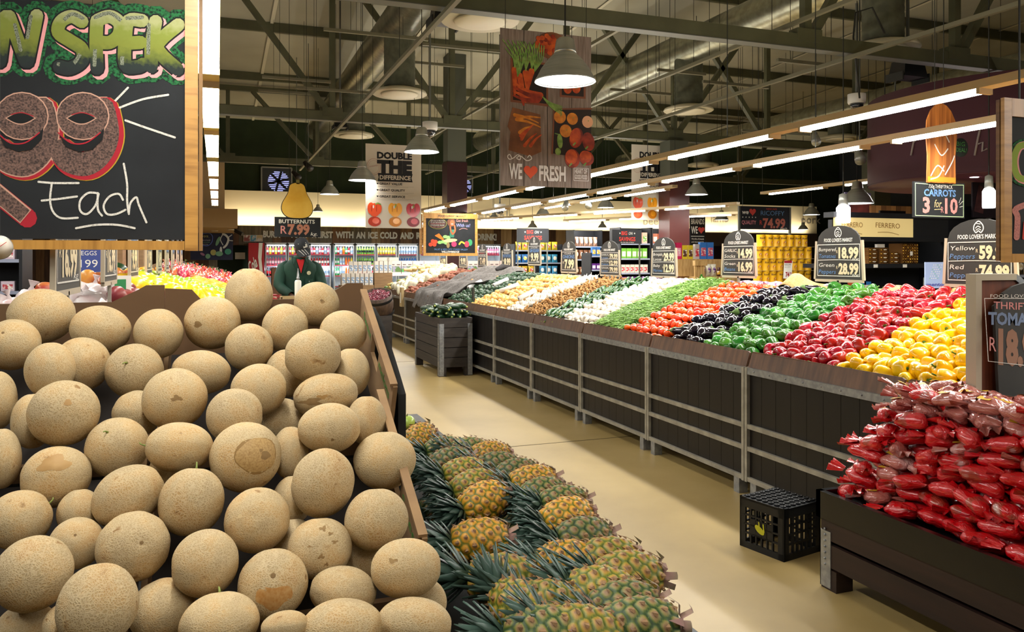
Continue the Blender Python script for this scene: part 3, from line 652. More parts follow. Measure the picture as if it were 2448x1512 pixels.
MELONS = '''
595 706 116 128 0 0|757 728 112 106 0 0|100 756 170 133 5 0|240 788 152 114 -12 0|379 797 122 120 0 0|509 772 138 128 10 0|681 784 113 116 0 0|821 797 115 110 0 0
30 825 122 142 0 0|596 831 118 114 0 0|749 850 137 128 0 0|196 872 142 132 0 0|120 884 116 124 0 1|322 888 140 136 0 0|481 890 146 106 -10 0|684 893 80 92 0 1|838 892 56 70 0 1
-8 957 104 142 0 0|153 988 180 158 15 0|78 1008 100 124 0 1|418 953 160 147 20 0|618 932 136 124 0 0|560 994 138 130 0 0|779 946 158 106 8 0|328 990 92 92 0 1|672 1010 86 86 0 1
787 1024 152 122 0 0|876 1006 60 74 0 1|280 1070 156 146 0 0|430 1070 166 122 -8 0|587 1093 184 160 28 0|694 1082 82 118 0 1|920 1102 150 141 0 0|773 1155 152 166 -12 0|2 1098 104 148 0 0
135 1141 176 150 0 0|305 1188 184 148 30 0|458 1201 160 166 -8 0|190 1228 84 88 0 1|46 1244 164 146 25 0|615 1244 158 160 0 0|318 1308 178 180 0 0|900 1244 154 152 0 0|764 1313 158 150 0 0
182 1300 124 120 0 1|80 1373 196 192 -10 0|492 1347 164 166 0 0|653 1397 172 172 0 0|822 1416 163 128 -12 0|970 1359 170 148 0 0|234 1447 204 208 0 0|388 1458 152 140 20 1|525 1492 196 156 0 0
990 1492 182 132 -8 0|815 1508 206 158 0 0|682 1500 104 72 0 1|700 1196 66 80 0 1|872 1330 64 76 0 1|60 1500 140 110 0 1|150 1500 80 90 0 1|700 1300 60 60 0 1|412 1130 60 60 0 1|1010 1440 60 60 0 1'''
SPECIAL = {0: 'near-round cantaloupe on the very top of the heap, above all others', 1: 'cantaloupe with a dark round blossom mark, top right beside the carton corner', 2: 'big squat olive-tinged cantaloupe at the upper left corner of the heap', 5: 'ribbed cantaloupe with a dark round scar on its left side in the top row',
  13: 'ochre cantaloupe with a small green stem pit and a half shaded face', 14: 'oblong orange-patched cantaloupe pointing right, high in the middle', 23: 'cantaloupe with a crumbly brown lesion on its lower left, high on the right', 30: 'oval cantaloupe with a large bald tan ground spot ringed in brown, centre of the heap', 8: 'cantaloupe at the left edge with a stem pit on its top, second row',
  28: 'orange-brown cantaloupe with a small green stem stub, left of the oval with the bald spot', 36: 'long tilted ribbed cantaloupe leaning up to the right', 37: 'cantaloupe with a green pointed stem standing on its top', 39: 'egg-shaped cantaloupe at the left edge with a stem tip at its upper right', 43: 'pale cantaloupe with a wandering brown crack line near the right side',
  47: 'deep ochre cantaloupe with a pale knotted net pattern low in the heap', 50: 'biggest pale cantaloupe low in the heap at the left, seen in front of all others', 52: 'ribbed cantaloupe with a green stem on top at the bottom edge'}
ms = []; mel = []
for row in MELONS.strip().split('\n'):
    for it in row.split('|'):
        u, v, w_, h_, ro, back = map(float, it.split()); r0 = ray(u, v)
        off = .075 if back else 0
        d = (1.42 - off) / (.5 * r0.y - r0.z)
        if back: k_ = max(1.08, 118 / max(w_, h_)); w_ *= k_; h_ *= k_; v += 6
        ca = math.cos(math.atan2(abs(u - 1224), FPX)); cb_ = math.cos(math.atan2(abs(v - HV), FPX))
        ms.append(dict(u=u, v=v, r=r0, d=d, a=w_ / 2 / FPX * ca, b=h_ / 2 / FPX * cb_, ro=ro, back=back, rr=(w_ * ca + h_ * cb_) / 4 / FPX))
for it in range(200):                      # settle: touching melons part along the slope until they no longer sink into each other
    mv = False
    for i in range(len(ms)):
        for j in range(i + 1, len(ms)):
            A, B = ms[i], ms[j]; D = (A['r'] * A['d'] - B['r'] * B['d']).length; need = .975 * (A['rr'] * A['d'] + B['rr'] * B['d'])
            if D < need:
                f = A if (A['back'], -A['v']) < (B['back'], -B['v']) else B; g_ = B if f is A else A
                f['d'] *= .9985; g_['d'] *= 1.0015; mv = True
    if not mv: break
for m in ms:                               # keep them in front of the back wall and above the carton floors
    p = V((0, 0, EYE)) + m['r'] * m['d']
    ymax = 2.66 - m['rr'] * m['d']
    if p.y > ymax: m['d'] *= ymax / p.y
mbs = [melon_mesh(s) for s in range(12)]; variants = [m_.mesh('cantaloupe') for m_ in mbs]
rnm = random.Random(5)
order = sorted(range(len(ms)), key=lambda i: ms[i]['v'])
for i, m in enumerate(ms):
    d = m['d']; c = V((0, 0, EYE)) + m['r'] * d
    o = bpy.data.objects.new('cantaloupe', variants[i % 12]); COL.objects.link(o); mel.append(o)
    fw = m['r'].normalized(); rt = fw.cross(V((0, 0, 1))).normalized(); up = rt.cross(fw)
    ro = R(m['ro']); x = rt * math.cos(ro) + up * math.sin(ro); y = up * math.cos(ro) - rt * math.sin(ro)
    A, B = m['a'] * d, m['b'] * d; C = (A + B) / 2
    # local z is the stem axis: lay it along the long side or somewhere random for round ones
    if abs(A - B) > .12 * C: ax = 'x' if A > B else 'y'
    else: ax = rnm.choice('xyz')
    sgn = rnm.choice((-1, 1))
    if i in (8, 13, 28): ax = 'z'; sgn = -1
    if i in (37, 52): ax = 'y'; sgn = 1
    if i in (39,): ax = 'x'; sgn = 1
    if i in (29,): ax = 'x'; sgn = -1
    zx = {'x': x, 'y': y, 'z': fw}[ax] * sgn; X_ = {'x': y, 'y': fw, 'z': x}[ax]; Y_ = zx.cross(X_)
    sc = {'x': (B, C, A), 'y': (C, A, B), 'z': (A, B, C)}[ax]
    tw = rnm.uniform(-.5, .5)
    if ax == 'z':
        zx = (zx + (x * rnm.uniform(-.4, .4) + y * rnm.uniform(0, .7))).normalized() if i not in (13,) else (zx + y * .35 - x * .3).normalized(); X_ = zx.orthogonal().normalized(); Y_ = zx.cross(X_); sc = (C * 1.0,) * 3
    o.matrix_world = Matrix.Translation(c) @ Matrix((X_, Y_, zx)).transposed().to_4x4() @ Matrix.Diagonal((*sc, 1))
    v_, u_ = m['v'], m['u']
    rk = order.index(i)
    third = 'left' if u_ < 340 else 'middle' if u_ < 660 else 'right'
    lab = SPECIAL.get(i) or ('netted cantaloupe%s in the %s of the heap, %s melon from its top' % (' set back' if m['back'] else '', third, ORD[rk] if rk < len(ORD) else ORD[len(ms) - 1 - rk] + ' lowest'))
    if rk >= len(ORD) and i not in SPECIAL: lab = 'netted cantaloupe%s in the %s of the heap, %s melon from its bottom' % (' set back' if m['back'] else '', third, ORD[len(ms) - 1 - rk])
    tag(o, lab, 'melon', 'cantaloupes heaped in the cartons')
    ORG[o] = V((0, 0, 0))
    st = MB(); st.mat(scar); st.lathe([(0, .965), (.05, .968), (.10, .955), (.11, .93)], 12, cap=False)
    if i in (37, 52, 39, 29, 28, 13): st.mat(stem_g); st.tube([(0, 0, .95), (.01, 0, 1.03), (.05, .01, 1.13), (.11, .02, 1.17)], [.05, .03, .025, .018], 8)
    st.build('stem_scar' if i not in (37, 52, 39, 29, 28, 13) else 'stem', None, o)
def blemish(i, cx_, cy_, rad, m, name, lift=1.004, sq=1.0, wob=.12):
    """a mark on the side of melon i that faces the aisle, hugging its rind; cx_, cy_ in radii of its disc"""
    mm = ms[i]; o = mel[i]; fn = mbs[i % 12].fn; d = mm['d']; fw = mm['r'].normalized(); rt = fw.cross(V((0, 0, 1))).normalized(); up = rt.cross(fw); inv = o.matrix_world.inverted(); c = o.matrix_world.translation
    A, B = mm['a'] * d, mm['b'] * d; C = (A + B) / 2; rn = random.Random(i * 7 + int(rad * 100)); ph = [rn.uniform(0, 6) for _ in range(3)]
    def pt(x, y):
        q = x * x + y * y
        if q > .97: x, y = x * math.sqrt(.97 / q), y * math.sqrt(.97 / q); q = .97
        l = (inv @ (c + rt * A * x + up * B * y - fw * C * math.sqrt(1 - q))).normalized(); return l * fn(l) * lift
    b = mb(m); n, k = 22, 5
    vs = [pt(cx_, cy_)] + [pt(cx_ + rad * (j / k) * (1 + wob * math.sin(3 * an + ph[0]) + wob * .6 * math.sin(5 * an + ph[1])) * math.cos(an), cy_ + sq * rad * (j / k) * (1 + wob * math.sin(3 * an + ph[0]) + wob * .6 * math.sin(5 * an + ph[1])) * math.sin(an)) for j in range(1, k + 1) for an in [2 * math.pi * q / n for q in range(n)]]
    fs = [(0, 1 + q, 1 + (q + 1) % n) for q in range(n)] + [(1 + j * n + q, 1 + (j + 1) * n + q, 1 + (j + 1) * n + (q + 1) % n, 1 + j * n + (q + 1) % n) for j in range(k - 1) for q in range(n)]
    b.add(vs, fs, True); ORG[o] = V((0, 0, 0)); b.build(name, None, o)
bpy.context.view_layer.update()
bru = H('dark_bruise', '#94774c', rough=.85, col2='#80653f', ns=3); rimb = H('spot_rim', '#8f6f3e', rough=.7); tanp = H('tan_smooth_rind', '#b08c55', rough=.6, col2='#a07a44', ns=2); pale = H('pale_scar', '#c8b083', rough=.8)
blemish(30, .28, .02, .56, rimb, 'spot_rim', 1.004, .95, .05); blemish(30, .30, .02, .53, bald, 'ground_spot', 1.007, .95, .05); blemish(30, .52, .0, .13, bru, 'bruise', 1.010); blemish(30, .40, .16, .05, bru, 'bruise', 1.010)
blemish(1, .25, .12, .09, bru, 'blossom_mark'); blemish(5, -.5, -.05, .12, bru, 'blossom_mark'); blemish(23, -.42, -.25, .30, bru, 'lesion', 1.005, .5, .3); blemish(23, -.1, -.05, .16, tanp, 'lesion', 1.004, .5, .3)
for x, y, r in ((.10, .62, .10), (.32, .45, .07), (.45, .18, .08), (.05, -.25, .09), (-.3, .1, .05), (.2, -.5, .06)): blemish(43, x, y, r, bru, 'brown_crack', 1.004, .7, .35)
blemish(35, -.05, .42, .42, tanp, 'smooth_patch', 1.004, .6, .2); blemish(20, .05, .0, .16, bru, 'bruise', 1.004, .5, .3); blemish(40, -.5, .15, .07, pale, 'pale_scar'); blemish(49, -.35, .25, .12, bru, 'bruise', 1.004, .6, .3); blemish(47, .02, -.35, .5, H('ochre_rind', '#a8763a', rough=.7, col2='#b8915a', ns=8), 'ochre_patch', 1.003, .6, .15); blemish(18, .1, .3, .1, tanp, 'smooth_patch'); blemish(26, .1, -.45, .05, bru, 'bruise')
# a hanging scale dial at the far left
t = thing('scale_dial', 'round white dial of a hanging scale at the left edge below the chalkboard', 'scale', at(-2, 592, 1.75))
c = at(-2, 592, 1.75); b = mb(H('dial_rim', '#8d8c88', rough=.4, metal=.6)); ax = -ray(-2, 592).normalized()
b.lathe([(0, -.02), (.026, -.02), (.027, -.004), (.0255, 0)], 30, c, ax); b.build('case', None, t)
b = mb(H('dial_face', '#d7cdbd', rough=.5)); b.lathe([(0, .0005), (.0255, .0003)], 30, c, ax); b.build('dial', None, t)
b = mb(chalk_r); q = c + ax * .0015; b.bar(q + V((-.012, 0, -.008)), q + V((.014, 0, .012)), .0012); b.build('needle', None, t)
b = mb(wire_m); b.bar(c + V((0, 0, .026)), c + V((0, 0, 1.0)), .003); b.build('hook_rod', None, t)
# ================================================================== the two near chalkboards
YB = 2.9
t = thing('hanging_chalkboard', 'large pine-framed chalkboard with green bubble letters and two big nines over the melons', 'chalkboard', onY(200, 600, YB))
def YP(u, v, y=YB): return onY(u, v, y)
bd = mb(chalkboard); a = YP(-500, -60); e = YP(446, 574); bd.box((a.x, YB, e.z), (e.x, YB + .012, a.z)); bd.build('board', None, t)
def plank(nm, u0, v0, u1, v1, m, y0=YB - .02, y1=YB + .03, par=t):
    a, e = onY(u0, v0, y0), onY(u1, v1, y0); b = mb(m); b.box((min(a.x, e.x), y0, min(a.z, e.z)), (max(a.x, e.x), y1, max(a.z, e.z))); return b.build(nm, None, par)
plank('frame_rail', -500, 570, 441, 598, pine_h); plank('frame_stile', 442, -60, 473, 600, pine)
b = mb(H('frame_edge', '#8f6a37', rough=.5)); a = YP(475, -60); e = YP(475, 600); b.box((a.x, YB + .031, e.z), (a.x + .012, YB + .05, a.z)); b.build('backing_edge', None, t)
b = mb(wire_m)
for x in (-.2, -.9): 
    b = mb(wire_m); b.bar((x, YB + .02, YP(0, -60).z), (x, YB + .02, hook(x, YB + .02)), .006); b.build('hanging_wire', None, t)
c = Canvas(t, (0, YB, 0), (0, -1, 0), pix=True, gap=.0005)
def fillmat():
    m = bpy.data.materials.new('bubble_letter_chalk'); m.use_nodes = True; nt = m.node_tree; L = nt.links.new; N = nt.nodes.new
    b = nt.nodes['Principled BSDF']; b.inputs['Roughness'].default_value = .95
    tc = N('ShaderNodeTexCoord'); sx = N('ShaderNodeSeparateXYZ'); L(tc.outputs['Object'], sx.inputs[0]); mr = N('ShaderNodeMapRange')
    zlo, zhi = YP(0, 195).z - t.location.z, YP(0, 15).z - t.location.z
    mr.inputs[1].default_value = zlo; mr.inputs[2].default_value = zhi; L(sx.outputs[2], mr.inputs[0])
    no = N('ShaderNodeTexNoise'); no.inputs['Scale'].default_value = 60; no.inputs['Detail'].default_value = 4; L(tc.outputs['Object'], no.inputs[0])
    ma = N('ShaderNodeMath'); ma.operation = 'MULTIPLY_ADD'; ma.inputs[1].default_value = .22; ma.inputs[2].default_value = -.11; L(no.outputs[0], ma.inputs[0])
    ad = N('ShaderNodeMath'); L(ma.outputs[0], ad.inputs[0]); L(mr.outputs[0], ad.inputs[1])
    rp = N('ShaderNodeValToRGB'); e = rp.color_ramp.elements; e[0].position = .0; e[0].color = (*hexc('#6a4526'), 1); e[1].position = 1; e[1].color = (*hexc('#a3a573'), 1)
    for p_, h_ in ((.1, '#3a2d20'), (.17, '#23272a'), (.36, '#26302c'), (.43, '#55602a'), (.6, '#7a8233'), (.82, '#7f8a3a')): k = e.new(p_); k.color = (*hexc(h_), 1)
    L(ad.outputs[0], rp.inputs[0]); L(rp.outputs[0], b.inputs['Base Color']); return m
bub = fillmat(); ink = H('black_marker', '#0a0b0c', rough=.8); pink = H('pink_marker', '#e59c9c', rough=.9)
halo = H('green_scribble', '#266b3c', rough=.95, col2='#15201a', ns=110, nd=3, sharp=(.42, .62))
LET = {'N': [[(0, 148), (14, 40), (60, 150), (82, 35)][0:2], [(22, 40), (62, 148)], [(66, 148), (88, 38)]],
       'S': [[(196, 52), (172, 40), (146, 52), (140, 78), (168, 98), (196, 118), (196, 146), (168, 164), (142, 160)]],
       'P': [[(232, 164), (230, 100), (232, 50)], [(232, 50), (262, 40), (286, 56), (284, 84), (262, 102), (232, 100)]],
       'E': [[(340, 50), (308, 50), (300, 90), (300, 155), (330, 160), (342, 154)], [(302, 104), (336, 102)]],
       'K': [[(372, 52), (362, 110), (362, 160)], [(426, 60), (376, 112), (424, 166)]]}
for k, ss in LET.items():
    for s_ in ss: c.stroke(s_, 78 if k != 'N' else 74, halo, 1, 'chalk_halo')
for k, ss in LET.items():
    for s_ in ss: c.stroke([(x + 7, y + 7) for x, y in s_], 41, pink, 2, 'letter_shadow')
for k, ss in LET.items():
    for s_ in ss: c.stroke(s_, 40, ink, 3, 'letter_outline')
hl = H('grey_chalk_highlight', '#8f9480', rough=.95, col2='#4c5340', ns=300, nd=2, sharp=(.4, .62))
for k, ss in LET.items():
    for s_ in ss: c.stroke(s_, 32, bub, 4, 'lettering')
for s_ in ([(150, 52), (172, 34), (198, 44)], [(140, 154), (170, 158), (192, 130)], [(228, 108), (226, 156)], [(228, 42), (262, 32), (290, 50)], [(294, 108), (292, 156)], [(304, 44), (340, 42)], [(356, 60), (354, 150)], [(392, 130), (420, 164)], [(74, 40), (66, 90)], [(36, 60), (50, 120)]): c.stroke(s_, 9, hl, 5, 'chalk_highlight')
# the two nines
bro = H('brown_chalk', '#7b6055', rough=.95, col2='#3b302d', ns=190, nd=2, sharp=(.34, .66)); red = H('red_marker', '#a8202e', rough=.9); yel = H('yellow_marker', '#b39a2a', rough=.9)
def nine(dx):
    P = lambda L_: [(x + dx, y) for x, y in L_]
    arm = P([(246, 262), (256, 320), (240, 366), (206, 392), (166, 384), (148, 362)]); bowl = P([(146, 262), (166, 232), (202, 224), (236, 240), (248, 270), (232, 308), (196, 322), (160, 308), (146, 280), (146, 262)])
    c.stroke([(x + 8, y + 5) for x, y in arm], 70, yel, 1, 'letter_shadow'); c.stroke([(x + 6, y + 4) for x, y in arm], 69, red, 2, 'letter_shadow')
    c.stroke(arm, 64, H('pale_chalk_line', '#c59a84', rough=.95), 3, 'letter_outline'); 
    c.stroke(arm, 58, bro, 4, 'lettering'); c.ell(198 + dx, 278, 64, 58, H('pale_chalk_line', '#c59a84'), 5, 'letter_outline'); c.ell(198 + dx, 278, 61, 55, bro, 6, 'lettering')
    eye = [(158 + dx + 74 * k / 12, 283 - 14 * math.sin(math.pi * k / 12)) for k in range(13)] + [(232 + dx - 74 * k / 12, 283 + 16 * math.sin(math.pi * k / 12)) for k in range(13)]
    c.poly(eye, H('pale_chalk_line', '#c59a84'), 7, 'letter_outline'); c.poly([(195 + dx + (x - 195 - dx) * .9, 283 + (y - 283) * .82) for x, y in eye], ink, 8, 'letter_hole')
    c.stroke([(172 + dx, 275), (198 + dx, 270), (226 + dx, 279)], 2, red, 9, 'letter_shadow')
    g_ = [(140 + dx, 318), (170 + dx, 344), (206 + dx, 344), (240 + dx, 318), (250 + dx, 306), (246 + dx, 334), (222 + dx, 358), (190 + dx, 364), (158 + dx, 352)]
    c.poly(g_, ink, 9, 'letter_hole'); c.stroke(P([(140, 318), (170, 342), (206, 342), (240, 318)]), 3, red, 10, 'letter_shadow')
nine(-145); nine(0)
c.stroke([(-20, 452), (66, 522)], 46, red, 1, 'letter_shadow'); c.stroke([(-20, 450), (62, 518)], 42, H('pale_chalk_line', '#c59a84'), 3, 'letter_outline', cap=False); c.stroke([(-24, 448), (60, 517)], 36, bro, 4, 'lettering', cap=False)
for s_, w_ in (([(269, 248), (306, 210)], 5), ([(278, 261), (340, 238), (402, 227)], 5), ([(300, 288), (350, 306), (418, 329)], 5)): c.stroke(s_, w_, chalk_w, 2, 'chalk_strokes')
for s_ in ([(92, 435), (130, 438), (188, 438)], [(124, 438), (120, 480), (128, 508), (148, 522), (186, 521)], [(100, 480), (140, 476), (184, 470)],
           [(232, 462), (210, 462), (192, 480), (192, 504), (208, 512), (228, 492), (236, 464)], [(234, 462), (234, 500), (244, 516)],
           [(294, 478), (284, 464), (262, 470), (248, 492), (256, 512), (278, 512), (300, 502)],
           [(296, 392), (304, 440), (304, 480), (308, 512)], [(308, 510), (312, 486), (326, 472), (332, 490), (350, 532)], [(182, 546), (230, 538), (280, 538), (322, 546)]): c.stroke(s_, 5, chalk_w, 2, 'handwriting')
c.done()
# right board
YR = 1.96
t = thing('hanging_chalkboard', 'pine-framed chalkboard cut off by the right edge of the view, with a green round letter', 'chalkboard', onY(2440, 630, YR))
def PR(u, v): return onY(u, v, YR)
a = PR(2400, 233); e = PR(3000, 630); zt, zb_ = a.z, PR(2400, 628).z
b = mb(chalkboard); b.box((a.x + .03, YR + .004, zb_ + .01), (e.x, YR + .011, zt - .01)); b.build('board', None, t)
for nm, x0, z0, x1, z1, m in (('frame_stile', a.x, zb_, a.x + .036, zt, pine), ('frame_rail', a.x + .037, zt - .062, e.x, zt, pine_h), ('frame_rail', a.x + .037, zb_, e.x, zb_ + .03, pine_h)):
    b = mb(m); b.box((x0, YR - .002, z0), (x1, YR + .012, z1)); b.build(nm, None, t)
b = mb(H('dark_pine', '#7d5426', rough=.5, col2='#5e3d1a', ns=5, stretch=(1, 1, 9))); b.box((a.x, YR + .016, zb_ + .005), (a.x + .04, YR + .03, zt - .004)); b.build('back_frame', None, t)
for x in (a.x + .1, a.x + .5):
    b = mb(wire_m); b.bar((x, YR + .02, zt), (x, YR + .02, hook(x, YR + .02)), .005); b.build('hanging_wire', None, t)
c = Canvas(t, (0, YR + .003, 0), (0, -1, 0), pix=True, gap=.0006)
c.stroke([(2462, 345), (2434, 350), (2422, 385), (2430, 425), (2462, 436)], 26, halo, 1, 'chalk_halo'); c.stroke([(2462, 347), (2436, 352), (2425, 386), (2434, 424), (2462, 434)], 19, pink, 2, 'letter_outline'); c.stroke([(2462, 345), (2434, 352), (2423, 385), (2432, 422), (2462, 432)], 15, H('bubble_green', '#8fa545', rough=.9), 3, 'lettering')
c.stroke([(2430, 568), (2432, 520), (2428, 500), (2470, 484)], 14, chalk_p, 1, 'lettering'); c.stroke([(2446, 570), (2449, 532)], 6, chalk_r, 2, 'lettering')
c.done()
# ================================================================== the long run of vegetable bins
XF, XB, ZF, ZR = 3.36, 4.62, .90, 1.36
def zbed(x):
    t = min(1, max(0, (x - XF) / (XB - XF))); return ZF - .05 + (ZR - ZF) * (1.25 * t - .25 * t * t)
lipm = H('brown_kickboard', '#6b4a30', rough=.5, col2='#4d3423', ns=4, nd=5, stretch=(1, 6, 1), bump=.03)
panel = H('dark_stained_boards', '#100a09', rough=.45, col2='#0b0706', ns=7, stretch=(1, 6, 1))
rail_m = H('pale_steel_rail', '#a9a496', rough=.45, metal=.35, col2='#8d897d', ns=12)
bin_names = ['nearest', 'second', 'third', 'fourth', 'fifth', 'sixth', 'seventh', 'eighth', 'ninth', 'tenth', 'eleventh', 'farthest']
def vbin(i, y0, y1):
    t = thing('produce_bin', 'dark produce bin with steel frame, %s of the vegetable row' % (bin_names[i] if i in (0, 11) else bin_names[i] + ' from near end'), 'produce bin', (XF, y0, 0), 'produce bins')
    b = mb(panel); n = 9; w_ = (y1 - y0 - .02) / n
    for k in range(n): b.box((XF, y0 + .01 + w_ * k + .0015, .13), (XF + .03, y0 + .01 + w_ * (k + 1) - .0015, .84))
    b.build('front_boards', None, t)
    for z, h in ((.825, .045), (.46, .03), (.31, .03), (.105, .03)):
        b = mb(rail_m if z < .8 else steel); b.box((XF - .022, y0 + .03, z), (XF - .001, y1 - .03, z + h)); b.build('cross_rail', None, t)
    for y in (y0 + .004, y1 - .03):
        b = mb(rail_m); b.box((XF - .025, y, .10), (XF + .03, y + .026, .87)); b.build('post', None, t)
    for y in (y0 + .06, y1 - .12, ):
        b = mb(steel); b.box((XF - .02, y, 0), (XF + .05, y + .06, .104)); b.build('foot', None, t)
    b = mb(steel)
    for k in range(8): b.ball((XF - .0235, y0 + .1 + (y1 - y0 - .2) * k / 7, .848), .006, 6, 4)
    b.build('rivet', None, t)['kind'] = 'stuff'
    b = mb(lipm); b.prism([(XF + .0, y0 + .012, .87), (XF, y1 - .012, .87), (XF + .03, y1 - .012, .965), (XF + .03, y1 - .03, .975), (XF + .03, y0 + .03, .975), (XF + .03, y0 + .012, .965)], (.014, 0, -.002)); b.build('kickboard', None, t)
    b = mb(H('bin_bed', '#3a2b1f', rough=.9)); k = 8
    xs = [XF + .04 + (XB - XF - .04) * j / k for j in range(k + 1)]
    pts = [(x, y0 + .005, zbed(x)) for x in xs] + [(XB + .5, y0 + .005, zbed(XB) - .1), (XB + 1.0, y0 + .005, .9), (XB + 1.0, y0 + .005, .13), (XF + .04, y0 + .005, .13)]
    b.prism(pts, (0, y1 - y0 - .01, 0)); b.build('bed', None, t)
    return t
BY = [1.89 + 1.3 * k for k in range(13)]
for i in range(12): vbin(i, max(BY[i], 1.95), BY[i + 1])
# divider board between the bins and the tomato stand
t = thing('divider_board', 'reddish brown board edged with pale metal closing off the near end of the yellow peppers', 'divider', (3.33, 2.74, .5))
b = mb(H('red_brown_board', '#6e3a22', rough=.5, col2='#552a18', ns=5, stretch=(6, 1, 1)))
pr = [(3.36, .45), (4.6, .45), (4.6, 1.25), (3.75, 1.40), (3.60, 1.50), (3.36, 1.50)]
b.prism([(x, 2.74, z) for x, z in pr], (0, .03, 0)); b.build('board', None, t)
em = H('pale_metal_edge', '#b3a893', rough=.45, metal=.3)
b = mb(em); b.box((3.325, 2.73, .45), (3.362, 2.785, 1.53)); b.build('edge_strip', None, t)
b = mb(em); b.box((3.362, 2.73, 1.50), (3.59, 2.785, 1.53)); b.build('edge_strip', None, t)
b = mb(steel); b.bar((3.59, 2.757, 1.515), (3.76, 2.757, 1.41), .05, .03); b.build('edge_strip', None, t)
# ------------------------------------------------------------------ vegetables (one of each kind, then copies)
def veg(nm, body, stem=None, stem_name='stem'):
    o = body.build(nm, org=V((0, 0, 0)))
    if stem: ORG[o] = V((0, 0, 0)); stem.build(stem_name, None, o)
    return o
pep_red = H('red_pepper_skin', '#b01318', rough=.24, coat=.3, rnd=.28, hue=.008); pep_grn = H('green_pepper_skin', '#2a6a1c', rough=.24, coat=.3, rnd=.3, hue=.02, col2='#468a2b', ns=12)
pep_yel = H('yellow_pepper_skin', '#f9c40a', rough=.24, coat=.3, rnd=.12, hue=.012); pstem = H('pepper_stem', '#4d7a25', rough=.5)
def pepper_mesh(m, seed, long_=1.0):
    rn = random.Random(seed); k = rn.choice((3, 4, 4)); ph = rn.uniform(0, 6); lob = rn.uniform(.10, .17); b = mb(m)
    pr = [(0, .72), (.10, .70), (.22, .74), (.45, .86), (.68, .84), (.86, .66), (.95, .40), (.97, .05), (.90, -.35), (.80, -.65), (.62, -.86), (.40, -.92), (.22, -.84), (.08, -.78), (0, -.77)]
    tw = rn.uniform(-.3, .3); ex = rn.uniform(-.12, .12)
    b.lathe([(r * .045, z * .05 * long_) for r, z in pr[::-1]], 20, fn=lambda a, t: (1 - lob + lob * abs(math.cos(k * (a + tw * t + ph) / 2)) ** .8 * 1.6) * (1 + ex * math.cos(a)), cap=False)
    st = mb(pstem); st.tube([(0, 0, .033 * long_), (.001, 0, .042 * long_), (.004, .002, .056 * long_), (.009, .002, .062 * long_)], [.008, .0045, .004, .0048], 7); st.lathe([(.0, .037 * long_), (.013, .036 * long_), (.016, .034 * long_)][::-1], 8, cap=False)
    return veg({'r': 'red', 'g': 'green', 'y': 'yellow'}[m.name[0]] + '_bell_pepper', b, st)
aub_m = H('aubergine_skin', '#120a18', rough=.1, coat=1, rnd=.2); cal = H('aubergine_calyx', '#5d7d3a', rough=.6)
def aubergine(seed):
    rn = random.Random(seed); n = 10; bend = rn.uniform(.0, .02); pts = []; rr = []
    for i, r in enumerate((.012, .026, .030, .031, .034, .038, .041, .040, .032, .018, .004)):
        t = i / 10; pts.append((bend * math.sin(t * math.pi), 0, .095 - .19 * t)); rr.append(r)
    b = mb(aub_m); b.tube(pts, rr, 16)
    s_ = mb(cal); s_.tube([(0, 0, .13), (0, 0, .112), (0, 0, .098)], [.005, .0045, .014], 8)
    s_.lathe([(.014, .098), (.0285, .082), (.031, .066)], 15, fn=lambda a, t: 1 if t < .6 else .99 + .02 * math.cos(5 * a), cap=False)
    for k in range(5):
        a = k * 1.2566; c_, q = math.cos(a), math.sin(a); s_.add([(c_ * .0305 - q * .012, q * .0305 + c_ * .012, .068), (c_ * .0305 + q * .012, q * .0305 - c_ * .012, .068), (c_ * .0335, q * .0335, .042)], [(0, 1, 2)])
    return veg('aubergine', b, s_, 'calyx')
tom_m = H('tomato_skin', '#ec5516', rough=.16, coat=.4, rnd=.08, hue=.012)
def tomato(seed):
    rn = random.Random(seed); b = mb(tom_m); b.ball((0, 0, 0), (.034, .034, .028), 16, 10, fn=lambda d: 1 + .02 * math.cos(5 * math.atan2(d.y, d.x)) - .12 * math.exp(-(1 - d.z) / .03))
    s_ = mb(H('tomato_scar', '#7a6a25', rough=.8)); s_.lathe([(.0045, .0245), (0, .0252)], 6); return veg('tomato', b, s_, 'stem_scar')
on_m = H('brown_onion_skin', '#d9a24e', rough=.3, rnd=.15, hue=.012, col2='#e8bd70', ns=30, stretch=(1, 1, .15))
def onion(nm, m, r=.036):
    b = mb(m); b.lathe([(0, -.96 * r), (.2 * r, -.93 * r), (.7 * r, -.68 * r), (.98 * r, -.1 * r), (.95 * r, .3 * r), (.66 * r, .72 * r), (.3 * r, .95 * r), (.14 * r, 1.2 * r), (.1 * r, 1.38 * r), (0, 1.42 * r)], 16); return veg(nm, b)
garl = H('garlic_skin', '#eadfce', rough=.5, rnd=.06, col2='#f4ecdf', ns=20, stretch=(1, 1, .2))
def garlic():
    r = .03; b = mb(garl); b.lathe([(0, -.75 * r), (.5 * r, -.78 * r), (.95 * r, -.35 * r), (.98 * r, .1 * r), (.6 * r, .6 * r), (.22 * r, .9 * r), (.12 * r, 1.3 * r), (.1 * r, 1.7 * r), (0, 1.72 * r)], 18, fn=lambda a, t: 1 + (.07 * abs(math.cos(4 * a)) if .1 < t < .7 else 0)); return veg('garlic_bulb', b)
mush = H('mushroom_skin', '#f1e6d4', rough=.55, rnd=.05)
def mushroom():
    b = mb(mush); b.lathe([(.010, -.03), (.009, -.012), (.016, -.012), (.03, -.008), (.034, .002), (.03, .014), (.018, .022), (0, .025)], 16); return veg('white_mushroom', b)
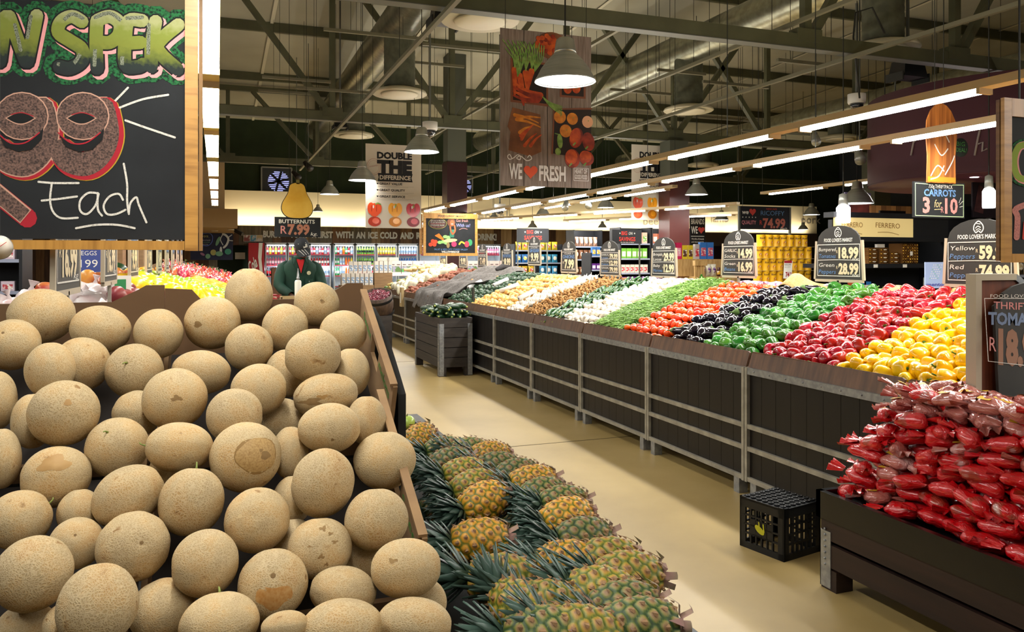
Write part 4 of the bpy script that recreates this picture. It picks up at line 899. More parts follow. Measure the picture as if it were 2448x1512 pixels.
def green_sq(): 
    b = mb(H('gem_squash_skin', '#16301c', rough=.38, rnd=.3, col2='#234a25', ns=25)); b.ball((0, 0, 0), (.045, .045, .043), 16, 10)
    s_ = mb(H('squash_stem', '#8c8555', rough=.8)); s_.tube([(0, 0, .04), (0, 0, .05)], [.006, .005], 6); return veg('gem_squash', b, s_)
def marrow(nm, m, L=.15, r=.017, bend=.01):
    b = mb(m); n = 9; b.tube([(-L / 2 + L * i / n, 0, bend * math.sin(math.pi * i / n)) for i in range(n + 1)], [r * k for k in (.35, .75, .92, 1, 1.02, 1.03, 1.04, 1.0, .8, .3)], 12)
    s_ = mb(H('courgette_stem', '#9aa653', rough=.6)); s_.tube([(-L / 2 - .012, 0, 0), (-L / 2 + .004, 0, 0)], [r * .36, r * .42], 6); return veg(nm, b, s_)
cour = H('courgette_skin', '#1d4a1c', rough=.3, rnd=.2, col2='#4f8a35', ns=50, sharp=(.5, .8), stretch=(.25, 1, 1)); cuc = H('cucumber_skin', '#17301d', rough=.28, rnd=.2, col2='#24462a', ns=40, bump=.1, bs=120)
gin = H('ginger_skin', '#c8995e', rough=.7, rnd=.15, col2='#a87b45', ns=60, bump=.2, bs=90)
def ginger(seed):
    rn = random.Random(seed); b = mb(gin)
    for k in range(3):
        a = rn.uniform(-.5, .5) + k * .6; x = (k - 1) * .022; b.ball((x, rn.uniform(-.006, .006), 0), (.017, .012, .011), 9, 6)
    b.ball((0, .016, .002), (.009, .016, .009), 8, 6); return veg('ginger_root', b)
def lumpy(nm, m, s, seed, amp=.1):
    rn = random.Random(seed); p = [rn.uniform(0, 6) for _ in range(4)]
    b = mb(m); b.ball((0, 0, 0), s, 14, 10, fn=lambda d: 1 + amp * math.sin(3 * d.x + p[0]) * math.cos(2 * d.y + p[1]) + amp * .5 * math.sin(7 * d.z + p[2])); return veg(nm, b)
swp = H('sweet_potato_skin', '#9a5b3e', rough=.7, rnd=.2, hue=.012, col2='#7f4a35', ns=30); pot = H('potato_skin', '#b08558', rough=.75, rnd=.15, col2='#c39b6c', ns=30)
butn = H('butternut_skin', '#e5c48a', rough=.4, rnd=.08)
def butternut():
    b = mb(butn); b.tube([(0, 0, z) for z in (-.10, -.095, -.075, -.045, -.015, .01, .04, .07, .10, .115, .12)], [.008, .035, .052, .057, .048, .036, .031, .032, .033, .026, .006], 16); s_ = mb(H('butternut_stem', '#8f7d4a', rough=.8)); s_.tube([(0, 0, .117), (0, 0, .135)], [.008, .006], 6); return veg('butternut', b, s_)
pum = H('white_pumpkin_skin', '#e3dcc0', rough=.45, rnd=.06)
def pumpkin(nm, m, r=.1, flat=.7, ribs=10, amp=.06, sm='pumpkin_stem'):
    b = mb(m); b.ball((0, 0, 0), (r, r, r * flat), 30, 12, fn=lambda d: 1 + amp * (abs(math.cos(ribs / 2 * math.atan2(d.y, d.x))) - .6) * math.hypot(d.x, d.y) - .2 * math.exp(-(1 - abs(d.z)) / .06))
    s_ = mb(H(sm, '#7d7a4c', rough=.8)); s_.tube([(0, 0, r * flat * .75), (0, 0, r * flat * 1.0), (r * .08, 0, r * flat * 1.15)], [r * .14, r * .09, r * .08], 7); return veg(nm, b, s_)
dump = H('striped_squash_skin', '#c09a55', rough=.4, rnd=.15, col2='#5d7a3a', ns=18, sharp=(.5, .56), stretch=(1, 1, .12))
# ------------------------------------------------------------------ filling a stripe of the bed
def Yat(u, X=3.42): return X / math.tan(YAW + math.atan((u - 1224) / FPX))
RN = random.Random(11)
def fill(protos, y0, y1, sp, lift, label, group, x0=XF + .105, x1=XB - .02, lay=None, jit=.25, sc=(.9, 1.12), zj=.012, maxn=300, spy=None, edge=.0):
    """a hexagonal, jittered heap over the bed between y0 and y1; the front most rows first"""
    spots = []; spy = spy or sp; j = 0; y = y0 + spy / 2
    while y < y1 - spy * .3:
        x = x0 + (sp / 2 if j % 2 else 0); i = 0
        while x < x1:
            px, py = x + RN.uniform(-1, 1) * sp * jit, y + RN.uniform(-1, 1) * spy * jit
            if edge: py += edge * math.sin(px * 9 + y0 * 3)
            spots.append((px, py, zbed(px) + lift + .012 + (zj if (i + j) % 2 else -zj) + RN.uniform(-1, 1) * zj * .6)); x += sp; i += 1
        y += spy * .87; j += 1
    if len(spots) > maxn: spots.sort(key=lambda p: p[0] ** 2 + p[1] ** 2); spots = spots[:maxn]
    for k, (x, y, z) in enumerate(spots):
        if not seen((x, y, z)): continue
        rot = lay(x, y) if lay else (RN.uniform(-.9, .9), RN.uniform(-.9, .9), RN.uniform(0, 6.28))
        dup(RN.choice(protos), (x, y, z), rot, RN.uniform(*sc), label, group)
    return len(spots)
any3 = lambda x, y: (RN.uniform(0, 6.28), RN.uniform(0, 6.28), RN.uniform(0, 6.28))
side = lambda x, y: (R(90) + RN.uniform(-.5, .5), RN.uniform(-.5, .5), RN.uniform(0, 6.28))
bd = {'yr': Yat(1985), 'rg': Yat(1797), 'ga': Yat(1668), 'at': Yat(1588), 'tb': Yat(1478), 'bm': Yat(1408), 'mc': Yat(1335), 'cg': Yat(1285), 'gg': Yat(1232), 'go': Yat(1203), 'os': Yat(1122), 'sb': Yat(1066), 'bp': Yat(1020), 'pu': Yat(962), 'ub': Yat(936)}
P = [pepper_mesh(pep_yel, s, l) for s, l in ((1, 1), (2, 1.1), (3, .95), (4, 1.05))]
fill(P, 2.80, bd['yr'], .082, .052, 'glossy yellow bell pepper in the yellow stripe at the near end of the vegetable bins', 'yellow bell peppers', lay=side, sc=(.92, 1.12), edge=.01); proto_done(*P)
P = [pepper_mesh(pep_red, s, l) for s, l in ((5, 1), (6, 1.15), (7, 1.05), (8, 1.0))]
fill(P, bd['yr'] + .01, bd['rg'], .078, .05, 'glossy red bell pepper in the red stripe of the vegetable bins', 'red bell peppers', lay=side, sc=(.88, 1.12)); proto_done(*P)
P = [pepper_mesh(pep_grn, s, l) for s, l in ((9, 1), (10, 1.15), (11, 1.05), (12, .95))]
fill(P, bd['rg'] + .01, bd['ga'], .076, .05, 'glossy green bell pepper in the green stripe of the vegetable bins', 'green bell peppers', lay=side, sc=(.85, 1.1)); proto_done(*P)
P = [aubergine(s) for s in (1, 2, 3)]
fill(P, bd['ga'] + .02, bd['at'], .105, .05, 'shiny black aubergine lying in the dark stripe of the vegetable bins', 'aubergines', lay=lambda x, y: (R(90) + RN.uniform(-.25, .25), RN.uniform(-.2, .2), R(RN.choice((70, 110, 250, 95))) + RN.uniform(-.5, .5)), spy=.088, sc=(.9, 1.1), x0=XF + .15); proto_done(*P)
P = [tomato(1)]
fill(P, bd['at'] + .0, bd['tb'], .063, .042, 'orange-red tomato in the tomato stripe of the vegetable bins', 'loose tomatoes', sc=(.92, 1.1)); proto_done(*P)
# green beans: nobody could count them
b = mb(H('green_bean_skin', '#6f9a38', rough=.45, col2='#8db553', ns=3))
for k in range(3600):
    x = RN.uniform(XF + .11, XB); y = RN.uniform(bd['tb'] - .01, bd['bm']); z = zbed(x) + .035 + RN.uniform(0, .045) + .02 * math.sin((y - bd['tb']) / (bd['bm'] - bd['tb']) * math.pi)
    a = RN.gauss(1.5, .9); L = RN.uniform(.05, .075); c_, s_ = math.cos(a), math.sin(a); bn = RN.uniform(-.02, .02); tl = RN.uniform(-.3, .3)
    b.tube([(x - c_ * L, y - s_ * L, z - tl * L), (x - s_ * bn, y + c_ * bn, z + .004), (x + c_ * L, y + s_ * L, z + tl * L + .3 * c_ * L)], [.0022, .0042, .002], 4, cap=False)
tag(b.build('green_beans'), 'loose green beans heaped between the tomatoes and the mushrooms', 'green beans', kind='stuff')
P = [mushroom()]; fill(P, bd['bm'], bd['mc'], .06, .045, 'white button mushroom between the green beans and the baby marrows', 'white mushrooms', sc=(.9, 1.3), maxn=300); proto_done(*P)
P = [marrow('baby_marrow', cour, .15, .019, .008)]; fill(P, bd['mc'], bd['cg'], .105, .05, 'dark green baby marrow lying between the white mushrooms and the ginger', 'baby marrows', lay=lambda x, y: (RN.uniform(0, 6), RN.uniform(-.15, .15) - .25, R(90) + RN.gauss(-.8, .35)), spy=.05, sc=(.85, 1.1)); proto_done(*P)
P = [ginger(s) for s in (1, 2, 3)]; fill(P, bd['cg'], bd['gg'], .06, .045, 'knobbly ginger root in the stripe beside the baby marrows', 'ginger roots', lay=any3, maxn=300, sc=(.9, 1.2)); proto_done(*P)
P = [garlic()]; fill(P, bd['gg'], bd['go'], .06, .045, 'white garlic bulb between the ginger and the onions', 'garlic bulbs', maxn=280, sc=(.95, 1.2)); proto_done(*P)
P = [onion('brown_onion', on_m)]; fill(P, bd['go'], bd['os'], .079, .05, 'golden brown onion in the wide onion stripe of the vegetable bins', 'brown onions', lay=any3, sc=(.95, 1.2), maxn=300); proto_done(*P)
P = [green_sq()]; fill(P, bd['os'], bd['sb'], .092, .055, 'dark green gem squash between the onions and the grey blanket', 'gem squashes', lay=any3); proto_done(*P)
P = [lumpy('potato', pot, (.04, .032, .03), 4)]; fill(P, bd['sb'], bd['bp'], .095, .05, 'potato lying partly under the grey blanket on the vegetable bins', 'potatoes', lay=any3, x0=4.0); proto_done(*P)
P = [lumpy('sweet_potato', swp, (.075, .038, .036), s) for s in (1, 2)]; fill(P, bd['bp'], bd['pu'], .105, .055, 'reddish brown sweet potato heaped beyond the grey blanket', 'sweet potatoes', lay=lambda x, y: (RN.uniform(-.4, .4), RN.uniform(-.5, .5), RN.uniform(0, 6.28))); proto_done(*P)
P = [pumpkin('white_pumpkin', pum, .095)]; fill(P, bd['pu'] + .03, bd['ub'] + .25, .17, .08, 'ribbed pale pumpkin beyond the sweet potatoes on the vegetable bins', 'pale pumpkins', lay=side); proto_done(*P)
P = [pumpkin('striped_squash', dump, .06, .85, 10, .1)]; fill(P, bd['ub'] + .28, 17.4, .115, .06, 'small striped green and orange squash at the far end of the bins', 'striped squashes', lay=any3); proto_done(*P)
P = [butternut()]
for k in range(26):
    y = bd['pu'] + .1 + RN.uniform(0, 3.6); x = RN.uniform(4.25, 4.65); dup(P[0], (x, y, zbed(x) + .15), (R(90), RN.uniform(-.4, .4), RN.uniform(0, 6.28)), 1.1, 'cream butternut on the back ridge of the bins near the far price signs', 'butternuts on the ridge')
proto_done(*P)
# heap behind the ridge: netted onion bags (purple labels) and golden onions along the ridge
net_m = H('purple_netting', '#b9a3b0', rough=.4, col2='#6d3f78', ns=18, sharp=(.48, .56)); net2 = H('white_plastic_bag', '#d8cdd2', rough=.25, col2='#b64a58', ns=9, sharp=(.6, .64))
def bag(nm, m, s, seed):
    rn = random.Random(seed); p = [rn.uniform(0, 6) for _ in range(6)]
    b = mb(m); b.ball((0, 0, 0), s, 22, 14, fn=lambda d: 1 + .10 * math.sin(6 * d.x + p[0]) * math.sin(5 * d.y + p[1]) + .07 * math.sin(11 * d.y + p[2]) * math.cos(8 * d.x + p[4]))
    for sg in (-1,):
        b.tube([(s[0] * .85 * sg, 0, .01), (s[0] * 1.15 * sg, .004, .02), (s[0] * 1.4 * sg, .01, .03)], [s[1] * .35, s[1] * .12, s[1] * .4], 8, squash=.4, cap=False)
    return veg(nm, b)
P = [bag('netted_garlic_bag', net_m, (.09, .06, .04), s) for s in (1, 2, 3)]
for k in range(46):
    y = 6.1 + RN.uniform(0, 1.6) + (k % 2) * .0; x = RN.uniform(4.68, 4.95); dup(RN.choice(P), (x, 5.0 + k * .075, zbed(XB) + .06 - .15 * (x - 4.62)), (0, 0, RN.uniform(0, 6.28)), 1, 'purple and white netted bag on the ridge behind the tomatoes and beans', 'netted bags behind the ridge')
proto_done(*P)
# burlap over the ridge behind the peppers and aubergines
burl = H('burlap_sacking', '#c9a66f', rough=.95, col2='#b08c56', ns=60, bump=.3, bs=160)
def burl_fn(s_, t_):
    y = 2.85 + s_ * 2.9; x = 4.50 + t_ * .75; z = zbed(min(x, XB)) + .05 - max(0, x - 4.7) * .35 + .035 * math.sin(y * 7 + x * 3) + .025 * math.sin(y * 17 + 2) * math.cos(x * 11)
    z += .11 * math.exp(-((y - 3.95) / .10) ** 2 - ((x - 4.72) / .1) ** 2) + .08 * math.exp(-((y - 5.55) / .12) ** 2 - ((x - 4.66) / .1) ** 2)
    return V((x, y, z))
b = mb(burl); b.grid(burl_fn, 90, 18); o = b.build('burlap_cloth'); tag(o, 'crumpled tan burlap draped along the ridge behind the peppers', 'burlap'); so = o.modifiers.new('s', 'SOLIDIFY'); so.thickness = .006
P = [bag('vegetable_bag', net2, (.10, .07, .045), s) for s in (4, 5)]
for k in range(10): dup(RN.choice(P), (4.62 + RN.uniform(-.04, .3), 2.9 + k * .09, zbed(XB) + .10), (0, 0, RN.uniform(0, 6.28)), 1, 'clear and red plastic vegetable bag on the ridge behind the yellow peppers', 'plastic bags behind the yellow peppers')
proto_done(*P)
# grey felt blanket
felt = H('grey_felt_blanket', '#77726e', rough=.95, col2='#5f5b58', ns=35, nd=6, bump=.4, bs=90)
ya, yb = bd['sb'] - .15, bd['bp'] + .5
def felt_fn(s_, t_):
    x = XF - .04 + t_ * (XB + .12 - XF); y = ya + s_ * (yb - ya) + .22 * math.sin(t_ * 5 + 1) * (1 - abs(s_ - .5)) + .1 * math.sin(11 * t_)
    z = zbed(max(x, XF + .02)) + .115 + .035 * math.sin(y * 9 + x * 5) + .02 * math.sin(y * 23 + x * 13) + .02 * math.sin(x * 17)
    if t_ < .07: z -= (.07 - t_) * 3.0; x -= .02
    return V((x, y, z))
b = mb(felt); b.grid(felt_fn, 60, 60); o = b.build('felt_blanket'); tag(o, 'rumpled grey felt blanket thrown over the bins between gem squashes and sweet potatoes', 'blanket'); so = o.modifiers.new('s', 'SOLIDIFY'); so.thickness = .008
t = thing('cloth_roll', 'rolled dark cloth lying on top of the grey blanket near the ridge', 'cloth', onX(1150, 640, 4.5)); b = mb(H('dark_felt', '#3f3c3c', rough=.95)); c0 = V((4.35, bd['sb'] + .2, zbed(4.35) + .2)); b.tube([c0, c0 + V((.15, .15, .04)), c0 + V((.3, .1, .02)), c0 + V((.4, .4, .03))], [.03, .05, .045, .03], 10); b.build('roll', None, t)
# plastic bag rolls lying on the heaps
for u, v, u2, v2, X, lab in ((1180, 668, 1214, 660, 3.9, 'white plastic bag roll lying at the edge of the gem squashes'), (1120, 700, 1150, 690, 3.75, 'white bag roll lying at the border of blanket and squashes'), (1195, 712, 1240, 696, 3.75, 'white bag roll lying on the onions'), (1240, 738, 1280, 716, 3.62, 'white bag roll lying between onions and garlic'), (1000, 657, 1030, 655, 4.0, 'white bag roll lying on the pale pumpkins')):
    a = onX(u, v, X); e = onX(u2, v2, X + .25); a.z = zbed(a.x) + .13; e.z = zbed(e.x) + .13; t = thing('bag_roll', lab, 'bag roll', a, 'plastic bag rolls'); b = mb(H('plastic_film', '#e8e6e2', rough=.25)); b.tube([a, e], .032, 16); b.build('rolled_film', None, t); b = mb(H('roll_core', '#5c5752', rough=.8)); d_ = (e - a).normalized(); b.tube([a - d_ * .003, a - d_ * .001], .013, 10); b.build('core', None, t)
# ================================================================== arched price signs
sgn_m = H('slate_sign', '#2c2b28', rough=.6, col2='#35332f', ns=4); sgn_e = H('pale_sign_edge', '#b5a78f', rough=.6)
chalk_o = H('chalk_orange_cream', '#d8c7a2', rough=.95)
def market_sign(y, zb_, rows, lab, X=4.65, W=.52, Hh=.434, n=(-1, 0, 0), right=(0, -1, 0), grp='arched price signs', post=True, zp=None, title='FOOD LOVER\'S MARKET'):
    n = V(n); r = V(right); o = V((X, y, zb_)) if not isinstance(X, V) else X
    t = thing('price_sign', lab, 'price sign', o, grp)
    pr = [(-W / 2, 0), (W / 2, 0), (W / 2 * .93, Hh * .72)]
    for k in range(11):
        a = math.pi * k / 10; pr.append((W / 2 * .88 * math.cos(a), Hh * .72 + Hh * .28 * math.sin(a)))
    pr.append((-W / 2 * .93, Hh * .72))
    b = mb(sgn_m); b.prism([o + r * x + V((0, 0, z)) for x, z in pr], -n * .012); b.build('sign_board', None, t)
    for x0, z0, x1, z1 in ((-W / 2, -.008, W / 2, -.008), (-W / 2 - .004, 0, -W / 2 * .93 - .004, Hh * .72), (W / 2 + .004, 0, W / 2 * .93 + .004, Hh * .72)):
        b = mb(sgn_e); b.bar(o + r * x0 + V((0, 0, z0)) - n * .006, o + r * x1 + V((0, 0, z1)) - n * .006, .022, .016, up=n); b.build('edge_channel', None, t)
    if post:
        b = mb(rail_m); b.bar(o + V((0, 0, -.005)) - n * .006, V((o.x, o.y, zp if zp else zbed(min(XB, o.x)))) - n * .006, .022, .016); b.build('post', None, t)
    c = Canvas(t, o, n, r, gap=.0012)
    k = W / .52
    c.text(title, -.155 * k, Hh * .70, .155 * k, .028, white, 1, bold=.02)
    # crest: a small head with a hat and wreath
    z = Hh * .86
    for s_ in (([(-.035, -.008), (-.03, .02), (0, .045), (.03, .02), (.035, -.008), (.018, -.03), (0, -.018), (-.018, -.03), (-.035, -.008)], .007), ([(-.02, .0), (-.005, .012), (.014, .004)], .006), ([(-.018, -.014), (0, -.005), (.018, -.014)], .005), ([(-.012, .03), (.012, .026)], .005)): c.stroke([(x * k, z + zz) for x, zz in s_[0]], s_[1], white, 1, 'crest')
    top, bot = Hh * .65, .03; w_ = W * .44
    for a_, b_ in (((-w_, top), (w_, top)), ((w_, top), (w_, bot)), ((w_, bot), (-w_, bot)), ((-w_, bot), (-w_, top))): c.stroke([a_, b_], .006, chalk_w, 1, 'border_line')
    m = len(rows); hh = (top - bot) / m
    for i, (l1, l2, cm, pr_, unit) in enumerate(rows):
        zt_ = top - hh * i
        if i: c.stroke([(-w_, zt_), (0, zt_ + .004), (w_, zt_)], .005, chalk_w, 1, 'border_line')
        if m > 1:
            c.text(l1, -w_ + .012, zt_ - hh * .42, -w_ + .012 + min(.19, .035 * len(l1)), hh * .24, chalk_w, 1, slant=.2); c.text(l2, -w_ + .012, zt_ - hh * .86, -w_ + .012 + min(.19, .034 * len(l2)), hh * .26, cm, 1, slant=.2)
            c.text('R', -.018, zt_ - hh * .55, -.002, hh * .2, chalk_o, 1); c.text(pr_, .005, zt_ - hh * .85, w_ - .012, hh * .64, chalk_o, 1, bold=.05); c.text(unit, w_ - .075, zt_ - hh * .97, w_ - .01, hh * .14, chalk_w, 1, slant=.3)
        else:
            c.text(l1, -w_ * .6, zt_ - hh * .13, w_ * .6, hh * .08, cm, 1); c.text(l2, -w_ * .86, zt_ - hh * .36, w_ * .86, hh * .19, chalk_b if cm != chalk_r else chalk_w, 1, bold=.02)
            c.text('R', -w_ * .85, zt_ - hh * .66, -w_ * .65, hh * .14, chalk_o, 1); c.text(pr_, -w_ * .6, zt_ - hh * .9, w_ * .8, hh * .46, chalk_o, 1, bold=.05); c.text(unit, w_ * .45, zt_ - hh * .97, w_ * .9, hh * .1, chalk_w, 1, slant=.3)
    c.done(); return t
YSG = [3.8, 5.05, 6.35, 7.7, 9.0, 10.25, 11.55, 12.8, 14.15, 15.4, 16.9]
market_sign(YSG[0], 1.43, [('Yellow', 'Peppers', chalk_b, '59.99', 'kg'), ('Red', 'Peppers', chalk_b, '74.99', 'kg')], 'arched black price sign for yellow and red peppers')
market_sign(YSG[1], 1.435, [('Bumpered', 'Tomatoes', chalk_b, '18.99', 'kg'), ('Green', 'Peppers', chalk_b, '28.99', 'kg')], 'arched black price sign for tomatoes and green peppers')
market_sign(YSG[2], 1.44, [('GARLIC', 'Socks', chalk_w, '14.99', 'Each'), ('Green', 'Beans', chalk_b, '16.99', 'kg')], 'arched black price sign for garlic socks and green beans')
market_sign(YSG[3], 1.41, [('Brinjals', ' ', chalk_w, '29.99', 'kg') if False else ('Brinjals', 'Loose', chalk_w, '29.99', 'kg'), ('Baby', 'Marrows', chalk_b, '12.99', 'kg')], 'arched black price sign reading 29.99 over 12.99')
market_sign(YSG[4], 1.40, [('GARLIC', 'Loose', chalk_b, '79.99', 'kg'), ('BUTTON', 'Mushrms', chalk_b, '12.99', 'kg'), ('GINGER', 'Loose', chalk_b, '79.99', 'kg')], 'arched black price sign with three rows of prices')
market_sign(YSG[5], 1.42, [('CLASS 1', 'ONIONS', chalk_w, '7.99', 'kg')], 'arched black price sign for onions')
market_sign(YSG[6], 1.52, [('LOOSE', 'GEM SQUASH', chalk_w, '9.99', 'kg')], 'arched black price sign reading 9.99, standing a little higher than its row')
market_sign(YSG[7], 1.44, [('SWEET', 'POTATOES', chalk_w, '8.99', 'kg')], 'arched black price sign for sweet potatoes above the rolled cloth')
market_sign(YSG[8], 1.45, [('RED', 'POTATOES', chalk_r, '7.49', 'kg')], 'arched black price sign for potatoes right of the framed market board')
market_sign(YSG[9], 1.45, [('WHITE', 'PUMPKINS', chalk_w, '9.99', 'kg')], 'arched black price sign overlapping the lower right of the framed market board')
market_sign(YSG[10], 1.44, [('LOOSE', 'BUTTERNUTS', chalk_w, '6.99', 'kg')], 'arched black price sign overlapping the lower left of the framed market board')
# small posts of two cut-off labels among the bins
for y, X, lab in ((bd['os'] - .0, XF + .12, 'thin dark label post standing between the onions and gem squashes'),):
    b = mb(H('dark_post', '#33332c', rough=.6)); b.box((X, y, zbed(X)), (X + .02, y + .07, zbed(X) + .28)); tag(b.build('label_post'), lab, 'label post')
# ------------------------------------------------------------------ thrift tomato board on the divider
o = V((3.68, 2.70, .86)); t = thing('price_sign', 'arched black chalk sign offering thrift tomatoes, fixed to the reddish divider board', 'price sign', o, 'arched price signs')
pr = [(-.24, .045), (.38, -.06), (.44, .30), (.42, .52)]; 
for k in range(9):
    a = math.pi * k / 8; pr.append((.06 + .30 * math.cos(a), .54 + .10 * math.sin(a)))
pr.append((-.275, .52))
b = mb(sgn_m); b.prism([o + V((x, 0, z)) for x, z in pr], (0, .015, 0)); b.build('sign_board', None, t)
b = mb(blk); b.box((3.78, 2.705, .45), (4.3, 2.735, .85)); b.build('support_board', None, t)
c = Canvas(t, (0, 2.70, 0), (0, -1, 0), pix=True, gap=.0012)
c.text('FOOD LOVERS', 2367, 712, 2470, 8, chalk_w, 1); c.text('THRIFT', 2375, 738, 2460, 17, chalk_p, 1, y1=742, bold=.01); c.text('TOMATOES', 2362, 775, 2530, 28, H('slate_blue_chalk', '#6f7f9a', rough=.95), 1, y1=781, bold=.04); c.text('R', 2365, 839, 2381, 34, chalk_p, 1, y1=841); c.text('18.99', 2386, 866, 2500, 76, H('dusky_chalk', '#8f6a55', rough=.95), 1, y1=876, bold=.06)
for p_ in ([(2353, 714), (2470, 714)], [(2353, 714), (2362, 864), (2450, 874)]): c.stroke(p_, 1.6, chalk_w, 1, 'border_line', smooth=False)
c.done()
# ================================================================== pineapples
t = thing('pineapple_bin', 'low black bin along the aisle filled with pineapples, right of the cantaloupes', 'produce bin', (.75, 2.6, 0))
b = mb(blk)
for a_, e_ in (((.50, .9, .02), (1.03, .94, .72)), ((.50, 4.3, .02), (1.03, 4.34, .72)), ((.52, .94, .02), (.55, 4.3, .70)), ((.99, .94, .02), (1.03, 4.3, .72))): b.box(a_, e_)
b.build('walls', None, t); b = mb(H('black_liner', '#0e0f10', rough=.6)); b.box((.55, .94, .55), (.99, 4.3, .60)); b.build('bin_floor', None, t)
b = mb(H('bin_rim', '#2a2c30', rough=.35)); b.box((.985, .9, .72), (1.045, 4.35, .735)); b.build('rim', None, t)
def attr_mat(name, attr, stops, rough, rnd=.15, coat=0):
    m = bpy.data.materials.new(name); m.use_nodes = True; nt = m.node_tree; L = nt.links.new; N = nt.nodes.new; b = nt.nodes['Principled BSDF']; b.inputs['Roughness'].default_value = rough; b.inputs['Coat Weight'].default_value = coat
    a = N('ShaderNodeAttribute'); a.attribute_name = attr; rp = N('ShaderNodeValToRGB'); e = rp.color_ramp.elements
    e[0].position = stops[0][0]; e[0].color = (*hexc(stops[0][1]), 1); e[1].position = stops[-1][0]; e[1].color = (*hexc(stops[-1][1]), 1)
    for p_, h_ in stops[1:-1]: k = e.new(p_); k.color = (*hexc(h_), 1)
    tc = N('ShaderNodeTexCoord'); no = N('ShaderNodeTexNoise'); no.inputs['Scale'].default_value = 45; L(tc.outputs['Object'], no.inputs[0]); ma = N('ShaderNodeMath'); ma.operation = 'MULTIPLY_ADD'; ma.inputs[1].default_value = .35; ma.inputs[2].default_value = -.175; L(no.outputs[0], ma.inputs[0])
    ad = N('ShaderNodeMath'); L(a.outputs['Fac'], ad.inputs[0]); L(ma.outputs[0], ad.inputs[1]); L(ad.outputs[0], rp.inputs[0])
    oi = N('ShaderNodeObjectInfo'); hs = N('ShaderNodeHueSaturation'); mr = N('ShaderNodeMapRange'); mr.inputs[3].default_value = 1 - rnd; mr.inputs[4].default_value = 1 + rnd; L(oi.outputs['Random'], mr.inputs[0]); L(mr.outputs[0], hs.inputs['Value']); L(rp.outputs[0], hs.inputs['Color']); L(hs.outputs[0], b.inputs['Base Color']); return m
pine_kinds = {'Y': attr_mat('golden_pineapple_rind', 'eye', [(0, '#4e5c18'), (.22, '#7d7420'), (.4, '#c58c22'), (.75, '#d39a35'), (.9, '#9a6a3c'), (1, '#7a543c')], .5),
              'G': attr_mat('green_pineapple_rind', 'eye', [(0, '#20321a'), (.25, '#38501f'), (.45, '#6a6f30'), (.75, '#8f7b48'), (.9, '#8b6b4c'), (1, '#a58a72')], .55),
              'M': attr_mat('mottled_pineapple_rind', 'eye', [(0, '#3b4a16'), (.25, '#687020'), (.45, '#97872c'), (.75, '#b08639'), (.9, '#8f6740'), (1, '#8f705a')], .52)}
bract = H('dry_bract', '#a07d58', rough=.8, col2='#6e5238', ns=50); crown_m = H('pineapple_leaf', '#31473a', rough=.38, col2='#4c655a', ns=14, rnd=.25, stretch=(1, 1, .3)); pinkleaf = H('dry_pink_leaf', '#a8807a', rough=.8, col2='#7c7a55', ns=15)
